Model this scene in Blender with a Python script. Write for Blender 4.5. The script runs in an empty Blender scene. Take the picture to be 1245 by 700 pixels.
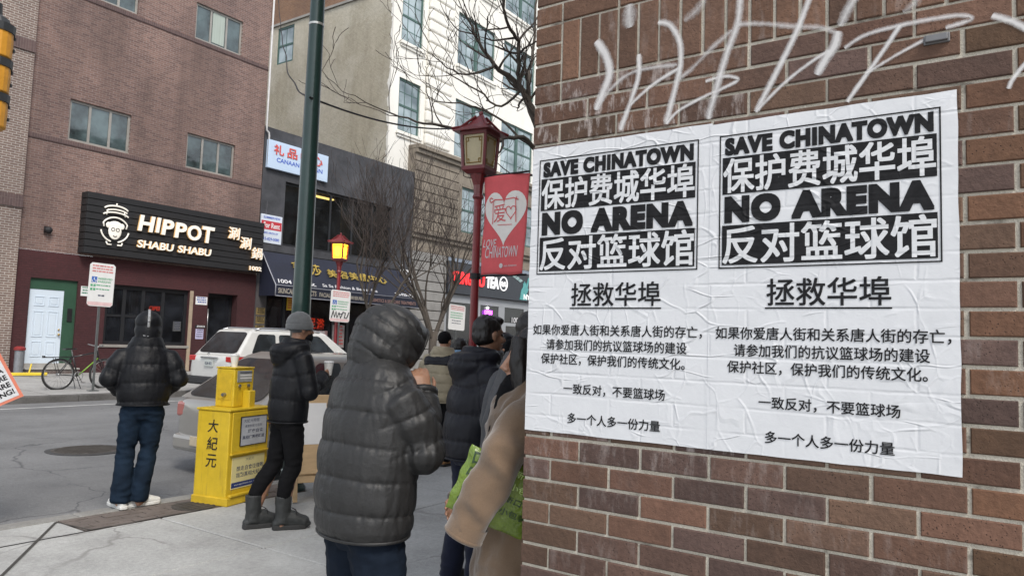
import bpy, math, random
import numpy as np
from mathutils import Vector, Matrix, noise as mnoise

scene = bpy.context.scene
COL = scene.collection
rad = math.radians
rnd = random.Random(11)

# ------------------------------------------------------------------ camera
cam_d = bpy.data.cameras.new("camera")
cam = bpy.data.objects.new("camera", cam_d)
COL.objects.link(cam)
cam_d.sensor_width = 36.0
cam_d.lens = 25.82
cam_d.clip_start = 0.05
cam_d.clip_end = 1200.0
cam.matrix_world = Matrix(((0.5639, -0.08106, -0.82185, 0.0),
                           (-0.82521, -0.01634, -0.56459, 0.0),
                           (0.03233, 0.99658, -0.0761, 1.57),
                           (0, 0, 0, 1)))
scene.camera = cam

# ------------------------------------------------------------------ sky, sun, exposure
SUN_EL, SUN_AZ = 50.0, 240.0          # azimuth of the sun, degrees from +X towards +Y
world = bpy.data.worlds.new("World")
scene.world = world
world.use_nodes = True
wn = world.node_tree
wn.nodes.clear()
w_out = wn.nodes.new("ShaderNodeOutputWorld")
w_bg = wn.nodes.new("ShaderNodeBackground")
w_sky = wn.nodes.new("ShaderNodeTexSky")
w_sky.sky_type = 'NISHITA'
w_sky.sun_disc = False
w_sky.sun_elevation = rad(SUN_EL)
w_sky.sun_rotation = rad(90 - SUN_AZ)
w_sky.air_density = 1.0
w_sky.dust_density = 1.0
w_sky.ozone_density = 1.0
w_hsv = wn.nodes.new("ShaderNodeHueSaturation")
w_hsv.inputs['Saturation'].default_value = 0.30
wn.links.new(w_sky.outputs[0], w_hsv.inputs['Color'])
wn.links.new(w_hsv.outputs[0], w_bg.inputs['Color'])
w_bg.inputs['Strength'].default_value = 0.14
wn.links.new(w_bg.outputs[0], w_out.inputs['Surface'])

sun_d = bpy.data.lights.new("sun", 'SUN')
sun = bpy.data.objects.new("sun", sun_d)
COL.objects.link(sun)
sun_d.energy = 1.6
sun_d.angle = rad(18)
sun_d.color = (1.0, 0.935, 0.85)
sdir = Vector((math.cos(rad(SUN_EL)) * math.cos(rad(SUN_AZ)), math.cos(rad(SUN_EL)) * math.sin(rad(SUN_AZ)), math.sin(rad(SUN_EL))))
sun.rotation_euler = sdir.to_track_quat('Z', 'Y').to_euler()
sun.location = (0, 0, 40)

vs = scene.view_settings
vs.view_transform = 'Standard'
vs.look = 'None'
vs.exposure = 0.86
vs.gamma = 1.0
vs.use_curve_mapping = False
scene.cycles.max_bounces = 8
scene.cycles.transparent_max_bounces = 24

# ------------------------------------------------------------------ materials
MATS = {}


def nodes_of(name):
    m = bpy.data.materials.new(name)
    m.use_nodes = True
    nt = m.node_tree
    b = nt.nodes["Principled BSDF"]
    return m, nt, b


def N(nt, kind, **kw):
    n = nt.nodes.new(kind)
    for k, v in kw.items():
        setattr(n, k, v)
    return n


def mixrgb(nt, fac, a, b, blend='MIX'):
    n = N(nt, "ShaderNodeMix", data_type='RGBA', blend_type=blend)
    for sock, val in ((n.inputs[0], fac), (n.inputs[6], a), (n.inputs[7], b)):
        if hasattr(val, 'is_output'):
            nt.links.new(val, sock)
        elif isinstance(val, (tuple, list)):
            sock.default_value = (*val[:3], 1)
        else:
            sock.default_value = val
    return n.outputs[2]


def math_n(nt, op, a, b=None, c=None):
    n = N(nt, "ShaderNodeMath", operation=op)
    for i, val in enumerate((a, b, c)):
        if val is None:
            continue
        if hasattr(val, 'is_output'):
            nt.links.new(val, n.inputs[i])
        else:
            n.inputs[i].default_value = val
    return n.outputs[0]


def ramp(nt, fac, p0, p1, c0=(0, 0, 0), c1=(1, 1, 1)):
    n = N(nt, "ShaderNodeValToRGB")
    n.color_ramp.elements[0].position = p0
    n.color_ramp.elements[1].position = p1
    n.color_ramp.elements[0].color = (*c0, 1)
    n.color_ramp.elements[1].color = (*c1, 1)
    nt.links.new(fac, n.inputs[0])
    return n.outputs[0]


def coords(nt, scale=(1, 1, 1), rot=(0, 0, 0), kind='Object'):
    tc = N(nt, "ShaderNodeTexCoord")
    mp = N(nt, "ShaderNodeMapping")
    mp.inputs['Scale'].default_value = scale
    mp.inputs['Rotation'].default_value = rot
    nt.links.new(tc.outputs[kind], mp.inputs[0])
    return mp.outputs[0]


def noise_t(nt, vec, scale, detail=4, rough=.55):
    n = N(nt, "ShaderNodeTexNoise")
    n.inputs['Scale'].default_value = scale
    n.inputs['Detail'].default_value = detail
    n.inputs['Roughness'].default_value = rough
    nt.links.new(vec, n.inputs['Vector'])
    return n.outputs['Fac']


def bump(nt, b, height, dist=.01, strength=1.0):
    n = N(nt, "ShaderNodeBump")
    n.inputs['Distance'].default_value = dist
    n.inputs['Strength'].default_value = strength
    nt.links.new(height, n.inputs['Height'])
    nt.links.new(n.outputs[0], b.inputs['Normal'])
    return n


def mat(name, rgb, rough=.6, metal=0.0, var=.18, scale=6.0, stretch=(1, 1, 1), bmp=0.0, bscale=None, emit=None, estr=0.0, spec=.5, coat=0.0, fine=True):
    if name in MATS:
        return MATS[name]
    m, nt, b = nodes_of(name)
    v = coords(nt, stretch)
    n1 = noise_t(nt, v, scale, 5, .6)
    lo = tuple(max(0, c * (1 - var)) for c in rgb)
    hi = tuple(min(1, c * (1 + var)) for c in rgb)
    c = ramp(nt, n1, .3, .7, lo, hi)
    if fine:
        n2 = noise_t(nt, v, scale * 9, 3, .6)
        c = mixrgb(nt, .25 if var > 0 else 0, c, ramp(nt, n2, .3, .7, lo, hi))
    nt.links.new(c, b.inputs['Base Color'])
    b.inputs['Roughness'].default_value = rough
    b.inputs['Metallic'].default_value = metal
    b.inputs['Specular IOR Level'].default_value = spec
    b.inputs['Coat Weight'].default_value = coat
    if emit:
        b.inputs['Emission Color'].default_value = (*emit, 1)
        b.inputs['Emission Strength'].default_value = estr
    if bmp:
        bump(nt, b, noise_t(nt, v, bscale or scale * 6, 4, .6), bmp)
    MATS[name] = m
    return m


def worn_paint(name, rgb, dirt, rough=.42, coat=.2):
    """enamel with rubbed patches, drips and fine scratches"""
    m, nt, b = nodes_of(name)
    v = coords(nt)
    n1 = noise_t(nt, v, 5, 5, .65)
    n2 = noise_t(nt, coords(nt, (1, 1, .12)), 22, 4, .7)
    n3 = noise_t(nt, coords(nt, (1, 1, 6)), 40, 3, .7)
    c = ramp(nt, n1, .3, .75, tuple(x * .82 for x in rgb), tuple(x * 1.06 for x in rgb))
    c = mixrgb(nt, math_n(nt, 'MULTIPLY', ramp(nt, n2, .56, .74), .55), c, dirt)
    c = mixrgb(nt, math_n(nt, 'MULTIPLY', ramp(nt, n3, .66, .72), .5), c, dirt)
    nt.links.new(c, b.inputs['Base Color'])
    nt.links.new(ramp(nt, n1, .3, .7, (rough * .8,) * 3, (min(1, rough * 1.4),) * 3), b.inputs['Roughness'])
    b.inputs['Coat Weight'].default_value = coat
    bump(nt, b, n1, .003)
    return m


def glass_mat(name, tint=(.02, .025, .03), alpha=1.0, rough=.06, spec=.7):
    """window glass; alpha below one lets part of the room behind show through"""
    if name in MATS:
        return MATS[name]
    m, nt, b = nodes_of(name)
    v = coords(nt)
    n1 = noise_t(nt, v, 1.3, 5, .6)
    nt.links.new(ramp(nt, n1, .36, .66, tuple(c * .35 for c in tint), tuple(c * 1.9 for c in tint)), b.inputs['Base Color'])  # uneven tint painted in to suggest reflections on the pane
    b.inputs['Roughness'].default_value = rough
    b.inputs['Specular IOR Level'].default_value = spec
    b.inputs['Alpha'].default_value = alpha
    bump(nt, b, noise_t(nt, v, 1.6, 2, .5), .004)
    MATS[name] = m
    return m


def brick_mat(name, c1, c2, mortar, axis='xz', bw=.203, bh=.0672, ms=.010, stain=.25, dark=(.1, .07, .07), off=.5, bias=0.0, bdist=.006):
    if name in MATS:
        return MATS[name]
    m, nt, b = nodes_of(name)
    tc = N(nt, "ShaderNodeTexCoord")
    sp = N(nt, "ShaderNodeSeparateXYZ")
    nt.links.new(tc.outputs['Object'], sp.inputs[0])
    cb = N(nt, "ShaderNodeCombineXYZ")
    nt.links.new(sp.outputs['X' if axis == 'xz' else 'Y'], cb.inputs[0])
    nt.links.new(sp.outputs['Z'], cb.inputs[1])
    bt = N(nt, "ShaderNodeTexBrick", offset=off)
    bt.inputs['Color1'].default_value = (*c1, 1)
    bt.inputs['Color2'].default_value = (*c2, 1)
    bt.inputs['Mortar'].default_value = (*mortar, 1)
    bt.inputs['Scale'].default_value = 1.0
    bt.inputs['Mortar Size'].default_value = ms / 2
    bt.inputs['Mortar Smooth'].default_value = .15
    bt.inputs['Bias'].default_value = bias
    bt.inputs['Brick Width'].default_value = bw
    bt.inputs['Row Height'].default_value = bh
    nt.links.new(cb.outputs[0], bt.inputs['Vector'])
    v = coords(nt, (1, 1, .22))
    st = noise_t(nt, v, .55, 5, .6)
    v2 = coords(nt)
    fine = noise_t(nt, v2, 14, 4, .6)
    c = mixrgb(nt, math_n(nt, 'MULTIPLY', ramp(nt, st, .42, .68), stain), bt.outputs['Color'], dark)
    c = mixrgb(nt, .35, c, ramp(nt, fine, .3, .7, (.35, .35, .35), (1, 1, 1)), 'MULTIPLY')
    big = noise_t(nt, v2, .35, 3, .5)
    c = mixrgb(nt, .75, c, ramp(nt, big, .3, .7, (.66, .66, .68), (1.12, 1.1, 1.06)), 'MULTIPLY')
    nt.links.new(c, b.inputs['Base Color'])
    b.inputs['Roughness'].default_value = .85
    h = math_n(nt, 'SUBTRACT', 1.0, bt.outputs['Fac'])
    h = math_n(nt, 'ADD', h, math_n(nt, 'MULTIPLY', fine, .3))
    bump(nt, b, h, bdist)
    MATS[name] = m
    return m


# ------------------------------------------------------------------ mesh helpers
WM = {}


def world_of(o):
    return WM.get(o, Matrix.Identity(4))


class MB:
    """collects simple solids and links them as one mesh object"""

    def __init__(s, M=None):
        s.v = []
        s.f = []
        s.M = M
        s.attr = []

    def add(s, vs_, fs, a=None):
        k = len(s.v)
        for p in vs_:
            p = Vector(p)
            s.v.append(tuple(s.M @ p if s.M else p))
        for f_ in fs:
            s.f.append(tuple(i + k for i in f_))
            s.attr.append(a)
        return s

    def box(s, a, b, M=None, at=None):
        x0, y0, z0 = (min(a[i], b[i]) for i in range(3))
        x1, y1, z1 = (max(a[i], b[i]) for i in range(3))
        vs_ = [(x0, y0, z0), (x1, y0, z0), (x1, y1, z0), (x0, y1, z0), (x0, y0, z1), (x1, y0, z1), (x1, y1, z1), (x0, y1, z1)]
        if M:
            vs_ = [M @ Vector(p) for p in vs_]
        return s.add(vs_, [(0, 3, 2, 1), (4, 5, 6, 7), (0, 1, 5, 4), (1, 2, 6, 5), (2, 3, 7, 6), (3, 0, 4, 7)], at)

    def tube(s, pts, r, seg=10, cap=True, squash=None, ref=None):
        """round tube through pts; r one radius or one per point or (ra, rb) pairs"""
        pts = [Vector(p) for p in pts]
        n = len(pts)
        rr = r if isinstance(r, (list, tuple)) and len(r) == n and n > 1 else [r] * n
        rings = []
        prev = None
        for i, p in enumerate(pts):
            t = (pts[min(i + 1, n - 1)] - pts[max(i - 1, 0)])
            t.normalize()
            if prev is None:
                u = Vector(ref) if ref else (Vector((0, 0, 1)) if abs(t.z) < .9 else Vector((1, 0, 0)))
            else:
                u = prev
            u = u - t * u.dot(t)
            if u.length < 1e-6:
                u = t.orthogonal()
            u.normalize()
            w = t.cross(u)
            prev = u
            ra, rb = rr[i] if isinstance(rr[i], (list, tuple)) else (rr[i], rr[i])
            rings.append([p + u * (ra * math.cos(2 * math.pi * k / seg)) + w * (rb * math.sin(2 * math.pi * k / seg)) for k in range(seg)])
        vs_ = [q for ring in rings for q in ring]
        fs = []
        for i in range(n - 1):
            for k in range(seg):
                k2 = (k + 1) % seg
                fs.append((i * seg + k, i * seg + k2, (i + 1) * seg + k2, (i + 1) * seg + k))
        if cap:
            fs.append(tuple(reversed(range(seg))))
            fs.append(tuple((n - 1) * seg + k for k in range(seg)))
        return s.add(vs_, fs)

    def ball(s, c, r, seg=12, rings=8, M=None):
        rx, ry, rz = r if isinstance(r, (tuple, list)) else (r, r, r)
        c = Vector(c)
        vs_ = [Vector((0, 0, rz))]
        for i in range(1, rings):
            th = math.pi * i / rings
            for k in range(seg):
                ph = 2 * math.pi * k / seg
                vs_.append(Vector((rx * math.sin(th) * math.cos(ph), ry * math.sin(th) * math.sin(ph), rz * math.cos(th))))
        vs_.append(Vector((0, 0, -rz)))
        fs = [(0, 1 + k, 1 + (k + 1) % seg) for k in range(seg)]
        for i in range(rings - 2):
            for k in range(seg):
                a = 1 + i * seg + k
                b = 1 + i * seg + (k + 1) % seg
                fs.append((a, a + seg, b + seg, b))
        last = len(vs_) - 1
        fs += [(last, 1 + (rings - 2) * seg + (k + 1) % seg, 1 + (rings - 2) * seg + k) for k in range(seg)]
        return s.add([(M @ p if M else p) + c for p in vs_], fs)

    def prism(s, poly, o, ax, ay, d):
        """polygon in the plane o + a*ax + b*ay pushed out by vector d"""
        o, ax, ay, d = Vector(o), Vector(ax), Vector(ay), Vector(d)
        n = len(poly)
        base = [o + ax * a + ay * b for a, b in poly]
        fs = [tuple(range(n)), tuple(reversed(range(n, 2 * n)))]
        for i in range(n):
            j = (i + 1) % n
            fs.append((j, i, n + i, n + j))
        return s.add(base + [p + d for p in base], fs)

    def lathe(s, prof, c=(0, 0, 0), seg=20, square=None):
        """prof [(r, z)...] round a vertical axis; square = number of sides with a flat facing"""
        k = square or seg
        off = math.pi / k if square else 0
        c = Vector(c)
        vs_ = []
        for r, z in prof:
            for i in range(k):
                a = 2 * math.pi * i / k + off
                vs_.append(c + Vector((r * math.cos(a), r * math.sin(a), z)))
        fs = []
        for i in range(len(prof) - 1):
            for j in range(k):
                j2 = (j + 1) % k
                fs.append((i * k + j, i * k + j2, (i + 1) * k + j2, (i + 1) * k + j))
        fs.append(tuple(reversed(range(k))))
        fs.append(tuple((len(prof) - 1) * k + j for j in range(k)))
        return s.add(vs_, fs)

    def quad(s, *p):
        return s.add(p, [tuple(range(len(p)))])

    def build(s, name, m, parent=None, world=False, smooth=False, bevel=0.0, fix=True):
        me = bpy.data.meshes.new(name)
        vv = s.v
        if world and parent is not None:
            inv = world_of(parent).inverted()
            vv = [tuple(inv @ Vector(p)) for p in vv]
        me.from_pydata(vv, [], s.f)
        if fix:
            import bmesh
            bm = bmesh.new()
            bm.from_mesh(me)
            bmesh.ops.recalc_face_normals(bm, faces=bm.faces)
            bm.to_mesh(me)
            bm.free()
        me.materials.append(m)
        if smooth:
            me.polygons.foreach_set("use_smooth", [True] * len(me.polygons))
        o = bpy.data.objects.new(name, me)
        COL.objects.link(o)
        if parent is not None:
            o.parent = parent
            WM[o] = world_of(parent)
        if bevel:
            bv = o.modifiers.new("bevel", 'BEVEL')
            bv.width = bevel
            bv.segments = 2
            bv.limit_method = 'ANGLE'
            bv.harden_normals = False
        return o


def tag(o, label, cat=None, group=None, kind=None):
    o['label'] = label
    if cat:
        o['category'] = cat
    if group:
        o['group'] = group
    if kind:
        o['kind'] = kind
    return o


def thing(name, label, cat, loc=(0, 0, 0), rz=0.0, group=None):
    o = bpy.data.objects.new(name, None)
    o.empty_display_size = .2
    COL.objects.link(o)
    o.location = loc
    o.rotation_euler = (0, 0, rz)
    WM[o] = Matrix.Translation(Vector(loc)) @ Matrix.Rotation(rz, 4, 'Z')
    tag(o, label, cat, group)
    return o


def struct(name, mb, m, smooth=False):
    o = mb.build(name, m, smooth=smooth)
    o['kind'] = 'structure'
    return o


_TXT = {}


def text_raw(body, bold=0.0, shear=0.0, spacing=1.0, depth=0.0, res=4, bev=0.0):
    key = (body, bold, shear, spacing, depth, res, bev)
    if key in _TXT:
        return _TXT[key]
    cu = bpy.data.curves.new('lettering', 'FONT')
    cu.body = body
    cu.size = 1
    cu.offset = bold
    cu.shear = shear
    cu.space_character = spacing
    cu.resolution_u = res
    o = bpy.data.objects.new('lettering', cu)
    COL.objects.link(o)
    dg = bpy.context.evaluated_depsgraph_get()
    me = bpy.data.meshes.new_from_object(o.evaluated_get(dg))
    v = np.array([p.co[:] for p in me.vertices]).reshape(-1, 3)
    f_ = [tuple(p.vertices) for p in me.polygons]
    bpy.data.objects.remove(o)
    bpy.data.curves.remove(cu)
    bpy.data.meshes.remove(me)
    _TXT[key] = (v, f_)
    return v, f_


def text(mb, body, o, ax, ay, x0, y0, w, h, lift=0.0, depth=0.0, fat=0.0, **kw):
    """flat lettering fitted to the rectangle x0,y0,w,h of the plane o,ax,ay; depth pushes a solid out"""
    if fat:
        # heavier strokes: the outline laid again round a small square, each layer a hair above the last
        for k in range(8):
            q = ((1, 0), (1, 1), (0, 1), (-1, 1), (-1, 0), (-1, -1), (0, -1), (1, -1))[k]
            text(mb, body, Vector(o) + Vector(ax) * (fat * q[0]) + Vector(ay) * (fat * q[1]), ax, ay, x0 + fat, y0 + fat,
                 (w - 2 * fat) if w else w, h - 2 * fat, lift=lift + k * .00002, **kw)
        return mb
    v, f_ = text_raw(body, **kw)
    if not len(v):
        return mb
    mn, mx = v.min(0), v.max(0)
    sx = w / max(1e-6, mx[0] - mn[0]) if w else None
    sy = h / max(1e-6, mx[1] - mn[1])
    if sx is None:
        sx = sy
    o, ax, ay = Vector(o), Vector(ax), Vector(ay)
    n = ax.cross(ay)
    pts = [o + ax * (x0 + (p[0] - mn[0]) * sx) + ay * (y0 + (p[1] - mn[1]) * sy) + n * (lift + depth) for p in v]
    if depth:
        k = len(pts)
        back = [p - n * depth for p in pts]
        edges = {}
        for f in f_:
            for i in range(len(f)):
                a, b = f[i], f[(i + 1) % len(f)]
                edges[(a, b)] = edges.get((a, b), 0) + 1
        side = [(b, a, a + k, b + k) for (a, b) in edges if (b, a) not in edges]
        return mb.add(pts + back, list(f_) + side)
    return mb.add(pts, f_)


def wall_mb(x0, x1, z0, z1, y, holes, depth=.25, mb=None, axis='x', flip=1):
    """a wall face with openings and reveals; axis 'x' runs along X at Y=y facing -Y, 'y' runs along Y at X=y facing -X"""
    mb = mb or MB()
    xs = sorted({x0, x1, *[h[0] for h in holes], *[h[2] for h in holes]})
    zs = sorted({z0, z1, *[h[1] for h in holes], *[h[3] for h in holes]})
    xs = [x for x in xs if x0 <= x <= x1]
    zs = [z for z in zs if z0 <= z <= z1]

    def P(a, d, z):
        return (a, y + d, z) if axis == 'x' else (y + d, a, z)
    for i in range(len(xs) - 1):
        for j in range(len(zs) - 1):
            cx_, cz = (xs[i] + xs[i + 1]) / 2, (zs[j] + zs[j + 1]) / 2
            if any(h[0] < cx_ < h[2] and h[1] < cz < h[3] for h in holes):
                continue
            q = [P(xs[i], 0, zs[j]), P(xs[i + 1], 0, zs[j]), P(xs[i + 1], 0, zs[j + 1]), P(xs[i], 0, zs[j + 1])]
            mb.quad(*(q if axis == 'x' else q[::-1]))
    for h in holes:
        a, b, c, d = h
        for (p, q) in (((a, b), (c, b)), ((c, b), (c, d)), ((c, d), (a, d)), ((a, d), (a, b))):
            mb.quad(P(p[0], 0, p[1]), P(q[0], 0, q[1]), P(q[0], depth, q[1]), P(p[0], depth, p[1]))
    return mb


def smooth_noise(p, s):
    return mnoise.noise(Vector((p[0] * s, p[1] * s, p[2] * s)))
# ================================================================== SETTING
FZ = 0.32                     # far pavement level at the facades
F = 22.8                      # plane of the facades across the street
KERB_N, KERB_F = 6.72, 16.8


def road_z(y):
    return -.14 + .17 * (y - KERB_N) / (KERB_F - KERB_N)


def far_z(y):
    return .17 + .15 * (y - KERB_F) / (F - KERB_F)


def ground_mat(name, rgb, var, scale, stretch=(1, 1, 1), dark=(.02, .02, .02), stain=.3, speck=.3, rough=.9):
    m, nt, b = nodes_of(name)
    v = coords(nt, stretch)
    v1 = coords(nt)
    n1 = noise_t(nt, v, scale, 6, .6)
    c = ramp(nt, n1, .3, .7, tuple(c * (1 - var) for c in rgb), tuple(c * (1 + var) for c in rgb))
    n2 = noise_t(nt, v1, 130, 2, .7)
    c = mixrgb(nt, speck, c, ramp(nt, n2, .35, .65, (.25, .25, .25), (1.0, 1.0, 1.0)), 'MULTIPLY')
    n4 = noise_t(nt, v1, 28, 4, .7)
    c = mixrgb(nt, .55, c, ramp(nt, n4, .33, .67, (.68, .68, .68), (1.12, 1.12, 1.12)), 'MULTIPLY')
    n3 = noise_t(nt, v1, 1.1, 6, .65)
    c = mixrgb(nt, math_n(nt, 'MULTIPLY', ramp(nt, n3, .5, .75), stain), c, dark)
    vo = N(nt, "ShaderNodeTexVoronoi")
    vo.inputs['Scale'].default_value = 3.3
    nt.links.new(v1, vo.inputs['Vector'])
    spots = ramp(nt, vo.outputs['Distance'], .035, .06, (1, 1, 1), (0, 0, 0))
    c = mixrgb(nt, math_n(nt, 'MULTIPLY', spots, .35), c, dark)
    # hairline cracks, only here and there
    dn = N(nt, "ShaderNodeTexNoise")
    dn.inputs['Scale'].default_value = 1.7
    dn.inputs['Detail'].default_value = 5
    nt.links.new(v1, dn.inputs['Vector'])
    vm = N(nt, "ShaderNodeVectorMath", operation='MULTIPLY_ADD')
    nt.links.new(dn.outputs['Color'], vm.inputs[0])
    vm.inputs[1].default_value = (.7, .7, 0)
    nt.links.new(v1, vm.inputs[2])
    ve = N(nt, "ShaderNodeTexVoronoi", feature='DISTANCE_TO_EDGE')
    ve.inputs['Scale'].default_value = .45
    nt.links.new(vm.outputs[0], ve.inputs['Vector'])
    crack = ramp(nt, ve.outputs['Distance'], .002, .006, (1, 1, 1), (0, 0, 0))
    crack = math_n(nt, 'MULTIPLY', crack, ramp(nt, noise_t(nt, v1, .4, 2, .5), .48, .56))
    c = mixrgb(nt, math_n(nt, 'MULTIPLY', crack, .75), c, dark)
    big_ = noise_t(nt, v1, .33, 5, .6)
    c = mixrgb(nt, .5, c, ramp(nt, big_, .35, .65, (.80, .80, .80), (1.08, 1.08, 1.08)), 'MULTIPLY')
    nt.links.new(c, b.inputs['Base Color'])
    b.inputs['Roughness'].default_value = rough
    bump(nt, b, math_n(nt, 'ADD', math_n(nt, 'MULTIPLY', n2, .6), n1), .006)
    return m


m_asphalt = ground_mat("asphalt", (.205, .208, .212), .2, .8, (.22, 1, 1), (.05, .05, .055), .4, .45)
m_conc = ground_mat("pavement_concrete", (.46, .465, .455), .13, 1.6, (1, 1, 1), (.19, .185, .18), .55, .28)
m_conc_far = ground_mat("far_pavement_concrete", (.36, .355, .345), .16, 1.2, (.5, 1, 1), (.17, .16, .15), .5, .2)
m_kerb = ground_mat("kerb_stone", (.30, .295, .28), .2, 3, (1, 1, 1), (.1, .095, .09), .5, .3)
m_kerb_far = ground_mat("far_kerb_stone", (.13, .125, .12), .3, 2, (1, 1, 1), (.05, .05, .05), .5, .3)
m_joint = mat("joint_dirt", (.05, .047, .043), .95, var=.3, scale=8)
m_line = mat("road_paint", (.5, .5, .49), .8, var=.35, scale=3, bmp=.002)

struct('ground', MB().quad((-400, -400, -.3), (500, -400, -.3), (500, 500, -.3), (-400, 500, -.3)), ground_mat("ground_dirt", (.12, .115, .11), .2, .3))
g = MB()
for x in range(-80, 140, 20):
    g.quad((x, KERB_N, road_z(KERB_N)), (x + 20, KERB_N, road_z(KERB_N)), (x + 20, KERB_F, road_z(KERB_F)), (x, KERB_F, road_z(KERB_F)))
struct('road', g, m_asphalt)
g = MB()
for (ya, yb) in ((15.93, 16.02),):
    g.quad((-80, ya, road_z(ya) + .004), (140, ya, road_z(ya) + .004), (140, yb, road_z(yb) + .004), (-80, yb, road_z(yb) + .004))
struct('road_marking', g, m_line)

# near pavement: a dirt bed and separate flags with open joints
struct('pavement_bed', MB().box((-80, -30, -.28), (140, KERB_N - .17, -.012)), m_joint)
g = MB()
yj = [-30, -12, -6, -3.2, -1.6, -.05, 1.5, 3.07, 4.66, 6.05, KERB_N - .175]
xj = [-80, -30, -12, -8, -5.5, -3.9, -2.3, -.7, .85, 2.05, 3.62, 5.2, 6.8, 8.4, 10, 11.6, 13.2, 15, 17, 19, 22, 25, 30, 40, 60, 140]
r2 = random.Random(5)
for i in range(len(xj) - 1):
    for j in range(len(yj) - 1):
        x0, x1, y0, y1 = xj[i] + .008, xj[i + 1] - .008, yj[j] + .008, yj[j + 1] - .008
        if yj[j] > 6 and 2.0 < (xj[i] + xj[i + 1]) / 2 < 5.2:
            continue
        dz = r2.uniform(-.003, 0)
        c = .008
        g.add([(x0, y0, -.03), (x1, y0, -.03), (x1, y1, -.03), (x0, y1, -.03),
               (x0, y0, dz - c), (x1, y0, dz - c), (x1, y1, dz - c), (x0, y1, dz - c),
               (x0 + c, y0 + c, dz), (x1 - c, y0 + c, dz), (x1 - c, y1 - c, dz), (x0 + c, y1 - c, dz)],
              [(0, 1, 5, 4), (1, 2, 6, 5), (2, 3, 7, 6), (3, 0, 4, 7), (4, 5, 9, 8), (5, 6, 10, 9), (6, 7, 11, 10), (7, 4, 8, 11), (8, 9, 10, 11)])
g.quad((2.06, 6.06, -.002), (3.0, 6.06, -.002), (3.0, 6.54, -.002), (2.06, 6.54, -.002))
struct('pavement', g, m_conc)
# brick paver strip beside the kerb
g = MB()
yy = 6.06
row = 0
while yy < 6.52:
    xx = 3.02 - (.1 if row % 2 else 0)
    while xx < 5.2:
        a, b = max(xx, 3.02), min(xx + .198, 5.19)
        if b - a > .03:
            dz = r2.uniform(-.006, .002)
            g.box((a + .003, yy + .003, -.04), (b - .003, min(yy + .097, 6.54), dz))
        xx += .202
    yy += .1
    row += 1
pav = struct('brick_paving', g, mat("paver_brick", (.135, .112, .10), .9, var=.35, scale=5, bmp=.01))
# the ramp joint and cracks in the concrete
g = MB()
for (a, b, w) in (((1.55, 4.5), (2.99, 6.5), .011), ((3.0, 6.06), (4.12, 6.06), .006), ((3.05, 6.05), (2.99, 6.5), .006)):
    d = Vector((b[0] - a[0], b[1] - a[1], 0)).normalized()
    nrm = Vector((-d.y, d.x, 0)) * w
    A, B = Vector((*a, .0025)), Vector((*b, .0025))
    g.quad(A - nrm, B - nrm, B + nrm, A + nrm)
struct('pavement_joint', g, m_joint)
g = MB()
x = -80
while x < 140:
    L = 1.6 if -10 < x < 30 else 10
    g.box((x + .004, KERB_N - .165, -.3), (x + L - .004, KERB_N, .002))
    x += L
o = struct('kerb', g, m_kerb)
bv = o.modifiers.new("bevel", 'BEVEL')
bv.width, bv.segments = .015, 2
g = MB()
x = -80
while x < 140:
    L = 2.0 if -10 < x < 50 else 10
    g.box((x + .004, KERB_F, -.2), (x + L - .004, KERB_F + .16, .172))
    x += L
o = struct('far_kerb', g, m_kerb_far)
bv = o.modifiers.new("bevel", 'BEVEL')
bv.width, bv.segments = .015, 2
g = MB()
x = -80.0
while x < 140:
    L = 1.5 if -6 < x < 40 else 8
    ys = [KERB_F + .165, 18.6, 20.1, 21.6, F + .4]
    for a, b in zip(ys, ys[1:]):
        g.quad((x + .006, a + .006, far_z(a)), (x + L - .006, a + .006, far_z(a)), (x + L - .006, b - .006, far_z(b)), (x + .006, b - .006, far_z(b)))
    x += L
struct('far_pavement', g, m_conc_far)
struct('far_pavement_bed', MB().add([(-80, KERB_F + .16, .155), (140, KERB_F + .16, .155), (140, F + .5, .31), (-80, F + .5, .31)], [(0, 1, 2, 3)]), m_joint)

# ================================================================== CORNER BRICK BUILDING
XW = 2.0
YC = 1.308
corner = thing('brick_building', 'brown brick corner wall close to the viewer carrying two posters and white graffiti', 'building', (XW, YC, 0))

m_bk, nt, b = nodes_of("wall_brick")
at = N(nt, "ShaderNodeAttribute", attribute_name="brick")
v = coords(nt)
n_sp = N(nt, "ShaderNodeTexVoronoi")
n_sp.inputs['Scale'].default_value = 120
nt.links.new(v, n_sp.inputs['Vector'])
spk = ramp(nt, n_sp.outputs['Distance'], .10, .22, (1, 1, 1), (0, 0, 0))
n_f = noise_t(nt, v, 60, 5, .65)
n_m = noise_t(nt, v, 9, 4, .6)
spk = math_n(nt, 'MULTIPLY', spk, ramp(nt, n_m, .42, .6))
c = mixrgb(nt, .55, at.outputs['Color'], ramp(nt, n_m, .3, .7, (.62, .6, .6), (1.25, 1.2, 1.15)), 'MULTIPLY')
c = mixrgb(nt, .35, c, ramp(nt, n_f, .3, .7, (.45, .45, .45), (1.2, 1.2, 1.2)), 'MULTIPLY')
c = mixrgb(nt, math_n(nt, 'MULTIPLY', spk, .75), c, (.025, .018, .016))
# pale bloom left by old paste and rain, only on bricks that carry it
v_st = coords(nt, (1, 1, .3))
n_w = noise_t(nt, v_st, 30, 5, .7)
bloom = math_n(nt, 'MULTIPLY', ramp(nt, n_w, .5, .68), at.outputs['Alpha'])
c = mixrgb(nt, bloom, c, (.50, .45, .43))
nt.links.new(c, b.inputs['Base Color'])
b.inputs['Roughness'].default_value = .82
b.inputs['Specular IOR Level'].default_value = .3
h = math_n(nt, 'SUBTRACT', math_n(nt, 'ADD', n_f, math_n(nt, 'MULTIPLY', n_m, .5)), math_n(nt, 'MULTIPLY', spk, .7))
bump(nt, b, h, .004)

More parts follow.
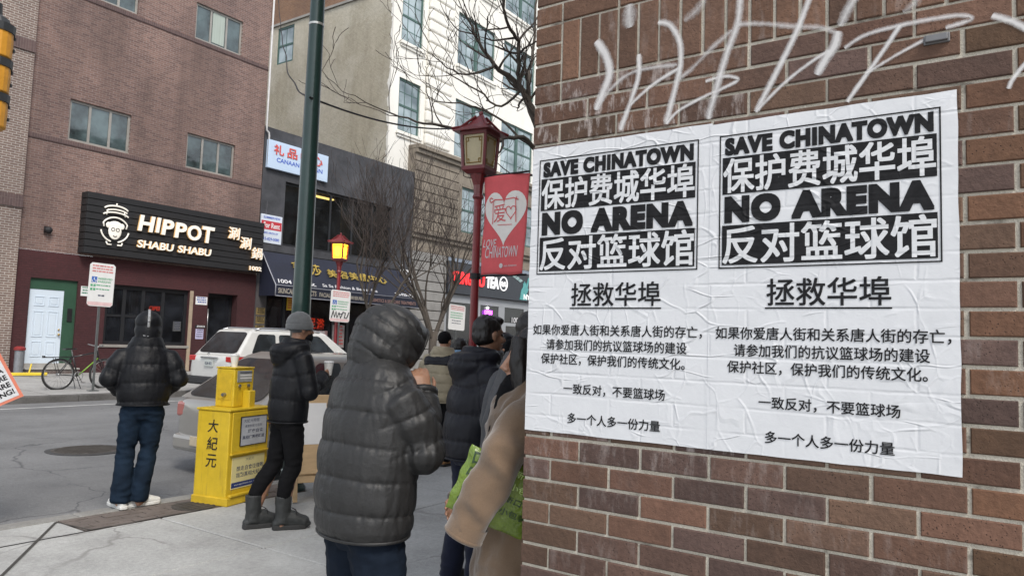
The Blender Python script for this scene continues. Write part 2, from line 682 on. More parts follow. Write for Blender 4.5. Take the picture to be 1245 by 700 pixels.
m_mortar, nt, b = nodes_of("mortar")
v = coords(nt)
n1 = noise_t(nt, v, 12, 4, .6)
n2 = noise_t(nt, v, 160, 3, .7)
c = ramp(nt, n1, .3, .7, (.49, .45, .375), (.62, .575, .49))
c = mixrgb(nt, .4, c, ramp(nt, n2, .3, .7, (.5, .48, .45), (1.1, 1.1, 1.1)), 'MULTIPLY')
n_d = noise_t(nt, coords(nt, (1, 1, 2.5)), 6, 5, .65)
c = mixrgb(nt, ramp(nt, n_d, .58, .72), c, (.09, .075, .06))
nt.links.new(c, b.inputs['Base Color'])
b.inputs['Roughness'].default_value = .95
bump(nt, b, math_n(nt, 'ADD', n2, n1), .005)

HB, LB, MJ = .0672, .203, .0092
Z0 = 1.148 - 17 * HB
rb = random.Random(23)
PAL = [(0.160, 0.089, 0.065), (0.164, 0.092, 0.065), (0.138, 0.084, 0.067), (0.151, 0.093, 0.065), (0.171, 0.094, 0.066), (0.143, 0.088, 0.064), (0.124, 0.080, 0.069), (0.157, 0.097, 0.067)]
WARM = [(.20, .112, .074), (.18, .102, .069), (.215, .122, .082), (.165, .096, .067)]


def brick(mb, y0, y1, z0, z1, col, bloomv, x=XW):
    """one brick showing its face towards -X; y1 nearer the corner"""
    d, c = .045, .0028
    j = [rb.uniform(-.0012, .0012) for _ in range(4)]
    dx = rb.uniform(-.0012, .0008)
    y0 += j[0]
    y1 += j[1]
    z0 += j[2]
    z1 += j[3]
    x = x + dx
    a = (*col, bloomv)
    mb.add([(x + d, y0, z0), (x + d, y1, z0), (x + d, y1, z1), (x + d, y0, z1),
            (x + c, y0, z0), (x + c, y1, z0), (x + c, y1, z1), (x + c, y0, z1),
            (x, y0 + c, z0 + c), (x, y1 - c, z0 + c), (x, y1 - c, z1 - c), (x, y0 + c, z1 - c)],
           [(0, 1, 5, 4), (1, 2, 6, 5), (2, 3, 7, 6), (3, 0, 4, 7), (4, 5, 9, 8), (5, 6, 10, 9), (6, 7, 11, 10), (7, 4, 8, 11), (8, 9, 10, 11)], a)


def hue(warm, y, z):
    c = rb.choice(WARM if warm else PAL)
    k = rb.uniform(.58, .98)
    if not warm and z > 2.2 and rb.random() < .6:
        c = rb.choice([(.165, .095, .067), (.145, .087, .065), (.18, .102, .072)])
    if not warm and y < .15:
        c = tuple(a * b for a, b in zip(c, (1.0, .95, .82)))
    return tuple(a * k for a in c)


def bloom_at(y, z):
    v_ = 0
    if 1.13 < z < 1.30 and y > .55:
        v_ = rb.choice([.05, .25, .5, .75]) * (1 if y > .68 else .4)
    elif 1.08 < z < 1.16 and y > .6:
        v_ = rb.choice([0, .15, .3])
    elif 2.19 < z < 2.36 and y > .7:
        v_ = rb.choice([.15, .5, .75])
    elif rb.random() < .12:
        v_ = .12
    return v_


wb = MB()
Y_END = -1.6
k = 0
while True:
    z0 = Z0 + k * HB
    if z0 > 3.55:
        break
    za, zb = z0 + MJ / 2, z0 + HB - MJ / 2
    soldier = 2.42 < z0 + .03 < 2.62
    if soldier:                                      # three header courses at the corner beside the soldiers
        brick(wb, 1.2085 + MJ / 2, YC, za, zb, hue(True, 1.25, z0), .05)
    else:
        first = .2 if (k % 2 == 0) else .099
        y = YC
        n = first
        while y > Y_END:
            brick(wb, y - n + MJ / 2, y - (MJ / 2 if y < YC else 0), za, zb, hue(z0 > 2.62, y, z0), bloom_at(y - n / 2, z0))
            y -= n
            n = LB
    k += 1
y = 1.2085
zs0 = Z0 + 19 * HB + 17 * HB
while y > Y_END:
    brick(wb, y - .0677 + MJ / 2, y - MJ / 2, zs0 + MJ / 2, zs0 + 3 * HB - MJ / 2, hue(True, y, 2.5), rb.choice([0, 0, .1, .2]))
    y -= .0677
o = wb.build('wall', m_bk, corner, world=True)
ca = o.data.attributes.new("brick", 'FLOAT_COLOR', 'FACE')
ca.data.foreach_set("color", np.array(wb.attr, dtype=np.float32).ravel())
wall_face = o
mo = MB().box((XW + .006, Y_END, 0), (XW + .3, YC - .004, 3.58)).build('mortar_bed', m_mortar, wall_face, world=True)
m_ret = brick_mat("return_brick", (.15, .088, .066), (.12, .08, .066), (.38, .34, .27), 'xz')
m_up = brick_mat("upper_brick", (.16, .09, .066), (.12, .08, .066), (.38, .34, .27), 'yz')
MB().box((XW + .302, YC - .3, 0), (46, YC - .002, 3.58)).build('side_wall', m_ret, corner, world=True)  # unseen length carried on down the street to hold back sky light
MB().box((XW + .002, -9, 3.582), (46, YC - .002, 13)).build('upper_wall', m_up, corner, world=True)  # stretched and raised out of view to dim sky light on the street
MB().box((XW + .002, -9, 0), (XW + .3, Y_END - .003, 3.579)).build('rear_wall', m_up, corner, world=True)

# spray paint: soft-edged strokes
m_spray, nt, b = nodes_of("white_spray_paint")
uv = N(nt, "ShaderNodeUVMap", uv_map="UVMap")
sx = N(nt, "ShaderNodeSeparateXYZ")
nt.links.new(uv.outputs[0], sx.inputs[0])
edge = math_n(nt, 'ABSOLUTE', math_n(nt, 'SUBTRACT', math_n(nt, 'MULTIPLY', sx.outputs[0], 2.0), 1.0))
core = math_n(nt, 'SUBTRACT', 1.0, edge)
v = coords(nt)
nz = noise_t(nt, v, 130, 4, .7)
nl = noise_t(nt, v, 14, 3, .6)
a_ = math_n(nt, 'ADD', math_n(nt, 'MULTIPLY', core, sx.outputs[1]), math_n(nt, 'MULTIPLY', math_n(nt, 'SUBTRACT', nz, .5), .5))
a_ = math_n(nt, 'ADD', a_, math_n(nt, 'MULTIPLY', math_n(nt, 'SUBTRACT', nl, .55), .5))
al = ramp(nt, a_, .16, .95, (0, 0, 0), (.74, .74, .74))
nt.links.new(al, b.inputs['Alpha'])
b.inputs['Base Color'].default_value = (.70, .69, .69, 1)
b.inputs['Roughness'].default_value = .8


def px_wall(u, v, x=XW - .0028):
    d = cam.matrix_world.to_3x3() @ Vector((u - 622.5, 350 - v, -893.0))
    t = x / d.x
    return Vector((x, d.y * t, 1.57 + d.z * t))


def catmull(P, n=6):
    out = []
    for i in range(len(P) - 1):
        p0, p1, p2, p3 = P[max(i - 1, 0)], P[i], P[i + 1], P[min(i + 2, len(P) - 1)]
        for k in range(n):
            t = k / n
            out.append(.5 * ((2 * p1) + (p2 - p0) * t + (2 * p0 - 5 * p1 + 4 * p2 - p3) * t * t + (3 * p1 - p0 - 3 * p2 + p3) * t ** 3))
    out.append(P[-1])
    return out


# strokes in wall coordinates (metres along the wall from the corner, height), half width, strength
STROKES = [
    ([(0.229, 2.534), (0.265, 2.476), (0.278, 2.420), (0.259, 2.366), (0.232, 2.310)], 0.017, 1.25),
    ([(0.232, 2.310), (0.279, 2.365), (0.340, 2.404), (0.410, 2.411), (0.499, 2.404)], 0.010, 0.70),
    ([(0.377, 2.461), (0.376, 2.389), (0.350, 2.312), (0.319, 2.234)], 0.011, 1.10),
    ([(0.350, 2.307), (0.424, 2.358), (0.506, 2.393)], 0.008, 1.00),
    ([(0.437, 2.548), (0.476, 2.529), (0.505, 2.475), (0.511, 2.412), (0.499, 2.352), (0.468, 2.231)], 0.012, 1.05),
    ([(0.468, 2.231), (0.508, 2.266), (0.585, 2.295), (0.639, 2.310), (0.679, 2.327), (0.644, 2.343), (0.586, 2.339)], 0.007, 1.00),
    ([(0.343, 2.627), (0.341, 2.583), (0.345, 2.551)], 0.030, 0.80),
    ([(0.586, 2.588), (0.554, 2.554), (0.519, 2.532)], 0.020, 0.55),
    ([(0.507, 2.360), (0.554, 2.391), (0.595, 2.427), (0.633, 2.453), (0.661, 2.473)], 0.011, 0.60),
    ([(0.684, 2.568), (0.677, 2.491), (0.650, 2.416), (0.620, 2.318), (0.595, 2.227)], 0.014, 1.00),
    ([(0.668, 2.488), (0.741, 2.474), (0.818, 2.450), (0.899, 2.427), (0.934, 2.406)], 0.011, 0.70),
    ([(0.873, 2.524), (0.835, 2.428), (0.782, 2.324), (0.729, 2.227)], 0.011, 1.10),
    ([(0.729, 2.227), (0.803, 2.293), (0.869, 2.337), (0.918, 2.361)], 0.007, 1.00),
    ([(0.985, 2.496), (0.962, 2.457), (0.944, 2.422)], 0.015, 0.80),
    ([(0.940, 2.409), (0.932, 2.373), (0.910, 2.340), (0.887, 2.302)], 0.015, 1.20),
    ([(0.955, 2.360), (1.004, 2.384), (1.084, 2.392), (1.161, 2.392), (1.212, 2.388), (1.234, 2.373), (1.181, 2.364)], 0.008, 0.90),
    ([(1.084, 2.392), (1.049, 2.340), (1.004, 2.277), (0.961, 2.217)], 0.008, 1.15),
    ([(1.004, 2.283), (1.073, 2.317), (1.140, 2.345)], 0.006, 0.95),
    ([(1.128, 2.456), (1.108, 2.435), (1.090, 2.425)], 0.018, 0.60),
    ([(1.275, 2.373), (1.300, 2.358), (1.322, 2.343), (1.361, 2.307)], 0.010, 1.15),
    ([(1.361, 2.274), (1.331, 2.238), (1.312, 2.212), (1.304, 2.192)], 0.006, 1.15),
]
sp_v, sp_f, sp_uv = [], [], []
for pts, hw, strg in STROKES:
    hw *= 1.25
    P = catmull([Vector((XW - .0026, YC - a, z)) for a, z in pts], 8)
    # round ends
    n = len(P)
    base = len(sp_v)
    L = [0]
    for i in range(1, n):
        L.append(L[-1] + (P[i] - P[i - 1]).length)
    for i, p in enumerate(P):
        t = (P[min(i + 1, n - 1)] - P[max(i - 1, 0)]).normalized()
        s_ = Vector((0, -t.z, t.y))
        endf = min(1, (min(L[i], L[-1] - L[i]) + .004) / hw)
        w = hw * math.sqrt(max(.12, 1 - (1 - endf) ** 2))
        sp_v += [tuple(p - s_ * w), tuple(p + s_ * w)]
        sp_uv += [(0, strg), (1, strg)]
    for i in range(n - 1):
        a = base + 2 * i
        sp_f.append((a, a + 1, a + 3, a + 2))
g = MB()
g.add(sp_v, sp_f)
g.attr = []
o = g.build('graffiti', m_spray, wall_face, world=True, fix=False)
ul = o.data.uv_layers.new(name="UVMap")
for lp in o.data.loops:
    ul.data[lp.index].uv = sp_uv[lp.vertex_index]
# each stroke lies a hair above the last so that crossings never share a plane
mi = 0
for s_i, (pts, hw, strg) in enumerate(STROKES):
    n = 2 * ((len(pts) - 1) * 8 + 1)
    for i in range(mi, mi + n):
        o.data.vertices[i].co.x -= s_i * .00004
    mi += n

g = MB()
g.box((XW - .016, YC - 1.186, 2.332), (XW + .002, YC - 1.138, 2.349))
g.box((XW - .006, YC - 1.19, 2.329), (XW + .002, YC - 1.134, 2.352))
g.build('bracket', mat("grey_metal", (.16, .16, .165), .5, .5, var=.2), corner, world=True, bevel=.002)

# ------------------------------------------------------------------ posters
def paper_nodes(nt, b, colour_out, sheen=.3):
    tc = N(nt, "ShaderNodeTexCoord")
    ge = N(nt, "ShaderNodeNewGeometry")
    sp_ = N(nt, "ShaderNodeSeparateXYZ")
    nt.links.new(ge.outputs['Position'], sp_.inputs[0])
    pos = ge.outputs['Position']
    n_d = noise_t(nt, pos, 9, 3, .6)
    yy_ = math_n(nt, 'ADD', math_n(nt, 'SUBTRACT', sp_.outputs[1], 1.1075), math_n(nt, 'MULTIPLY', math_n(nt, 'SUBTRACT', n_d, .5), .012))
    zz_ = math_n(nt, 'ADD', math_n(nt, 'SUBTRACT', sp_.outputs[2], 1.148 - .0672 * 17 * 1), math_n(nt, 'MULTIPLY', math_n(nt, 'SUBTRACT', n_d, .5), .008))
    cb_ = N(nt, "ShaderNodeCombineXYZ")
    nt.links.new(yy_, cb_.inputs[0])
    nt.links.new(zz_, cb_.inputs[1])
    bt_ = N(nt, "ShaderNodeTexBrick", offset=.5)
    bt_.inputs['Scale'].default_value = 1
    bt_.inputs['Mortar Size'].default_value = .0065
    bt_.inputs['Mortar Smooth'].default_value = 1.0
    bt_.inputs['Brick Width'].default_value = .203
    bt_.inputs['Row Height'].default_value = .0672
    nt.links.new(cb_.outputs[0], bt_.inputs['Vector'])
    fade = ramp(nt, noise_t(nt, pos, 5.5, 2, .5), .32, .6)
    joints = math_n(nt, 'MULTIPLY', bt_.outputs['Fac'], math_n(nt, 'MULTIPLY_ADD', fade, .45, .06))
    mp_ = N(nt, "ShaderNodeMapping")
    mp_.inputs['Scale'].default_value = (1, 1, 1.6)
    nt.links.new(pos, mp_.inputs[0])
    w1 = N(nt, "ShaderNodeTexNoise", noise_type='RIDGED_MULTIFRACTAL')
    w1.inputs['Scale'].default_value = 4.2
    w1.inputs['Detail'].default_value = 3
    w1.inputs['Roughness'].default_value = .4
    w1.inputs['Distortion'].default_value = .8
    nt.links.new(mp_.outputs[0], w1.inputs['Vector'])
    ridge = ramp(nt, w1.outputs['Fac'], .55, 1.0)
    ridge = math_n(nt, 'MULTIPLY', ridge, ramp(nt, noise_t(nt, pos, 3.1, 2, .5), .45, .65))
    mp2 = N(nt, "ShaderNodeMapping")
    mp2.inputs['Scale'].default_value = (1, 1.3, 7)
    mp2.inputs['Rotation'].default_value = (.12, 0, 0)
    nt.links.new(pos, mp2.inputs[0])
    w2 = N(nt, "ShaderNodeTexNoise", noise_type='RIDGED_MULTIFRACTAL')
    w2.inputs['Scale'].default_value = 3.0
    w2.inputs['Detail'].default_value = 2
    w2.inputs['Distortion'].default_value = .5
    nt.links.new(mp2.outputs[0], w2.inputs['Vector'])
    ridge2 = math_n(nt, 'MULTIPLY', ramp(nt, w2.outputs['Fac'], .62, 1.05), ramp(nt, noise_t(nt, pos, 4.0, 2, .5), .40, .62))
    ridge = math_n(nt, 'ADD', ridge, math_n(nt, 'MULTIPLY', ridge2, .8))
    for sc_, st_, wd_, gain in ((5.5, (1, 1, 2.6), .05, .9), (9, (1, 1.6, 1), .06, .5)):
        mp3 = N(nt, "ShaderNodeMapping")
        mp3.inputs['Scale'].default_value = st_
        nt.links.new(pos, mp3.inputs[0])
        dn = N(nt, "ShaderNodeTexNoise")
        dn.inputs['Scale'].default_value = 3.5
        nt.links.new(mp3.outputs[0], dn.inputs['Vector'])
        vm = N(nt, "ShaderNodeVectorMath", operation='MULTIPLY_ADD')
        nt.links.new(dn.outputs['Color'], vm.inputs[0])
        vm.inputs[1].default_value = (.25, .25, .25)
        nt.links.new(mp3.outputs[0], vm.inputs[2])
        vv_ = N(nt, "ShaderNodeTexVoronoi", feature='DISTANCE_TO_EDGE')
        vv_.inputs['Scale'].default_value = sc_
        nt.links.new(vm.outputs[0], vv_.inputs['Vector'])
        cr_ = ramp(nt, vv_.outputs['Distance'], 0.0, wd_, (1, 1, 1), (0, 0, 0))
        cr_ = math_n(nt, 'MULTIPLY', cr_, ramp(nt, noise_t(nt, pos, 4.3 + sc_ * .2, 3, .6), .47, .64))
        ridge = math_n(nt, 'ADD', ridge, math_n(nt, 'MULTIPLY', cr_, gain))
    small = noise_t(nt, pos, 70, 3, .6)
    mid = noise_t(nt, pos, 22, 3, .6)
    hgt = math_n(nt, 'SUBTRACT', math_n(nt, 'MULTIPLY', ridge, .95), math_n(nt, 'MULTIPLY', joints, .8))
    hgt = math_n(nt, 'ADD', hgt, math_n(nt, 'MULTIPLY', small, .16))
    hgt = math_n(nt, 'ADD', hgt, math_n(nt, 'MULTIPLY', mid, .35))
    bump(nt, b, hgt, .003)
    nt.links.new(colour_out(pos, joints, small), b.inputs['Base Color'])
    b.inputs['Roughness'].default_value = .62
    b.inputs['Specular IOR Level'].default_value = sheen


m_paper, nt, b = nodes_of("poster_paper")
paper_nodes(nt, b, lambda pos, j, s_: ramp(nt, noise_t(nt, pos, 7, 4, .6), .25, .75, (.555, .565, .585), (.61, .62, .64)))
m_ink, nt, b = nodes_of("poster_ink")


def _ink(pos, j, s_):
    c_ = ramp(nt, noise_t(nt, pos, 40, 4, .7), .3, .7, (.010, .010, .011), (.020, .020, .022))
    chips = ramp(nt, math_n(nt, 'ADD', noise_t(nt, pos, 55, 4, .7), math_n(nt, 'MULTIPLY', j, .12)), .73, .79)
    return mixrgb(nt, chips, c_, (.45, .45, .46))


paper_nodes(nt, b, _ink, .12)
m_inkw, nt, b = nodes_of("poster_unprinted")
paper_nodes(nt, b, lambda pos, j, s_: ramp(nt, noise_t(nt, pos, 9, 4, .6), .25, .75, (.53, .54, .555), (.59, .60, .615)))

AY_ = Vector((0, -1, 0))
AZ_ = Vector((0, 0, 1))


def poster(y_left, x_, label, w=.604, ztop=2.212, zbot=1.300, ragged=1):
    t = thing('poster', label, 'poster', (x_, y_left, zbot), 0, 'protest posters pasted on the brick wall')
    o_ = Vector((x_, y_left, 0))
    g = MB()
    # the sheet follows a slightly uneven cut edge and is as thick as paste and paper
    nx, nz_ = 40, 60
    rr = random.Random(ragged)
    vs_, fs = [], []
    for j in range(nz_ + 1):
        for i in range(nx + 1):
            a = i / nx * w
            z = zbot + (ztop - zbot) * j / nz_
            if j in (0, nz_):
                z += .0022 * smooth_noise((a, z, ragged), 14)
            if i in (0, nx):
                a += .0025 * smooth_noise((a, z, ragged), 12)
            lift = .0006 * (1 + smooth_noise((a, z, ragged), 9))
            if i == nx:
                lift += .0025 * max(0, smooth_noise((a, z, ragged + 3), 6))
            vs_.append((o_.x - lift, o_.y - a, z))
    for j in range(nz_):
        for i in range(nx):
            k_ = j * (nx + 1) + i
            fs.append((k_, k_ + 1, k_ + nx + 2, k_ + nx + 1))
    g.add(vs_, fs)
    sh = g.build('sheet', m_paper, t, world=True, smooth=False, fix=False)
    so = sh.modifiers.new("thickness", 'SOLIDIFY')
    so.thickness = .0008
    so.offset = -1
    n0 = .0021                                   # print lies just above the sheet
    ox = o_ - Vector((n0, 0, 0))

    def rect(mb, a0, z0, a1, z1, lift=0):
        mb.quad(*(ox + AY_ * a + AZ_ * z - Vector((lift, 0, 0)) for a, z in ((a0, z0), (a1, z0), (a1, z1), (a0, z1))))
    L0, L1, Z0_, Z1_ = .028, .566, 1.796, 2.171
    k = MB()
    th = .0035
    rect(k, L0, Z1_ - th, L1, Z1_)
    rect(k, L0, Z0_, L1, Z0_ + th)
    rect(k, L0, Z0_ + th, L0 + th, Z1_ - th)
    rect(k, L1 - th, Z0_ + th, L1, Z1_ - th)
    i0, i1 = L0 + .009, L1 - .009
    k.build('printed_frame', m_ink, t, world=True, fix=False)
    for za, zb in ((2.003, 2.107), (1.806, 1.916)):
        k = MB()
        rect(k, i0, za, i1, zb)
        k.build('printed_panel', m_ink, t, world=True, fix=False)

    def line(name, m_, s_, a0, z0, w_, h_, **kw):
        k_ = MB()
        text(k_, s_, ox, AY_, AZ_, a0, z0, w_, h_, **kw)
        k_.build(name, m_, t, world=True, fix=False)
    line('headline', m_ink, 'SAVE CHINATOWN', i0 + .006, 2.112, i1 - i0 - .012, .050, bold=.035, spacing=1.12, res=5, fat=.0018)
    line('headline', m_ink, 'NO ARENA', i0 + .006, 1.9215, i1 - i0 - .012, .076, bold=.035, spacing=1.16, res=5, fat=.0036)
    line('reversed_lettering', m_inkw, '保护费城华埠', i0 + .002, 2.006, i1 - i0 - .004, .098, lift=.0006, fat=.0017)
    line('reversed_lettering', m_inkw, '反对篮球馆', i0 + .002, 1.809, i1 - i0 - .004, .104, lift=.0006, fat=.0017)
    line('subheading', m_ink, '拯救华埠', .159, 1.694, .298, .072, fat=.0008)
    k = MB()
    rect(k, .155, 1.6855, .459, 1.6895)
    k.build('underline', m_ink, t, world=True, fix=False)
    for s_, a0, a1, zz, hh in (('如果你爱唐人街和关系唐人街的存亡，', .022, .582, 1.602, .035), ('请参加我们的抗议篮球场的建设', .073, .538, 1.557, .034),
                               ('保护社区，保护我们的传统文化。', .055, .533, 1.5115, .034), ('一致反对，不要篮球场', .140, .475, 1.422, .033), ('多一个人多一份力量', .157, .462, 1.333, .032)):
        line('lettering', m_ink, s_, a0, zz, a1 - a0, hh, fat=.0004)
    return t


poster(1.304, XW - .0032, 'left white protest poster pasted next to the corner, under the edge of the other', ragged=1)
poster(.705, XW - .0044, 'right white protest poster with bare brick on its outer side, overlapping the other', w=.600, ztop=2.207, ragged=7)
# ================================================================== BUILDINGS ACROSS THE STREET
EX, EZ = Vector((1, 0, 0)), Vector((0, 0, 1))
m_hbrick = brick_mat("mauve_brick", (.275, .168, .142), (.165, .10, .09), (.37, .31, .28), 'xz', ms=.012, stain=.8, dark=(.105, .07, .062))
m_hband = brick_mat("mauve_soldier_brick", (.15, .095, .09), (.11, .072, .07), (.2, .15, .14), 'xz', bw=.0672, bh=.3, ms=.012, off=0)
m_maroon = brick_mat("maroon_painted_brick", (.075, .020, .023), (.066, .018, .021), (.058, .016, .018), 'xz', stain=.4, dark=(.045, .016, .018))
m_pale = brick_mat("pale_grey_brick", (.25, .18, .15), (.19, .13, .11), (.50, .46, .42), 'xz', ms=.019, stain=.3)
m_palebr = brick_mat("pale_grey_brick_side", (.30, .225, .19), (.235, .165, .14), (.46, .42, .38), 'yz', ms=.014, stain=.3)
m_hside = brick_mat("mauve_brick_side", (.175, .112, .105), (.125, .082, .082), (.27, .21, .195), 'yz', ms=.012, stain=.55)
m_glass = glass_mat("window_glass", (.05, .072, .075), rough=.05, spec=.9)
m_glass_dk = glass_mat("shop_glass", (.014, .016, .02), alpha=.72, rough=.04)
m_alu = mat("weathered_frame", (.30, .285, .26), .5, .2, var=.2, scale=2)
m_dkframe = mat("dark_frame", (.02, .021, .024), .45, .2, var=.2)
m_black = mat("black_metal", (.018, .018, .02), .5, .3, var=.25)
m_white = mat("white_paint", (.72, .72, .72), .5, var=.06, scale=3)
m_blind = mat("window_blind", (.35, .4, .36), .8, var=.2, scale=2, stretch=(6, 6, .3))
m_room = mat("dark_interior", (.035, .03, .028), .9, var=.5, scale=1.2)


def sliding_window(parent, x0, x1, z0, z1, y, mullions=2, blinds=(), fm=None, gm=None, fw=.055, inset=.13):
    """aluminium window: frame with mullions, glass and a sill"""
    g = MB()
    ya, yb = y + inset - .06, y + inset
    g.box((x0, ya, z0), (x1, yb, z0 + fw)).box((x0, ya, z1 - fw), (x1, yb, z1))
    g.box((x0, ya + .002, z0 + fw), (x0 + fw, yb, z1 - fw)).box((x1 - fw, ya + .002, z0 + fw), (x1, yb, z1 - fw))
    for i in range(1, mullions + 1):
        c = x0 + (x1 - x0) * i / (mullions + 1)
        g.box((c - fw * .5, ya + .004, z0 + fw), (c + fw * .5, yb, z1 - fw))
    fr = g.build('window', fm or m_alu, parent, world=True)
    MB().box((x0 + fw * .5, yb - .03, z0 + fw * .5), (x1 - fw * .5, yb - .012, z1 - fw * .5)).build('pane', gm or m_glass, fr, world=True)
    for i in blinds:
        c0 = x0 + (x1 - x0) * i / (mullions + 1)
        c1 = x0 + (x1 - x0) * (i + 1) / (mullions + 1)
        MB().box((c0 + fw, yb - .046, z0 + fw + .05), (c1 - fw, yb - .034, z1 - fw)).build('blind', m_blind, fr, world=True)
    return fr


# ---- narrow pale brick building at the left
pale = thing('brick_building', 'pale brick building with light mortar, only its edge in view at far left', 'building', (7.9, F, FZ))
g = MB().quad((7.9, F - .12, .2), (8.895, F - .12, .2), (8.895, F - .12, 17), (7.9, F - .12, 17))
g.quad((8.895, F - .12, .2), (8.895, F, .2), (8.895, F, 17), (8.895, F - .12, 17)).quad((7.9, F - .12, 17), (8.895, F - .12, 17), (8.895, F + 12, 17), (7.9, F + 12, 17))
g.build('wall', m_pale, pale, world=True)
MB().quad((7.9, F + 12, .2), (7.9, F - .12, .2), (7.9, F - .12, 17), (7.9, F + 12, 17)).build('side_wall', m_palebr, pale, world=True)
for z in (4.9, 9.3):
    MB().box((7.88, F - .16, z), (8.9, F - .121, z + .34)).build('brick_band', m_hband, pale, world=True)
mb = MB().box((7.88, F - .2, .2), (8.5, F - .122, .9))
mb.build('plinth', mat("grey_stone", (.26, .25, .24), .8, var=.2, bmp=.004), pale, world=True, bevel=.01)

# ---- the restaurant building
hb = thing('brick_building', 'mauve brick building with maroon ground floor and a black restaurant sign', 'building', (12.8, F, FZ))
X0, X1 = 8.9, 16.7
wins = [(9.98, 7.11, 11.79, 8.34), (13.69, 7.10, 15.52, 8.29), (9.98, 11.58, 11.76, 12.82), (13.72, 11.56, 15.54, 12.82)]
wall_mb(X0, X1, 3.78, 16.5, F, wins, .2).build('wall', m_hbrick, hb, world=True)
doors = [(9.3, .30, 10.58, 3.0), (11.4, 1.17, 14.13, 3.0), (14.82, .34, 15.97, 2.98)]
g = wall_mb(X0, X1, .18, 3.775, F - .025, doors, .3)
g.quad((X0, F - .025, 3.775), (X1, F - .025, 3.775), (X1, F, 3.775), (X0, F, 3.775))
g.build('painted_wall', m_maroon, hb, world=True)
MB().quad((X1, F - .0, .2), (X1, F + 12, .2), (X1, F + 12, 16.5), (X1, F, 16.5)).build('side_wall', m_hside, hb, world=True)
MB().box((X0, F + .002, 16.502), (X1, F + 12, 16.75)).build('roof', m_black, hb, world=True)
MB().box((X0 - .0, F - .03, 16.3), (X1, F - .002, 16.6)).build('coping', m_alu, hb, world=True)
for z in (6.98, 11.44):
    MB().box((X0, F - .016, z), (X1, F - .001, z + .10)).build('brick_band', m_hband, hb, world=True)
    MB().box((X0, F - .022, z - .035), (X1, F - .001, z - .002)).build('ledge', mat("dark_brick_ledge", (.07, .045, .044), .9, var=.3), hb, world=True)
for i, w in enumerate(wins):
    sliding_window(hb, w[0], w[2], w[1], w[3], F, 2, blinds=[(), (), (), (1,)][i], fw=.07)
# white panelled door in a green surround
m_green = mat("green_paint", (.028, .075, .045), .45, var=.15, scale=2, bmp=.002)
m_door = mat("white_door", (.58, .66, .74), .45, var=.05, scale=2)
g = MB().box((9.3, F + .04, 2.69), (10.58, F + .1, 3.0)).box((10.24, F + .04, .44), (10.58, F + .1, 2.69)).box((9.3, F + .04, .44), (9.33, F + .1, 2.69))
fr = g.build('door_surround', m_green, hb, world=True)
g = MB().box((9.332, F + .05, .60), (10.238, F + .09, 2.688))
dr = g.build('door', m_door, fr, world=True)
for (a, b) in ((9.46, 9.74), (9.84, 10.12)):
    for (c, d) in ((.78, 1.22), (1.34, 2.08), (2.22, 2.5)):
        g = MB()
        w_ = .028
        g.box((a, F + .036, c), (b, F + .051, c + w_)).box((a, F + .036, d - w_), (b, F + .051, d)).box((a, F + .037, c + w_), (a + w_, F + .051, d - w_)).box((b - w_, F + .037, c + w_), (b, F + .051, d - w_))
        g.box((a + .06, F + .04, c + .06), (b - .06, F + .051, d - .06))
        g.build('door_panel', m_door, dr, world=True, bevel=.008)
m_brass = mat("brass", (.45, .30, .10), .35, .8, var=.2)
g = MB().ball((10.16, F + .0, 1.42), .035).tube([(10.16, F + .05, 1.42), (10.16, F, 1.42)], .014).ball((10.16, F + .02, 1.56), (.028, .02, .028))
g.build('handle', m_brass, dr, world=True, smooth=True)
g = MB().box((10.36, F + .015, 1.80), (10.49, F + .041, 2.19))
g.build('intercom', m_black, hb, world=True, bevel=.008)
m_step = mat("stone_step", (.33, .32, .30), .85, var=.2, bmp=.004)
g = MB().box((9.25, F - .32, .2), (10.62, F + .04, .43))
st = g.build('step', brick_mat("step_brick", (.16, .12, .11), (.13, .1, .09), (.3, .27, .25)), hb, world=True)
MB().box((9.22, F - .35, .432), (10.65, F + .05, .47)).build('tread', m_step, st, world=True, bevel=.01)
MB().box((9.3, F + .03, .47), (10.58, F + .1, .6)).build('threshold', m_step, hb, world=True)
# shop window: dark frame of five lights over a sill
g = MB()
xs = [11.4, 12.02, 12.62, 13.28, 14.13]
ya, yb = F + .08, F + .15
g.box((11.4, ya, 2.88), (14.13, yb, 3.0)).box((11.4, ya, 1.17), (14.13, yb, 1.27))
for x in xs:
    a = min(max(x - .055, 11.4), 14.02)
    g.box((a, ya + .003, 1.27), (a + .11, yb, 2.88))
g.box((11.51, ya + .02, 2.02), (12.6, yb, 2.09))
fr = g.build('shop_window', m_dkframe, hb, world=True)
MB().box((11.42, yb - .03, 1.2), (14.1, yb - .02, 2.95)).build('pane', m_glass_dk, fr, world=True)
MB().box((11.3, F - .06, 1.08), (14.2, F + .06, 1.165)).build('sill', m_alu, fr, world=True, bevel=.008)
# the room behind the glass: back wall, a counter lamp and wall slats
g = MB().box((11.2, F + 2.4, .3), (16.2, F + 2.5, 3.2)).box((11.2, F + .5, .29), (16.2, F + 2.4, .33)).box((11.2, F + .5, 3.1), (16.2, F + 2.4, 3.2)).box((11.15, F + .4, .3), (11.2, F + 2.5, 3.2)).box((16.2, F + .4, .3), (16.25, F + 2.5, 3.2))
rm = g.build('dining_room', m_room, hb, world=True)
g = MB()
for i in range(16):
    g.box((11.4 + i * .17, F + 2.3, 1.7), (11.46 + i * .17, F + 2.38, 3.0))
g.build('wall_slats', mat("warm_wood", (.22, .12, .05), .6, var=.3), rm, world=True)
m_neon = mat("red_neon", (.9, .05, .02), .5, var=0, emit=(1, .06, .015), estr=2.2, fine=False)
g = MB()
text(g, 'OPEN', (12.95, F + .3, 2.28), EX, EZ, 0, 0, .45, .14, depth=.02, bold=.02)
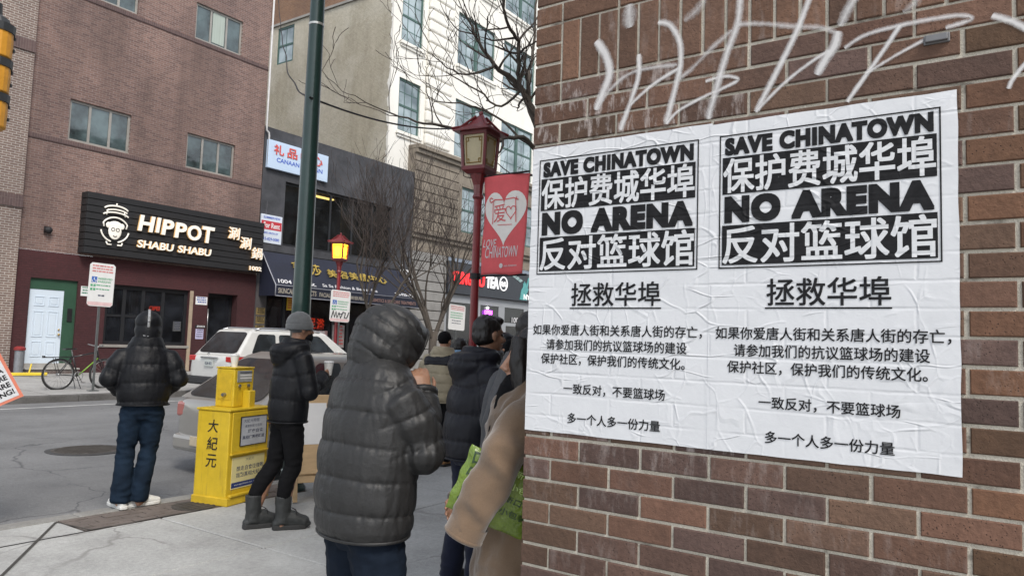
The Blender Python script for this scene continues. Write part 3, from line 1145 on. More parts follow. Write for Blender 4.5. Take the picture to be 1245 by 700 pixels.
g.build('neon_sign', m_neon, rm, world=True)
m_sheet = mat("paper_notice", (.62, .63, .66), .7, var=.12, scale=9)
m_print = mat("notice_print", (.09, .10, .14), .7, var=.3)
m_printr = mat("notice_print_red", (.5, .05, .05), .7, var=.3)
m_printb = mat("notice_print_blue", (.05, .10, .35), .7, var=.3)


def notice(parent, name, x0, x1, z0, z1, y, rows, m_=None, pr=None, axis=EX, seed=1, label=None, th=.006):
    """a flat sheet or sign with rows of print too small to read"""
    ax = Vector(axis)
    o_ = Vector((x0, y, z0))
    n = ax.cross(EZ)
    W, H = (x1 - x0), z1 - z0
    g = MB()
    g.prism([(0, 0), (W, 0), (W, H), (0, H)], o_ + n * 0, ax, EZ, -n * th)
    s_ = g.build(name, m_ or m_sheet, parent, world=True)
    if label:
        s_['label'] = label
    if rows:
        r_ = random.Random(seed)
        g = MB()
        for i in range(rows):
            zc = H * (1 - (i + .7) / (rows + .6))
            a = W * r_.uniform(.1, .2)
            while a < W * .84:
                b_ = min(a + W * r_.uniform(.06, .18), W * .9)
                q = [o_ + ax * p + EZ * (zc + d) + n * .0025 for p, d in ((a, 0), (b_, 0), (b_, H * .45 / rows), (a, H * .45 / rows))]
                g.quad(*q)
                a = b_ + W * .035
        g.build('print', pr or m_print, s_, world=True)
    return s_


notice(hb, 'notice', 14.36, 14.79, 2.56, 2.83, F - .03, 3, m_white, m_printb, seed=3)
notice(hb, 'notice', 10.66, 10.93, 2.58, 2.87, F - .03, 3, m_white, mat("notice_print_green", (.04, .2, .12), .7), seed=4)
notice(hb, 'notice', 14.43, 14.72, 1.40, 1.74, F - .03, 4, mat("lilac_paper", (.45, .42, .6), .7), m_print, seed=5)
notice(hb, 'notice', 14.40, 14.80, 1.77, 1.86, F - .03, 2, m_black, m_white, seed=6)
notice(hb, 'notice', 13.70, 13.98, 1.64, 1.96, F + .12, 5, m_white, m_print, seed=7)
MB().box((14.14, F - .05, .33), (14.26, F - .026, 3.0)).build('trim_post', mat("beige_trim", (.33, .26, .19), .7, var=.2), hb, world=True)
# recessed entrance
g = MB().box((14.82, F + .3, 2.86), (15.97, F + .36, 2.98)).box((14.82, F + .3, .36), (14.9, F + .36, 2.86)).box((15.89, F + .3, .36), (15.97, F + .36, 2.86))
en = g.build('entrance_door', m_dkframe, hb, world=True)
MB().box((14.9, F + .32, .36), (15.89, F + .335, 2.86)).build('pane', m_glass_dk, en, world=True)
g = MB().tube([(15.02, F + .24, 1.3), (15.02, F + .24, 2.45)], .018).tube([(15.02, F + .24, 1.4), (15.02, F + .32, 1.4)], .012).tube([(15.02, F + .24, 2.35), (15.02, F + .32, 2.35)], .012)
g.build('handle', mat("steel", (.5, .5, .5), .3, .9, var=.1), en, world=True, smooth=True)
m_gold = mat("gold_plaque", (.30, .22, .09), .4, .5, var=.4, scale=5)
m_stonedk = mat("dark_granite", (.075, .07, .072), .5, var=.4, scale=1.5, bmp=.002)
# the black slatted sign board
m_sign = mat("black_slats", (.013, .013, .0145), .6, var=.25, scale=2)
g = MB()
SZ0, SZ1, SX0, SX1, SY = 3.83, 5.66, 10.5, 16.68, F - .36
g.box((SX0 + .02, SY + .045, SZ0 + .02), (SX1, F - .002, SZ1 - .02))
n = 9
for i in range(n):
    h = (SZ1 - SZ0) / n
    g.box((SX0, SY, SZ0 + i * h + .012), (14.85, SY + .044, SZ0 + (i + 1) * h - .012))
    g.box((14.855, SY + .012, SZ0 + i * h + .012), (SX1, SY + .044, SZ0 + (i + 1) * h - .012))
for x in (SX0 - .01,):
    for i in range(n):
        h = (SZ1 - SZ0) / n
        g.box((x, SY + .046, SZ0 + i * h + .012), (x + .028, F - .002, SZ0 + (i + 1) * h - .012))
sg = thing('shop_sign', 'black slatted sign board with white HIPPOT lettering above the shop window', 'sign', (13.6, SY, SZ0))
g.build('slat_board', m_sign, sg, world=True, bevel=.004)
for x in (11.0, 13.0, 15.0):
    pass
m_lit = mat("lit_letter_face", (.72, .70, .64), .4, var=0, emit=(1, .90, .76), estr=.16, fine=False)
m_ledge = mat("letter_edge", (.75, .5, .25), .4, var=0, emit=(1, .55, .15), estr=.14, fine=False)
so = Vector((0, SY - .002, 0))


def channel(body, x0, z0, w, h, ax=EX, ay=EZ, d=.06, **kw):
    g_ = MB()
    text(g_, body, so, ax, ay, x0, z0, w, h, lift=.03, depth=d, **kw)
    o_ = g_.build('raised_letters', m_ledge, sg, world=True)
    g_ = MB()
    text(g_, body, so, ax, ay, x0, z0, w, h, lift=.03 + d + .001, **kw)
    g_.build('letter_face', m_lit, o_, world=True, fix=False)


# hand-brushed capitals: each letter a little different in height and lean
xx = 12.0
for ch, w, dz, h, sh in (('H', .54, .02, .50, .12), ('I', .17, .04, .48, .1), ('P', .42, .0, .50, .1), ('P', .42, -.03, .50, .08), ('O', .50, -.04, .50, .05), ('T', .46, -.06, .55, .08)):
    channel(ch, xx, 4.68 + dz, w, h, bold=.035, shear=sh)
    xx += w + .025
channel('SHABU', 12.02, 4.18, 1.2, .24, bold=.025, shear=.1)
channel('SHABU', 13.36, 4.18, 1.2, .24, bold=.025, shear=.1)
channel('涮', 15.17, 4.88, .46, .42, d=.05, bold=.012, shear=.05)
channel('涮', 15.66, 4.60, .46, .42, d=.05, bold=.012, shear=.05)
channel('鍋', 16.15, 4.30, .46, .42, d=.05, bold=.012, shear=.05)
channel('1002', 16.10, 3.885, .5, .15, d=.04, bold=.035)
# emblem: a round-headed figure under a stack of steaming lids, drawn in tube
cx_, cz_ = 11.33, 4.62
lz = lambda a, b_: (cx_ + a, SY - .05, cz_ + b_)


def arc(rx, rz, a0, a1, ox=0, oz=0, n=18):
    return [lz(ox + rx * math.cos(rad(a0 + (a1 - a0) * i / n)), oz + rz * math.sin(rad(a0 + (a1 - a0) * i / n))) for i in range(n + 1)]


g = MB()
g.tube([lz(-.33, .06)] + arc(.42, .40, 165, 15, 0, -.03)[2:-2] + [lz(.33, .06)], .024, 6)
g.tube(arc(.42, .40, 190, 255, 0, 0.02), .024, 6).tube(arc(.42, .40, 285, 350, 0, .02), .024, 6)
g.tube(arc(.40, .14, 160, 20, 0, .38), .024, 6).tube(arc(.33, .11, 160, 20, .02, .50), .022, 6).tube(arc(.36, .14, 165, 15, 0, .58), .026, 6)
g.tube([lz(-.28, .42), lz(-.24, .60)], .016, 6).tube([lz(.28, .42), lz(.24, .60)], .016, 6).tube([lz(0, .72), lz(0, .80)], .022, 6)
g.tube([lz(-.24, -.38), lz(-.2, -.46), lz(-.08, -.46)], .024, 6).tube([lz(.1, -.46), lz(.22, -.46), lz(.24, -.38)], .024, 6)
g.build('emblem_outline', m_lit, sg, world=True, smooth=True)
hd = MB().ball(lz(0, -.04), (.2, .02, .26)).ball(lz(-.2, .12), (.08, .018, .09)).ball(lz(.2, .12), (.08, .018, .09)).ball(lz(0, .14), (.2, .019, .12)).build('emblem_face', m_lit, sg, world=True, smooth=True)
g = MB()
for s_ in (-1, 1):
    g.tube([(p[0], SY - .075, p[2]) for p in arc(.05, .05, 0, 360, s_ * .07, .0)], .009, 5)
g.tube([(p[0], SY - .075, p[2]) for p in arc(.05, .03, 180, 360, 0, -.18)], .012, 5)
g.build('face_lines', m_black, hd, world=True)
# small lamps over the sign and a camera dome
g = MB().ball((9.62, F - .1, 4.38), (.11, .1, .1)).box((9.53, F - .06, 4.3), (9.71, F - .027, 4.48))
g.build('wall_lamp', m_black, hb, world=True, smooth=False)

# ---- charcoal two-storey building with the beauty salon
sal = thing('salon_building', 'charcoal two storey building with wide dark windows above a navy awning', 'building', (20.9, F, FZ))
m_char, nt, b = nodes_of("charcoal_render")
v = coords(nt)
n1 = noise_t(nt, v, 1.1, 7, .68)
c = ramp(nt, n1, .32, .7, (.024, .025, .029), (.078, .08, .09))
n2 = noise_t(nt, coords(nt, (1, 1, .15)), 2.2, 5, .7)
c = mixrgb(nt, math_n(nt, 'MULTIPLY', ramp(nt, n2, .62, .72), .45), c, (.33, .33, .35))
nt.links.new(c, b.inputs['Base Color'])
b.inputs['Roughness'].default_value = .75
bump(nt, b, n1, .01)
GX0, GX1, GT = 16.72, 24.95, 9.33
gw = [(17.78, 5.0, 23.6, 7.45), (17.2, .5, 24.6, 3.6)]
wall_mb(GX0, GX1, .2, GT, F, gw, .22).build('wall', m_char, sal, world=True)
MB().quad((GX1, F, .2), (GX1, F + 12, .2), (GX1, F + 12, GT), (GX1, F, GT)).build('side_wall', m_char, sal, world=True)
MB().quad((GX0, F, GT), (GX1, F, GT), (GX1, F + 12, GT), (GX0, F + 12, GT)).build('roof', m_char, sal, world=True)
g = MB()
for a, b_ in ((F - .02, F + .001),):
    g.box((GX0 + .002, F - .025, 4.72), (GX1, F - .001, 4.99))
g.build('ledge', m_char, sal, world=True)
# upper windows see-through to a lit ceiling
ya, yb = F + .12, F + .18
g = MB()
fx = [17.78, 19.0, 20.15, 21.35, 22.5, 23.6]
g.box((17.78, ya, 7.36), (23.6, yb, 7.45)).box((17.78, ya, 5.0), (23.6, yb, 5.09))
for i, x in enumerate(fx):
    w = .045
    x_ = min(max(x, 17.78 + w), 23.6 - w)
    g.box((x_ - w, ya + .003, 5.09), (x_ + w, yb, 7.36))
fr = g.build('upper_window', m_dkframe, sal, world=True)
MB().box((17.8, yb - .03, 5.02), (23.58, yb - .02, 7.43)).build('pane', glass_mat("upper_glass", (.012, .014, .016), alpha=.62, rough=.04), fr, world=True)
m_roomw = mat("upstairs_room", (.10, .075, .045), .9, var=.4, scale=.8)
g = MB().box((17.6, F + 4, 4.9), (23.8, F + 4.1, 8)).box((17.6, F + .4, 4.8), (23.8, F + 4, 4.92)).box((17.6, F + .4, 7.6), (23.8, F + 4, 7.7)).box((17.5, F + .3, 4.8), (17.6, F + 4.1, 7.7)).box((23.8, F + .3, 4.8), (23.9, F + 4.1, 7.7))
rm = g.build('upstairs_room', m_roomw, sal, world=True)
m_tubelamp = mat("ceiling_lamp", (1, .9, .6), .5, var=0, emit=(1, .72, .22), estr=5, fine=False)
MB().box((19.75, F + .9, 7.38), (21.0, F + 1.1, 7.43)).build('ceiling_lamp', m_tubelamp, rm, world=True)
MB().box((18.2, F + 2.2, 7.38), (19.2, F + 2.35, 7.43)).build('ceiling_lamp', m_tubelamp, rm, world=True)
m_cur = mat("tan_curtain", (.26, .19, .09), .9, var=.35, scale=4, stretch=(5, 5, .2))
for a, b_ in ((21.1, 21.9), (22.1, 22.45)):
    MB().box((a, F + .5, 5.1), (b_, F + .56, 7.4)).build('curtain', m_cur, rm, world=True)
g = MB()
text(g, '卡拉OK', (18.1, F + .24, 6.05), EX, EZ, 0, 0, 1.1, .5, bold=.01)
g.build('window_lettering', mat("dim_red_vinyl", (.16, .03, .03), .6), fr, world=True)
# ground floor glazing
g = MB()
ya, yb = F + .1, F + .17
g.box((17.2, ya, 3.1), (24.6, yb, 3.6)).box((17.2, ya, .5), (24.6, yb, .95))
for x in (17.2, 18.05, 18.75, 19.3, 20.5, 21.3, 22.4, 23.4, 24.48):
    g.box((x, ya + .003, .95), (x + .12, yb, 3.1))
fr = g.build('shop_window', m_dkframe, sal, world=True)
MB().box((17.3, yb - .03, .9), (24.5, yb - .02, 3.15)).build('pane', m_glass_dk, fr, world=True)
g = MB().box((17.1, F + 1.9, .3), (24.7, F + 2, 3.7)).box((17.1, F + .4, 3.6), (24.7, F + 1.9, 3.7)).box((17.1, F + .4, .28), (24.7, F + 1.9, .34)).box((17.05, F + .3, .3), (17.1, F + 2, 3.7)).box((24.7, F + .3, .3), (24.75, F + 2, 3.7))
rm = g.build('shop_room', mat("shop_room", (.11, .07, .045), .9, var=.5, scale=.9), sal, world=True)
g = MB()
for i in range(5):
    g.box((18.2 + i * 1.2, F + 1.0, 3.5), (18.7 + i * 1.2, F + 1.12, 3.55))
g.build('ceiling_lamp', mat("dim_shop_lamp", (1, .8, .5), .5, var=0, emit=(1, .7, .35), estr=2.0, fine=False), rm, world=True)
m_postr = mat("pale_red_poster", (.42, .25, .24), .7, var=.35, scale=6)
notice(sal, 'window_poster', 19.45, 20.3, 1.02, 1.86, F + .1, 6, m_postr, m_white, seed=8)
notice(sal, 'window_poster', 20.55, 21.2, 1.2, 2.12, F + .1, 6, mat("grey_poster", (.32, .28, .27), .7, var=.4, scale=6), m_printr, seed=9)
notice(sal, 'window_poster', 18.2, 18.5, 2.58, 3.08, F + .08, 5, mat("yellow_sign", (.65, .42, .03), .6, var=.1), m_printr, seed=10)
notice(sal, 'window_poster', 17.35, 17.95, 1.3, 1.75, F + .1, 4, m_postr, m_printr, seed=12)
g = MB()
rr = random.Random(4)
text(g, '足', (19.42, F + .28, 1.92), EX, EZ, 0, 0, .4, .42, depth=.02, bold=.025)
text(g, '浴', (19.86, F + .28, 1.92), EX, EZ, 0, 0, .4, .42, depth=.02, bold=.025)
g.build('neon_sign', m_neon, rm, world=True)
for i, z in enumerate((2.44, 2.12, 1.8)):
    notice(sal, 'name_plaque', 16.78, 17.16, z - .1, z + .16, F - .02, 3, m_gold, m_black, seed=20 + i)
MB().box((16.74, F - .012, .3), (17.19, F - .002, 3.5)).build('granite_pier', m_stonedk, sal, world=True)

# signs on the salon building
cs = thing('shop_sign', 'pale blue sign with red characters and blue CANAAN lettering under the roof edge', 'sign', (18.2, F - .12, 7.75))
g = MB().box((16.82, F - .14, 7.78), (19.68, F - .004, 8.84))
g.build('sign_box', mat("pale_blue_sign", (.50, .62, .78), .4, var=.06, scale=1), cs, world=True, bevel=.015)
m_redv = mat("red_vinyl", (.62, .09, .07), .5, var=.15)
m_bluev = mat("blue_vinyl", (.06, .12, .5), .5, var=.15)
so2 = Vector((0, F - .143, 0))
for i, ch in enumerate('礼品中心'):
    g = MB()
    text(g, ch, so2, EX, EZ, 17.05 + i * .62, 8.33, .46, .38, lift=.002, depth=.02, bold=.014)
    g.build('raised_letters', m_redv, cs, world=True)
g = MB()
text(g, 'CANAAN', so2, EX, EZ, 17.2, 8.06, 1.05, .17, lift=.002, bold=.02)
g.build('lettering', m_bluev, cs, world=True, fix=False)
g = MB()
text(g, 'DESIGN', so2, EX, EZ, 18.4, 8.06, 1.0, .17, lift=.002, bold=.02)
g.build('lettering', m_bluev, cs, world=True, fix=False)
rs = thing('rental_sign', 'white rental sign with a red band on the charcoal wall beside the black slatted sign', 'sign', (17.2, F - .04, 5))
g = MB().box((16.74, F - .05, 5.0), (17.68, F - .004, 6.05))
g.build('sign_panel', mat("bluish_white_sign", (.62, .68, .76), .5, var=.05), rs, world=True, bevel=.006)
so3 = Vector((0, F - .0505, 0))
MB().quad((16.76, F - .053, 5.5), (17.66, F - .053, 5.5), (17.66, F - .053, 5.82), (16.76, F - .053, 5.82)).build('red_band', mat("sign_red", (.5, .035, .05), .5, var=.1), rs, world=True)
for s_, z, h, m_, x0, w in (('SUMMERVIEW', 5.9, .09, m_bluev, 16.84, .75), ('For Rent', 5.56, .2, m_white, 16.86, .72), ('1002 ARCH ST', 5.34, .07, m_bluev, 16.86, .66), ('215-829-0080', 5.1, .11, m_bluev, 16.8, .78)):
    g = MB()
    text(g, s_, so3, EX, EZ, x0, z, w, h, lift=.004, bold=.025)
    g.build('lettering', m_, rs, world=True, fix=False)

# awning
aw = thing('awning', 'navy blue shop awning with gold characters above the salon windows', 'awning', (20.6, F, 3.0))
m_awn = mat("navy_canvas", (.011, .014, .030), .62, var=.28, scale=1.3, bmp=.004, bscale=9)
AX0, AX1 = 16.85, 24.55
top, low, val, dp = 4.66, 3.42, 3.03, .95
g = MB()
NX = 32
vs_, fs = [], []
prof = [(0, top), (.06, top + .01), (.3, 4.32), (.6, 3.9), (dp, low), (dp + .005, low - .02), (dp, val)]
for i in range(NX + 1):
    x = AX0 + (AX1 - AX0) * i / NX
    for k_, (d, z) in enumerate(prof):
        sag = -.03 * math.sin(math.pi * ((i * 4 / NX) % 1)) if 1 < k_ < 4 else 0
        vs_.append((x, F - d - .004, z + sag + .012 * smooth_noise((x, d, z), 1.5)))
K = len(prof)
for i in range(NX):
    for k_ in range(K - 1):
        a = i * K + k_
        fs.append((a, a + 1, a + K + 1, a + K))
g.add(vs_, fs)
for x in (AX0, AX1):
    g.add([(x, F - d - .004, z) for d, z in prof] + [(x, F - .004, val)], [tuple(range(K + 1))])
o = g.build('canvas', m_awn, aw, world=True, smooth=False)
so_ = o.modifiers.new("thickness", 'SOLIDIFY')
so_.thickness = .008
m_pipe = mat("awning_piping", (.30, .31, .35), .6, var=.15)
g = MB()
for x in (AX0 - .005, AX1 + .005):
    g.tube([(x, F - d - .01, z) for d, z in prof], .02, 6)
g.tube([(AX0, F - dp - .014, val), (AX1, F - dp - .014, val)], .014, 6).tube([(AX0, F - dp - .014, low), (AX1, F - dp - .014, low)], .012, 6)
g.build('piping', m_pipe, aw, world=True, smooth=True)
# lettering lies in the sloping plane of the canvas
slope = Vector((0, -(dp - .3), low - 4.32)).normalized()
up_ = -slope
oa = Vector((0, F - .3 - .004, 4.32))
m_goldl = mat("gold_letter", (.50, .36, .08), .4, .3, var=.2)


def on_awn(ch, x, z, w, h, m_, name='lettering', bold=.0, depth=.0, **kw):
    s0 = (z - 4.32) / up_.z
    g_ = MB()
    text(g_, ch, oa, EX, up_, x, s0, w, h / up_.z, lift=.035, depth=depth, bold=bold, **kw)
    g_.build(name, m_, aw, world=True, fix=bool(depth))


for ch, x, w, h in (('莎', 17.95, .62, .44), ('莎', 18.72, .58, .44), ('美', 19.6, .48, .32), ('容', 20.2, .48, .32), ('美', 20.75, .48, .32), ('體', 21.3, .48, .32), ('中', 21.85, .46, .32), ('心', 22.36, .5, .31)):
    on_awn(ch, x, 3.93, w, h, m_goldl, 'raised_letters', bold=.006, depth=.03)
m_wl = mat("white_lettering", (.62, .62, .64), .6, var=.15)
on_awn('1004 Arch St.', 16.98, 3.48, 1.75, .15, m_wl, bold=.02, shear=.15)
on_awn('Sa Sa Fashion & Beauty Spa', 19.05, 3.47, 2.95, .16, m_wl, bold=.012, shear=.2)
on_awn('215-923-8222', 23.05, 3.47, 1.25, .12, m_wl, bold=.03)
m_gl = mat("dull_valance_lettering", (.36, .33, .28), .6, var=.2)
ov = Vector((0, F - dp - .012, 0))
for s_, x, w, h, m_ in (('SKINCARE PRODUCTS', 16.95, 1.75, .19, m_gl), ('FACIAL SERVICE', 18.85, 1.2, .16, m_gl), ('美容用品', 20.4, .9, .15, m_gl), ('COSMETICS & SKIN CARE TREATMENTS', 21.5, 2.8, .14, mat("rust_valance_lettering", (.28, .17, .15), .6))):
    g = MB()
    text(g, s_, ov, EX, EZ, x, 3.13, w, h, lift=.02, bold=.02)
    g.build('lettering', m_, aw, world=True, fix=False)
# small white lamp on the wall over the awning
g = MB().tube([(24.2, F, 4.9), (24.2, F - .25, 4.95), (24.2, F - .3, 4.7)], .02, 8).box((24.0, F - .42, 4.62), (24.4, F - .25, 4.72))
g.build('wall_lamp', m_white, sal, world=True)
# downpipe between the two buildings
dpz = thing('downpipe', 'white bent downpipe between the mauve brick and charcoal walls', 'pipe', (16.78, F, 7.6))
g = MB().tube([(16.73, F - .07, 16.2), (16.73, F - .07, 9.3), (16.73, F - .08, 9.15), (16.83, F - .09, 9.08), (16.85, F - .09, 8.95), (16.85, F - .09, 7.9)], .035, 8)
g.build('pipe', mat("pale_pipe", (.5, .5, .5), .5, var=.2), dpz, world=True, smooth=True)

# ---- tall white building behind and beyond
wt = thing('tall_building', 'tall cream white building with green sash windows and tan side wall', 'building', (29, 23.3, FZ))
W = 23.3
m_wht, nt, b = nodes_of("cream_painted_masonry")
v = coords(nt)
n1 = noise_t(nt, coords(nt, (1, 1, .4)), .9, 6, .65)
n2 = noise_t(nt, v, 7, 4, .6)
c = ramp(nt, n1, .3, .7, (.72, .70, .645), (.80, .785, .735))
c = mixrgb(nt, math_n(nt, 'MULTIPLY', ramp(nt, n2, .6, .75), .3), c, (.45, .42, .36))
nt.links.new(c, b.inputs['Base Color'])
b.inputs['Roughness'].default_value = .8
bump(nt, b, n2, .012)
m_tan, nt, b = nodes_of("tan_side_render")
v = coords(nt)
sp = N(nt, "ShaderNodeSeparateXYZ")
tc = N(nt, "ShaderNodeTexCoord")
nt.links.new(tc.outputs['Object'], sp.inputs[0])
n1 = noise_t(nt, coords(nt, (1, 1, .2)), 1.3, 6, .65)
n2 = noise_t(nt, v, .35, 5, .6)
c = ramp(nt, n1, .3, .72, (.36, .325, .25), (.50, .455, .36))
c = mixrgb(nt, ramp(nt, n2, .42, .62), c, (.55, .515, .43))
n3 = noise_t(nt, v, 6, 5, .65)
c = mixrgb(nt, .4, c, ramp(nt, n3, .3, .7, (.6, .6, .6), (1.1, 1.1, 1.1)), 'MULTIPLY')
cb = N(nt, "ShaderNodeCombineXYZ")
nt.links.new(sp.outputs['Y'], cb.inputs[0])
nt.links.new(sp.outputs['Z'], cb.inputs[1])
bt = N(nt, "ShaderNodeTexBrick", offset=.5)
bt.inputs['Scale'].default_value = 1
bt.inputs['Brick Width'].default_value = .21
bt.inputs['Row Height'].default_value = .07
bt.inputs['Mortar Size'].default_value = .006
bt.inputs['Mortar Smooth'].default_value = .5
nt.links.new(cb.outputs[0], bt.inputs['Vector'])
c = mixrgb(nt, math_n(nt, 'MULTIPLY', bt.outputs['Fac'], .25), c, (.16, .145, .11))
nt.links.new(c, b.inputs['Base Color'])
b.inputs['Roughness'].default_value = .9
bump(nt, b, math_n(nt, 'SUBTRACT', n3, math_n(nt, 'MULTIPLY', bt.outputs['Fac'], .5)), .02)
TX = 23.62
ZL = 17.8
g = wall_mb(W, W + 16, .2, ZL, TX, [(30.3, 15.65, 31.6, 17.6)], .15, axis='y')
g.build('side_wall', m_tan, wt, world=True)
m_orb = brick_mat("orange_brick", (.30, .17, .10), (.24, .13, .08), (.36, .30, .24), 'yz', stain=.2)
g = MB().quad((TX - .03, W + 16, ZL), (TX - .03, W + .02, ZL), (TX - .03, W + .02, 25), (TX - .03, W + 16, 25)).quad((TX - .03, W + 16, ZL), (TX - .03, W + .02, ZL), (TX, W + .02, ZL - .01), (TX, W + 16, ZL - .01))
g.build('upper_side_wall', m_orb, wt, world=True)
MB().box((TX - .08, W + .05, ZL - .06), (TX - .032, W + 16, ZL + .06)).build('flashing', m_alu, wt, world=True)
m_sash = mat("green_sash", (.055, .11, .095), .5, var=.2, scale=3)
m_wglass, nt, b = nodes_of("old_window_glass")
v = coords(nt)
nt.links.new(ramp(nt, noise_t(nt, v, .6, 3, .6), .35, .65, (.09, .125, .14), (.38, .46, .49)), b.inputs['Base Color'])  # dark to pale patches in the colour imitate sky reflections
b.inputs['Roughness'].default_value = .06
b.inputs['Specular IOR Level'].default_value = .9
bump(nt, b, noise_t(nt, v, 1.8, 2, .5), .012)


def sash(parent, x0, x1, z0, z1, y, cols, rows=4, inset=.14, axis='x', units=1):
    P = (lambda a, d, z: (a, y + d, z)) if axis == 'x' else (lambda a, d, z: (y + d, a, z))
    g_ = MB()
    fw = .10
    g_.box(P(x0, inset - .07, z0), P(x1, inset, z0 + fw)).box(P(x0, inset - .07, z1 - fw), P(x1, inset, z1))
    g_.box(P(x0, inset - .068, z0 + fw), P(x0 + fw, inset, z1 - fw)).box(P(x1 - fw, inset - .068, z0 + fw), P(x1, inset, z1 - fw))
    zm = (z0 + z1) / 2
    g_.box(P(x0 + fw, inset - .06, zm - .05), P(x1 - fw, inset, zm + .05))
    for u in range(1, units):
        c_ = x0 + (x1 - x0) * u / units
        g_.box(P(c_ - .12, inset - .09, z0 + fw), P(c_ + .12, inset, z1 - fw))
    for k_ in range(1, cols):
        c_ = x0 + (x1 - x0) * k_ / cols
        g_.box(P(c_ - .018, inset - .045, z0 + fw), P(c_ + .018, inset, z1 - fw))
    for k_ in range(1, rows):
        if k_ * 2 == rows:
            continue
        c_ = z0 + (z1 - z0) * k_ / rows
        g_.box(P(x0 + fw, inset - .043, c_ - .018), P(x1 - fw, inset, c_ + .018))
    f_ = g_.build('window', m_sash, parent, world=True)
    MB().box(P(x0 + .03, inset - .035, z0 + .03), P(x1 - .03, inset - .03, z1 - .03)).build('pane', m_wglass, f_, world=True)
    return f_


ROWS = [(6.9, 9.4), (11.2, 13.72), (15.45, 18.05), (19.95, 22.5)]
ROWSB = [(10.95, 13.95), (15.72, 18.5), (20.2, 23.0)]
holes = []
for (a, b_) in ROWS[1:]:
    holes.append((24.19, a, 25.67, b_))
for (a, b_) in ROWSB:
    for x0 in (28.33, 32.37, 36.4):
        holes.append((x0, a, x0 + 3.2, b_))
g = wall_mb(TX, 44, .2, 24.6, W, holes, .16)
g.build('wall', m_wht, wt, world=True)
MB().quad((TX, W, 24.6), (44, W, 24.6), (44, W + 16, 24.6), (TX, W + 16, 24.6)).build('roof', m_char, wt, world=True)
MB().box((TX - .2, W - .5, 24.2), (44, W - .002, 24.9)).build('cornice', m_wht, wt, world=True, bevel=.05)
for h in holes:
    two = h[2] - h[0] > 2
    fr = sash(wt, h[0], h[2], h[1], h[3], W, 4 if two else 3, 4, units=2 if two else 1)
    g = MB().box((h[0] - .12, W - .14, h[1] - .16), (h[2] + .12, W - .002, h[1] - .003))
    g.box((h[0] - .05, W - .08, h[1] - .28), (h[2] + .05, W - .001, h[1] - .163))
    g.build('sill', m_wht, fr, world=True, bevel=.02)
sash(wt, 30.3, 31.6, 15.65, 17.6, TX, 2, 2, axis='y', inset=.1)
# rough white edge strip at the corner, where paint meets the tan side
g = MB()
zz = .5
r3 = random.Random(8)
while zz < 24:
    h = r3.uniform(.2, .5)
    d = r3.uniform(.02, .22)
    g.quad((TX - .006, W + d, zz), (TX - .006, W - .0, zz), (TX - .006, W - .0, zz + h), (TX - .006, W + r3.uniform(.02, .22), zz + h))
    zz += h
g.build('paint_edge', m_wht, wt, world=True, fix=False)
# quoined pier: stacked blocks with bevelled edges
z = 11.0
while z < 24:
    MB().box((25.98, W - .20, z), (27.82, W - .002, z + .50)).build('quoin', m_wht, wt, world=True, bevel=.07)
    z += .56
MB().box((25.98 + .1, W - .11, 10.6), (27.72, W - .003, 24)).build('pier', m_wht, wt, world=True)
# brown stone base with its cornice
m_stone, nt, b = nodes_of("brown_stone")
v = coords(nt)
n1 = noise_t(nt, v, 1.6, 6, .65)
c = ramp(nt, n1, .3, .7, (.15, .125, .10), (.27, .235, .19))
nt.links.new(c, b.inputs['Base Color'])
b.inputs['Roughness'].default_value = .9
bump(nt, b, n1, .02)
SB = W - .42
h2 = [(28.6, 7.1, 31.4, 9.4), (32.6, 7.1, 35.4, 9.4), (36.6, 7.1, 39.4, 9.4), (27.55, .4, 36.9, 5.6)]
wall_mb(25.0, 44, .2, 10.6, SB, h2, .3).build('stone_base', m_stone, wt, world=True)
MB().quad((25.0, SB, .2), (25.0, W, .2), (25.0, W, 10.6), (25.0, SB, 10.6)).build('stone_return', m_stone, wt, world=True)
for h in h2[:3]:
    sash(wt, h[0], h[2], h[1], h[3], SB, 4, 4, units=2)
g = MB()
for k_, (z0, z1, d) in enumerate(((10.5, 10.7, .30), (10.3, 10.498, .18), (6.55, 6.75, .24), (6.35, 6.548, .13), (5.72, 5.9, .1))):
    g.box((24.98, SB - d, z0), (44, SB - .002 + (.42 if k_ == 0 else 0), z1))
g.build('stone_cornice', m_stone, wt, world=True, bevel=.03)
m_pst = mat("grey_pier_stone", (.25, .245, .235), .85, var=.25, scale=2, bmp=.008)
z = .3
while z < 5.6:
    MB().box((25.02, SB - .1, z), (27.5, SB - .002, z + .42)).build('pier_block', m_pst, wt, world=True, bevel=.03)
    z += .455
z = 6.8
while z < 10.2:
    for x0, x1 in ((25.02, 26.2), (26.22, 28.3)):
        MB().box((x0, SB - .06, z), (x1, SB - .002, z + .42)).build('stone_block', m_stone, wt, world=True, bevel=.03)
    z += .45
# shop front of the tea shop inside the base opening
m_shopgrey = mat("grey_shopfront", (.30, .315, .335), .5, var=.08, scale=1)
ya, yb = SB + .02, SB + .1
g = MB().box((27.56, ya, 3.55), (36.9, yb, 3.95)).box((27.56, ya, .42), (36.9, yb, .9))
for x0, x1 in ((27.56, 27.75), (30.0, 30.5), (32.15, 32.7), (34.6, 35.0), (36.6, 36.9)):
    g.box((x0, ya + .003, .9), (x1, yb, 3.55))
for x0, x1 in ((30.5, 32.15), (32.7, 34.6)):
    g.box((x0, ya + .01, 2.55), (x1, yb, 2.72))
    g.box((x0, ya + .01, .9), (x0 + .16, yb, 2.55)).box((x1 - .16, ya + .01, .9), (x1, yb, 2.55))
fr = g.build('shopfront', m_shopgrey, wt, world=True)
MB().box((27.6, yb - .04, .7), (36.8, yb - .03, 3.7)).build('pane', m_glass_dk, fr, world=True)
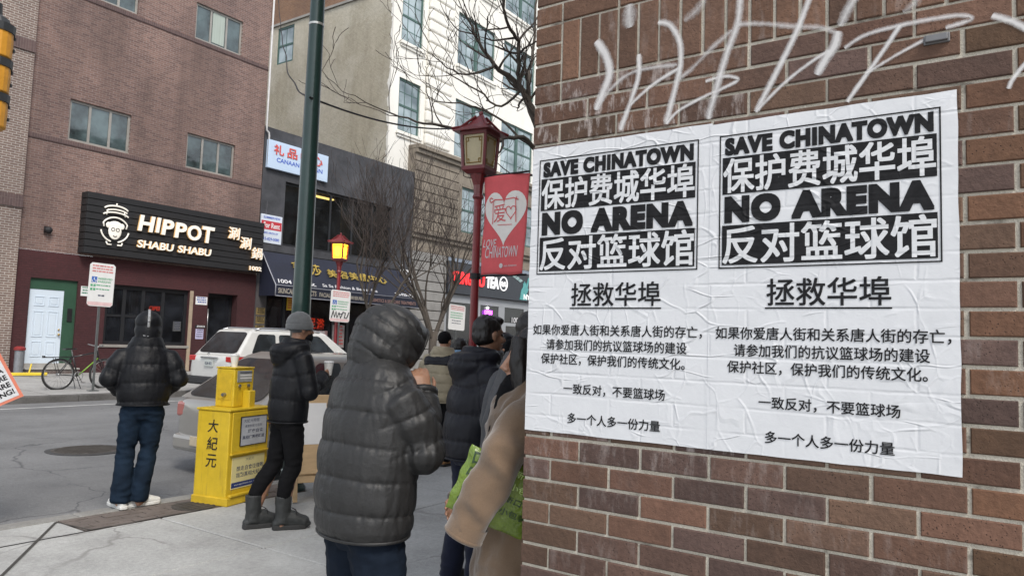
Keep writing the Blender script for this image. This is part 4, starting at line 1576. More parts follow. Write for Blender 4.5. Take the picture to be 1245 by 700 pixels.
g = MB().box((27.5, F + 3, .3), (37, F + 3.1, 5.6)).box((27.5, F + .3, .28), (37, F + 3, .33)).box((27.5, F + .3, 4.2), (37, F + 3, 4.3)).box((27.4, F + .25, .3), (27.5, F + 3, 5)).box((37, F + .25, .3), (37.1, F + 3, 5))
rm = g.build('tea_room', mat("tea_room", (.10, .06, .07), .9, var=.5), wt, world=True)
MB().box((28.2, F + 1.2, 4.1), (29.4, F + 1.3, 4.15)).box((31, F + 1.2, 4.1), (32, F + 1.3, 4.15)).build('ceiling_lamp', mat("white_lamp", (1, 1, 1), .5, var=0, emit=(1, .9, .85), estr=6, fine=False), rm, world=True)
g = MB()
text(g, 'OPEN', (0, SB - .005, 0), EX, EZ, 30.8, 3.08, .66, .22, lift=.01, depth=.03, bold=.05)
g.build('neon_sign', mat("purple_neon", (.6, .1, 1), .5, var=0, emit=(.75, .08, 1), estr=3, fine=False), fr, world=True)
MB().ball((31.1, SB + .0, 3.42), .07).build('globe_lamp', mat("white_globe", (1, 1, 1), .5, var=0, emit=(1, 1, 1), estr=3, fine=False), fr, world=True, smooth=True)
g = MB()
text(g, '1006', (0, SB + .018, 0), EX, EZ, 33.4, 2.75, .9, .3, lift=.004, bold=.02)
g.build('street_number', m_wl, fr, world=True, fix=False)
kf = thing('shop_sign', 'dark grey sign board with red and white KUNG FU TEA letters over the grey shopfront', 'sign', (31, SB, 3.98))
KY = SB - .16
g = MB().box((27.6, KY, 3.97), (36.85, SB - .004, 5.52))
g.build('sign_board', mat("charcoal_sign", (.035, .04, .05), .5, var=.15), kf, world=True, bevel=.01)
MB().box((27.55, KY - .03, 5.525), (36.9, SB - .003, 5.7)).build('top_rail', mat("blue_grey_rail", (.22, .26, .32), .5), kf, world=True)
ko = Vector((0, KY - .002, 0))
m_redl = mat("red_sign_letter", (.75, .03, .04), .4, var=0, emit=(1, .03, .03), estr=.7, fine=False)
m_whl = mat("white_sign_letter", (.85, .85, .85), .4, var=0, emit=(1, 1, 1), estr=.35, fine=False)
for s_, x, w, m_ in (('KUNG', 27.85, 1.55, m_redl), ('FU', 29.62, .85, m_redl), ('TEA', 30.62, 1.12, m_whl)):
    g = MB()
    text(g, s_, ko, EX, EZ, x, 4.45, w, .62, lift=.02, depth=.05, bold=.03)
    g.build('raised_letters', m_, kf, world=True)
g = MB()
g.tube([(32.22 + .34 * math.cos(a), KY - .03, 4.78 + .36 * math.sin(a)) for a in [2 * math.pi * i / 24 for i in range(25)]], .035, 6)
g.build('emblem_ring', m_whl, kf, world=True, smooth=True)
g = MB()
text(g, '功夫', ko, EX, EZ, 31.98, 4.62, .48, .3, lift=.02, depth=.02, bold=.02)
g.build('emblem_letters', m_whl, kf, world=True)
m_teal = mat("teal_figure", (.10, .36, .36), .5, var=.2)
fig = [(0, 0), (.7, 0), (.66, .35), (.85, .62), (.74, .7), (.9, 1.25), (.8, 1.28), (.64, .78), (.58, .98), (.48, .92), (.44, 1.06), (.38, .9), (.28, .95), (.3, .72), (.12, .5)]
g = MB().prism(fig, (33.85, KY - .03, 4.05), EX, EZ, (0, .028, 0))
g.build('figure_silhouette', m_teal, kf, world=True)
g = MB()
text(g, 'NYC', ko, EX, EZ, 34.2, 4.08, .9, .3, lift=.04, bold=.03)
g.build('lettering', m_whl, kf, world=True, fix=False)
g = MB()
for i in range(3):
    g.prism([(0, .1), (.25, .0), (.5, .12), (.3, .2)], (33.0 + i * .3, KY - .02, 5.2 - .1 * i), EX, EZ, (0, .018, 0))
g.build('leaf_marks', mat("pale_leaf_mark", (.3, .42, .42), .5), kf, world=True)
# ================================================================== TREES
m_bark = mat("grey_bark", (.085, .072, .06), .95, var=.35, scale=9, stretch=(1, 1, .3), bmp=.01)
m_twig = mat("dark_twigs", (.055, .043, .038), .9, var=.3)


def grow(mb_big, mb_fine, p, d, length, r, level, rr, up=.25, kink=.22, maxlev=5, minr=.004, split=(2, 3), shrink=.72):
    pts, rad_ = [Vector(p)], [r]
    n = 5
    d = Vector(d).normalized()
    for i in range(n):
        d = (d + Vector((rr.uniform(-1, 1), rr.uniform(-1, 1), rr.uniform(-.6, 1) * .8)) * kink + Vector((0, 0, up)) * .25).normalized()
        pts.append(pts[-1] + d * (length / n))
        rad_.append(max(minr, r * (1 - .38 * (i + 1) / n)))
    (mb_big if r > .022 else mb_fine).tube(pts, rad_, 7 if r > .05 else (5 if r > .015 else 3), cap=False)
    if level >= maxlev:
        return
    for k in range(rr.randint(*split) + (1 if level == 0 else 0)):
        t = rr.uniform(.45, 1.0) if k else 1.0
        i = min(n, int(t * n))
        side = Vector((rr.uniform(-1, 1), rr.uniform(-1, 1), rr.uniform(-.35, .5)))
        nd = (d * rr.uniform(.7, 1.1) + side * rr.uniform(.5, .9)).normalized()
        grow(mb_big, mb_fine, pts[i], nd, length * rr.uniform(shrink - .14, shrink + .1), rad_[i] * rr.uniform(.55, .72), level + 1, rr, up, kink, maxlev, minr, split, shrink)


def vase_tree(label, base, stems, seed, maxlev=5):
    t = thing('bare_tree', label, 'tree', base, 0, 'bare trees along the pavement')
    rr = random.Random(seed)
    big, fine = MB(), MB()
    b0 = Vector(base)
    big.tube([b0, b0 + Vector((.02, 0, .6)), b0 + Vector((0, .02, 1.3)), b0 + Vector((.03, 0, 1.75))], [.21, .17, .15, .16], 10)
    for (dx, dy, L, r) in stems:
        grow(big, fine, b0 + Vector((dx * .08, dy * .08, 1.5)), (dx, dy, 1.55), L, r, 0, rr, up=.22, kink=.19, maxlev=maxlev, minr=.0055, split=(3, 3), shrink=.76)
    big.build('trunk', m_bark, t, world=True, smooth=True, fix=False)
    fine.build('crown', m_twig, t, world=True, fix=False)
    return t


vase_tree('bare street tree with several upright stems in front of the brown stone building', (20.75, 17.7, far_z(17.7)),
          [(-.55, .1, 2.7, .085), (.45, -.15, 2.7, .09), (-.1, .3, 2.9, .075), (-1.0, -.1, 2.6, .06), (.9, .2, 2.6, .06)], 3, 4)
vase_tree('fine twigged bare street tree in front of the charcoal building', (18.1, 18.1, far_z(18.1)),
          [(-.6, .1, 2.5, .05), (.4, -.1, 2.5, .055), (-.15, .35, 2.6, .05), (-1.0, -.3, 2.3, .04)], 9, 4)

bt_ = thing('bare_tree', 'large bare tree with long crooked limbs reaching out beside the corner wall', 'tree', (10.85, 6.17, 0))
big, fine = MB(), MB()
rr = random.Random(21)
LIMBS = [
    ([(10.86, 6.17, -0.10), (10.83, 6.20, 1.20), (10.66, 6.24, 2.91), (10.37, 6.37, 4.39), (10.04, 6.50, 5.22), (9.87, 6.63, 5.67), (9.63, 6.76, 5.91), (9.32, 6.89, 6.05), (9.04, 7.02, 6.37), (8.84, 7.15, 6.81)], [.17, .15, .13, .105, .085, .07, .055, .042, .03, .015]),
    ([(9.91, 6.60, 5.54), (9.69, 6.63, 5.81), (9.55, 6.57, 6.09), (9.39, 6.50, 6.39), (9.04, 6.44, 6.50), (8.80, 6.37, 6.68), (8.59, 6.24, 7.07), (8.45, 6.24, 7.72)], [.06, .05, .045, .04, .033, .027, .022, .012]),
    ([(10.27, 6.40, 4.60), (9.75, 6.50, 4.88), (9.41, 6.63, 4.85), (9.22, 6.76, 4.77), (8.62, 7.02, 4.82), (7.98, 7.15, 4.78), (7.54, 7.41, 4.85), (6.94, 7.67, 5.00)], [.06, .048, .043, .04, .032, .022, .014, .006]),
    ([(10.01, 6.50, 5.25), (10.34, 6.89, 5.70), (10.53, 7.02, 6.29), (10.83, 7.15, 6.89), (10.92, 7.15, 7.98)], [.06, .05, .045, .035, .02]),
    ([(9.75, 6.63, 5.77), (10.28, 7.41, 5.73), (9.88, 7.67, 5.96), (9.36, 7.93, 6.16)], [.03, .026, .02, .01]),
    ([(9.32, 6.89, 6.05), (8.87, 6.89, 5.77), (8.45, 7.02, 5.70), (8.06, 7.15, 5.85)], [.03, .022, .015, .008]),
    ([(9.88, 6.57, 4.86), (9.49, 7.02, 5.31), (8.97, 7.28, 5.38), (8.45, 7.41, 5.27)], [.028, .022, .016, .008]),
    ([(10.37, 6.37, 4.39), (9.88, 6.89, 4.40), (9.49, 7.15, 4.21), (9.10, 7.28, 4.24)], [.03, .022, .016, .008]),
]
for pts, rs in LIMBS:
    P = catmull([Vector(p) for p in pts], 4)
    R_ = []
    for i in range(len(P)):
        f_ = i / 4
        k = min(int(f_), len(rs) - 2)
        R_.append(rs[k] + (rs[k + 1] - rs[k]) * (f_ - k))
    P = [p + Vector((rr.uniform(-1, 1), rr.uniform(-1, 1), rr.uniform(-1, 1))) * .018 for p in P]
    big.tube(P, [r_ * (.78 if pts[0][2] > 2 else (1.1 if i < 12 else .82)) for i, r_ in enumerate(R_)], 8)
    s0 = 14 if pts[0][2] < 1 else 4
    for i in range(s0, len(P)):
        for q in range(2):
            if rr.random() < .30:
                d = (P[i] - P[i - 1]).normalized()
                side = Vector((rr.uniform(-1, .6), rr.uniform(-1, 1), rr.uniform(-.5, 1.0)))
                grow(big, fine, P[i], d * .5 + side, rr.uniform(.4, .85), min(.024, max(.006, R_[i] * .5)), 2, rr, up=.15, kink=.34, maxlev=4, minr=.0045, split=(2, 2), shrink=.68)
big.build('trunk', m_bark, bt_, world=True, smooth=True, fix=False)
fine.build('crown', m_twig, bt_, world=True, fix=False)

# ================================================================== LAMPS, POLES, SIGNS
m_redp = mat("dark_red_enamel", (.20, .013, .018), .36, var=.2, scale=3, coat=.3)
m_cream = mat("cream_lantern_glass", (.50, .43, .27), .5, var=.15, scale=4)
m_amber = mat("lit_amber_glass", (1, .5, .05), .5, var=0, emit=(1, .42, .02), estr=2.6, fine=False)
m_goldf = mat("gilt_fret", (.38, .25, .08), .4, .4, var=.2)


m_maroonp = mat("maroon_enamel", (.15, .017, .020), .4, var=.25, scale=6, coat=.2)


def lantern_lamp(label, loc, rz, lit, H=4.74):
    t = thing('street_lamp', label, 'street lamp', loc, rz, 'red pagoda lantern lamps')
    g = MB()
    g.lathe([(.2, 0), (.2, .12), (.15, .2), (.12, .7), (.085, .8), (.06, .95), (.055, H - 1.3), (.06, H - 1.2)], seg=16)
    g.build('pole', m_redp, t, smooth=False, bevel=0)
    g = MB()
    z = H - 1.2
    g.lathe([(.06, z), (.085, z + .03), (.065, z + .08), (.075, z + .2), (.13, z + .36), (.135, z + .4)], seg=8)
    g.build('neck', m_maroonp, t)
    g = MB()
    s = math.sqrt(2)
    za, zb = z + .4, z + .93
    a0, a1 = .165, .19                    # half widths at foot and head of the lantern
    g.lathe([(a0 * s * .75, za - .05), (a0 * s * 1.1, za), (a0 * s * 1.1, za + .05)], square=4)
    g.lathe([(a1 * s * 1.06, zb - .045), (a1 * s * 1.1, zb)], square=4)
    for sx_ in (-1, 1):
        for sy_ in (-1, 1):
            g.tube([(sx_ * a0, sy_ * a0, za + .04), (sx_ * a1, sy_ * a1, zb - .03)], .024, 6)
    hd = g.build('lantern_frame', m_maroonp, t)
    for k in range(4):
        M = Matrix.Rotation(k * math.pi / 2, 4, 'Z')
        g = MB(M)
        i0, i1 = a0 - .03, a1 - .03
        g.add([(-i0, -a0 + .012, za + .05), (i0, -a0 + .012, za + .05), (i1, -a1 + .012, zb - .04), (-i1, -a1 + .012, zb - .04),
               (-i0, -a0 + .03, za + .05), (i0, -a0 + .03, za + .05), (i1, -a1 + .03, zb - .04), (-i1, -a1 + .03, zb - .04)],
              [(0, 1, 2, 3), (7, 6, 5, 4), (0, 4, 5, 1), (1, 5, 6, 2), (2, 6, 7, 3), (3, 7, 4, 0)])
        p_ = g.build('lantern_pane', m_amber if lit else m_cream, hd)
        g = MB(M)
        F_ = lambda u_, w_: ((u_ * (i0 + (i1 - i0) * w_)), -(a0 + (a1 - a0) * w_) + .006, za + .05 + (zb - za - .09) * w_)
        for (pa, pb) in (((-.8, .1), (-.8, .9)), ((.8, .1), (.8, .9)), ((-.8, .1), (.8, .1)), ((-.8, .9), (.8, .9)), ((-.8, .78), (-.55, .78)), ((-.55, .78), (-.55, .9)), ((.8, .78), (.55, .78)), ((.55, .78), (.55, .9)),
                         ((-.8, .22), (-.55, .22)), ((-.55, .22), (-.55, .1)), ((.8, .22), (.55, .22)), ((.55, .22), (.55, .1))):
            g.tube([F_(*pa), F_(*pb)], .007, 4)
        g.build('fret', m_redp if lit else m_goldf, p_)
    g = MB()
    e = .285
    prof = [(e * s, zb), (e * s, zb + .022), (e * s * .72, zb + .07), (e * s * .42, zb + .14), (.06, zb + .24), (.03, zb + .27)]
    g.lathe(prof, square=4)
    g.ball((0, 0, zb + .295), .035, 8, 6)
    for sx_ in (-1, 1):
        for sy_ in (-1, 1):
            g.tube([(sx_ * e * 1.03, sy_ * e * 1.03, zb + .035), (sx_ * e * .7, sy_ * e * .7, zb + .075), (sx_ * .05, sy_ * .05, zb + .25)], .018, 6)
    g.build('roof', m_maroonp, t)
    return t


lantern_lamp('red pagoda lantern lamp holding the LOVE, CHINATOWN banner', (8.06, 6.16, 0), rad(8), False, 4.76)
lp2 = lantern_lamp('red pagoda lantern lamp glowing amber across the street', (15.72, 17.35, far_z(17.35)), rad(20), True, 4.62)

# banner on its two arms
bn = thing('banner', 'red and white LOVE, CHINATOWN heart banner hanging from the lamp post', 'banner', (8.05, 5.64, 2.5))
BX = 8.05
m_banr = mat("red_banner_cloth", (.70, .115, .125), .8, var=.12, scale=3, bmp=.004, bscale=5)
m_banw = mat("white_banner_print", (.84, .80, .75), .8, var=.08, scale=3, bmp=.004, bscale=5)
BY0, BY1, BZ0, BZ1 = 6.05, 5.33, 2.50, 3.86


def ban_off(a, z):
    return .022 * math.sin(a * 7 + z * 2.3) + .012 * math.sin(z * 6 + a * 3) + .03 * (a / .72) ** 2 * math.sin(z * 2)


vs_, fs = [], []
nx, nz_ = 18, 30
for j in range(nz_ + 1):
    for i in range(nx + 1):
        a = .72 * i / nx
        z = BZ0 + (BZ1 - BZ0) * j / nz_
        vs_.append((BX + ban_off(a, z), BY0 - a, z + (.012 * math.sin(a * 9) if j == 0 else 0)))
for j in range(nz_):
    for i in range(nx):
        k = j * (nx + 1) + i
        fs.append((k, k + 1, k + nx + 2, k + nx + 1))
o = MB().add(vs_, fs).build('cloth', m_banr, bn, world=True, smooth=True, fix=False)
md = o.modifiers.new("thickness", 'SOLIDIFY')
md.thickness = .004
md.offset = 1


def on_banner(name, polys_or_text, m_, lift=.010):
    g_ = MB()
    kind, args, kw = polys_or_text
    if kind == 'text':
        text(g_, args[0], (0, 0, 0), Vector((1, 0, 0)), Vector((0, 1, 0)), *args[1:], **kw)
    elif kind == 'tube':
        for pl, r_ in args:
            for p0, p1 in zip(pl, pl[1:]):
                d_ = Vector((p1[0] - p0[0], p1[1] - p0[1], 0))
                if d_.length < 1e-6:
                    continue
                n_ = Vector((-d_.y, d_.x, 0)).normalized() * r_
                e_ = d_.normalized() * r_ * .5
                g_.quad(Vector((*p0, 0)) - n_ - e_, Vector((*p1, 0)) - n_ + e_, Vector((*p1, 0)) + n_ + e_, Vector((*p0, 0)) + n_ - e_)
    else:
        g_.add([(p[0], p[1], 0) for p in args[0]], args[1])
    for i_, p in enumerate(g_.v):
        lift_i = lift + (.00015 * (i_ // 4) if kind == 'tube' else 0)
        g_.v[i_] = (BX + ban_off(p[0], p[1]) - lift_i, BY0 - p[0], p[1])
    return g_.build(name, m_, bn, world=True, fix=False)


hv, hf = [(.36, 3.32)], []
nh = 48
ringn = 8
for r_ in range(1, ringn + 1):
    for i in range(nh):
        th = 2 * math.pi * i / nh
        hx = 16 * math.sin(th) ** 3
        hz = 13 * math.cos(th) - 5 * math.cos(2 * th) - 2 * math.cos(3 * th) - math.cos(4 * th)
        hv.append((.36 + hx * .0218 * r_ / ringn, 3.32 + hz * .026 * r_ / ringn))
hf = [(0, 1 + i, 1 + (i + 1) % nh) for i in range(nh)]
for r_ in range(ringn - 1):
    for i in range(nh):
        a = 1 + r_ * nh + i
        b_ = 1 + r_ * nh + (i + 1) % nh
        hf.append((a, a + nh, b_ + nh, b_))
on_banner('heart', ('poly', (hv, [f_[::-1] for f_ in hf]), {}), m_banw, .008)
on_banner('red_character', ('text', ('爱', .17, 3.22, .22, .24), {'bold': .0}), m_banr, .012)
c_ = lambda cx_, cz_, r_, a0, a1, n=14: [(cx_ + r_ * math.cos(rad(a0 + (a1 - a0) * i / n)), cz_ + r_ * math.sin(rad(a0 + (a1 - a0) * i / n))) for i in range(n + 1)]
hp = []
for i in range(25):
    th = 2 * math.pi * i / 24
    hp.append((.475 + 16 * math.sin(th) ** 3 * .0052, 3.345 + (13 * math.cos(th) - 5 * math.cos(2 * th) - 2 * math.cos(3 * th) - math.cos(4 * th)) * .0062))
on_banner('gate_drawing', ('tube', [(hp, .006), ([(.13, 3.5), (.2, 3.53), (.36, 3.515), (.52, 3.53), (.59, 3.5)], .007), (c_(.13, 3.53, .03, 270, 20), .006), (c_(.59, 3.53, .03, 270, 160), .006),
                                   ([(.17, 3.52), (.155, 3.2)], .006), ([(.55, 3.52), (.565, 3.2)], .006), ([(.25, 3.18), (.5, 3.17)], .004)], {}), m_banr, .012)
m_banp = mat("white_banner_script", (.66, .62, .62), .8, var=.1)
on_banner('lettering', ('text', ('LOVE,', .02, 2.86, .22, .13), {'shear': .25, 'bold': .008}), m_banp)
on_banner('lettering', ('text', ('CHINATOWN', .06, 2.73, .56, .15), {'shear': .2, 'bold': .006}), m_banp)
on_banner('lettering', ('text', ('visit chinatown', .38, 2.60, .24, .03), {'bold': .006}), m_banp)
on_banner('roundel', ('tube', [(c_(.33, 2.62, .018, 0, 360, 16), .014)], {}), m_banp)
g = MB()
for z in (BZ0 - .012, BZ1 + .012):
    g.tube([(BX, 6.16, z), (BX, 5.31, z)], .014, 8)
    g.lathe([(.075, z - .04), (.078, z + .04)], (8.06, 6.16, 0), 14)
g.build('bracket_arm', m_black, bn, world=True)

# green pole at the kerb
gp = thing('utility_pole', 'tall dark green steel pole at the kerb with a silver strap', 'pole', (5.12, 6.2, 0))
m_gpole = mat("dark_green_enamel", (.012, .036, .031), .35, .1, var=.25, scale=2.5, coat=.35, bmp=.002)
g = MB().lathe([(.1, 0), (.096, 2), (.076, 5.2), (.060, 8), (.055, 9.5), (.02, 9.55)], seg=28)
g.build('shaft', m_gpole, gp, smooth=True)
g = MB().lathe([(.14, 0), (.14, .03), (.118, .06), (.115, .2), (.105, .22)], seg=24)
g.build('base_collar', m_gpole, gp)
g = MB().lathe([(.078, 4.93), (.083, 4.932), (.083, 4.955), (.078, 4.957)], seg=24)
g.build('strap', mat("galvanised_strap", (.55, .55, .52), .35, .6, var=.1), gp)
# slack wire from the roof corner past the pole into the tree
wr = thing('overhead_wire', 'slack black overhead wire from the mauve brick roof past the green pole into the tree', 'wire', (5.12, 6.1, 4.1))
P = []
A, B = Vector((16.72, 22.6, 14.9)), Vector((5.02, 6.12, 4.1))
for i in range(41):
    t_ = i / 40
    p = A.lerp(B, t_)
    p.z -= 1.1 * 4 * t_ * (1 - t_) * (.6 + .4 * t_)
    p += Vector((smooth_noise((t_ * 9, 0, 1), 1.0), 0, smooth_noise((0, t_ * 9, 5), 1.0))) * .05
    P.append(p)
C2 = Vector((8.4, 7.0, 4.78))
for i in range(1, 17):
    t_ = i / 16
    p = B.lerp(C2, t_)
    p.z -= .10 * 4 * t_ * (1 - t_)
    P.append(p)
MB().tube(P, .011, 6).build('wire', m_black, wr, world=True, smooth=True)

# traffic signal at the left edge
ts = thing('traffic_signal', 'yellow three section traffic signal with dark visors at the left edge', 'traffic signal', (2.05, 5.93, 2.9))
m_yel = mat("signal_yellow", (.62, .29, .03), .5, var=.15, scale=6, bmp=.002)
m_dkv = mat("dark_visor", (.035, .038, .042), .5, var=.3, scale=8)
bd = Matrix.Translation((2.06, 5.93, 2.96)) @ Matrix.Rotation(rad(40), 4, 'Z')
for k in range(3):
    z = k * .25
    g = MB(bd)
    g.lathe([(.10, z), (.115, z + .012), (.118, z + .12), (.115, z + .225), (.10, z + .235)], seg=20)
    b_ = g.build('section', m_yel, ts, world=True, smooth=False, bevel=.004)
    g = MB(bd)
    g.lathe([(.112, z + .185), (.124, z + .19), (.127, z + .245), (.108, z + .249)], seg=20)
    g.build('visor', m_dkv, b_, world=True)
    g = MB(bd)
    for a in (-1.05,):
        for zz in (z + .07, z + .16):
            g.box((.118 * math.cos(a) - .008, .118 * math.sin(a) - .008, zz), (.118 * math.cos(a) + .012, .118 * math.sin(a) + .012, zz + .022))
    g.build('hinge', m_black, b_, world=True)
g = MB(bd).lathe([(.06, -.1), (.075, -.08), (.06, -.02), (.03, .0)], seg=14)
g.build('lower_hub', m_dkv, ts, world=True)
g = MB(bd).lathe([(.10, .75), (.085, .79), (.04, .82), (.035, .9)], seg=14)
g.build('cap', m_dkv, ts, world=True)
g = MB().tube([(2.06, 5.93, 3.82), (1.85, 5.95, 3.86), (1.5, 6.0, 3.86)], .03, 8).tube([(2.06, 5.93, 2.9), (1.85, 5.95, 2.86), (1.5, 6.0, 2.86)], .03, 8)
g.build('arm', m_dkv, ts, world=True)
sp_ = thing('signal_post', 'grey steel post carrying the yellow traffic signal just left of the view', 'post', (1.45, 6.0, 0))
MB().lathe([(.16, 0), (.15, .25), (.075, .35), (.07, 4.3), (.03, 4.34)], (0, 0, 0), 20).build('shaft', m_gpole, sp_, smooth=True)

# parking sign on a steel post
m_galv = mat("galvanised_post", (.16, .17, .17), .5, .6, var=.25)
m_signw = mat("white_sign_sheet", (.74, .74, .73), .45, var=.05)
m_signr = mat("faded_red_print", (.62, .22, .22), .5, var=.3)
m_signg = mat("green_print", (.10, .38, .20), .5, var=.2)
m_signpink = mat("pale_pink_print", (.70, .50, .50), .5, var=.15)
m_signblue = mat("blue_symbol", (.05, .14, .45), .5, var=.1)


def parking_sign(label, x, y, W_, H_, zs, tilt, seed, mark=None, symbol=True, footer=True, group='white parking signs on posts', post=True, yaw=0):
    t = thing('parking_sign', label, 'sign', (x, y, far_z(y)), yaw, group)
    zs -= far_z(y)
    if post:
        g_ = MB().box((-.025, -.012, -.05), (.025, .012, zs + H_ * .95)).box((-.1, -.08, 0), (.1, .08, .02))
        g_.build('post', m_galv, t)
    M = Matrix.Translation((0, -.02, zs)) @ Matrix.Rotation(tilt, 4, 'Y')
    c = .05
    poly = [(-W_ / 2 + c, 0), (W_ / 2 - c, 0), (W_ / 2, c), (W_ / 2, H_ - c), (W_ / 2 - c, H_), (-W_ / 2 + c, H_), (-W_ / 2, H_ - c), (-W_ / 2, c)]
    g_ = MB(M).prism(poly, (0, 0, 0), EX, EZ, (0, .006, 0))
    pn = g_.build('sign_panel', m_signw, t)
    o_ = Vector((0, -.003, 0))
    r_ = random.Random(seed)

    def rows(name, m_, z0, z1, n_, x0, x1, size=.5):
        g2 = MB(M)
        for i in range(n_):
            zc = z1 - (z1 - z0) * (i + .5) / n_
            hh = (z1 - z0) / n_ * size
            a = x0
            while a < x1 - .02:
                b_ = min(x1, a + r_.uniform(.03, .1))
                g2.quad(o_ + EX * a + EZ * zc, o_ + EX * b_ + EZ * zc, o_ + EX * b_ + EZ * (zc + hh), o_ + EX * a + EZ * (zc + hh))
                a = b_ + .015
        g2.build(name, m_, pn)
    w = W_ / 2
    rows('red_print', m_signr, H_ * .76, H_ * .95, 3, -w * .8, w * .85, .5)
    if symbol:
        g2 = MB(M).quad(*(o_ + EX * a + EZ * b_ for a, b_ in ((-w * .8, H_ * .54), (-w * .38, H_ * .54), (-w * .38, H_ * .68), (-w * .8, H_ * .68))))
        sq = g2.build('blue_square', m_signblue, pn)
        g2 = MB(M)
        cxx, czz, q = -w * .6, H_ * .585, H_ * .05
        for i in range(10):
            a0, a1 = rad(-200 + i * 23), rad(-200 + (i + 1) * 23)
            g2.quad(*(Vector((cxx + k_ * q * math.cos(a), -.0055, czz + k_ * q * math.sin(a))) for k_, a in ((.75, a0), (1, a0), (1, a1), (.75, a1))))
        for p, q2 in (((cxx - .01, czz + q * .3), (cxx + .006, czz + q * 1.5)), ((cxx, czz + q * .2), (cxx + q * .9, czz + q * .35)), ((cxx + q * .7, czz - q * .6), (cxx + q * .95, czz + q * .3))):
            g2.quad(Vector((p[0], -.006, p[1])), Vector((q2[0], -.006, p[1])), Vector((q2[0], -.006, q2[1])), Vector((p[0], -.006, q2[1])))
        g2.build('wheelchair_symbol', m_signw, sq, fix=False)
        g2 = MB(M)
        text(g2, 'RESERVED', o_, EX, EZ, -w * .28, H_ * .62, w * 1.1, H_ * .045, bold=.02)
        text(g2, 'PARKING', o_, EX, EZ, -w * .28, H_ * .55, w * 1.0, H_ * .045, bold=.02)
        g2.build('lettering', m_signg, pn, fix=False)
        for zc in (.45, .36):
            g2 = MB(M)
            for a in (-w * .85, -w * .62):
                g2.quad(*(o_ + EX * (a + p) + EZ * (H_ * zc + q2) for p, q2 in ((0, 0), (w * .17, 0), (w * .17, H_ * .055), (0, H_ * .055))))
            g2.build('green_arrow', m_signg, pn)
            rows('small_print', m_signg, H_ * zc, H_ * (zc + .05), 1, -w * .4, w * .7, .5)
        rows('black_print', m_print, H_ * .2, H_ * .27, 1, -w * .2, w * .3, .5)
    else:
        rows('small_print', m_signg, H_ * .42, H_ * .7, 3, -w * .8, w * .7, .35)
        rows('black_print', m_print, H_ * .2, H_ * .4, 2, -w * .6, w * .5, .3)
    if footer:
        g2 = MB(M).quad(*(o_ + EX * a + EZ * b_ for a, b_ in ((-w * .97, .02), (w * .9, .02), (w * .97, H_ * .1), (-w * .97, H_ * .1))))
        g2.build('footer_band', m_signpink, pn)
    if mark:
        g2 = MB(M)
        g2.tube([Vector((a * W_ / 2, -.012, b_ * H_)) for a, b_ in mark], .016, 5)
        g2.build('scrawl', m_black, pn)
    return t


parking_sign('white parking sign with blue wheelchair symbol on a thin post beside the bicycle', 8.62, 17.5, .58, 1.0, 2.13, rad(1), 1)
parking_sign('white parking sign scrawled with black marker hanging in front of the glowing amber lamp', 15.66, 17.18, .80, .97, 2.08, rad(1), 2,
             mark=[(-.85, .12), (-.7, .34), (-.55, .14), (-.42, .32), (-.3, .13), (-.1, .3), (.05, .12), (.3, .32), (.55, .3), (.45, .14), (.7, .14), (.9, .32)], post=True)
parking_sign('white parking sign with green print in front of the grey shopfront', 21.68, 17.4, .98, .95, 2.03, rad(2), 3, symbol=False, footer=False)

# ================================================================== STREET THINGS
mh = thing('manhole_cover', 'round iron manhole cover in the asphalt', 'manhole cover', (5.2, 10.6, road_z(10.6)))
m_iron = mat("worn_iron", (.075, .068, .062), .7, .3, var=.35, scale=7, bmp=.006)
g = MB().lathe([(.50, -.01), (.50, .006), (.44, .007)], seg=36)
g.build('frame_ring', mat("patched_asphalt", (.05, .05, .052), .95, var=.3), mh)
g = MB().lathe([(.43, 0), (.43, .010), (.40, .012)], seg=36)
for i in range(-5, 6):
    L = math.sqrt(max(0, .38 ** 2 - (i * .07) ** 2))
    g.box((-L, i * .07 - .012, .012), (L, i * .07 + .012, .017))
g.build('cover', m_iron, mh)
ac = thing('access_cover', 'round iron cover sunk in the brick paving beside the newspaper box', 'access cover', (4.05, 6.24, .0))
g = MB().lathe([(.19, -.02), (.19, .006), (.16, .0065)], seg=28)
for i in range(-2, 3):
    g.box((-.14, i * .06 - .01, .006), (.14, i * .06 + .01, .011))
g.build('cover', m_iron, ac)

bl = thing('bollard', 'grey metal bollard with a red cap beside the white door', 'bollard', (8.98, 22.3, far_z(22.3)))
MB().lathe([(.11, 0), (.11, .66), (.10, .67)], seg=18).build('post', mat("brushed_grey", (.22, .23, .25), .5, .4, var=.2), bl)
MB().lathe([(.14, .67), (.14, .73), (.08, .77), (.0, .775)], seg=18).build('cap', mat("red_cap", (.22, .02, .02), .5, var=.2), bl)
fb = thing('push_broom', 'yellow push broom head with a short stub of handle lying below the white door', 'broom', (9.05, 21.8, far_z(21.8)), rad(-8))
m_ybr = mat("yellow_plastic", (.70, .52, .04), .5, var=.12)
MB().box((-.42, -.06, .02), (.42, .06, .10)).build('head', m_ybr, fb, bevel=.015)
MB().tube([(0, .0, .1), (.05, .04, .33)], .02, 8).build('handle', m_ybr, fb)

# bicycle
bk = thing('bicycle', 'black bicycle with a rear rack parked beside the parking sign', 'bicycle', (8.1, 18.05, far_z(18.05)), rad(3))
m_rub = mat("tyre_rubber", (.02, .02, .02), .85, var=.2)
m_bk_ = mat("black_frame_paint", (.014, .014, .016), .4, var=.2, coat=.3)
m_lime = mat("lime_frame_paint", (.16, .32, .03), .4, var=.1)
m_steel = mat("dull_steel", (.35, .35, .35), .35, .8, var=.15)


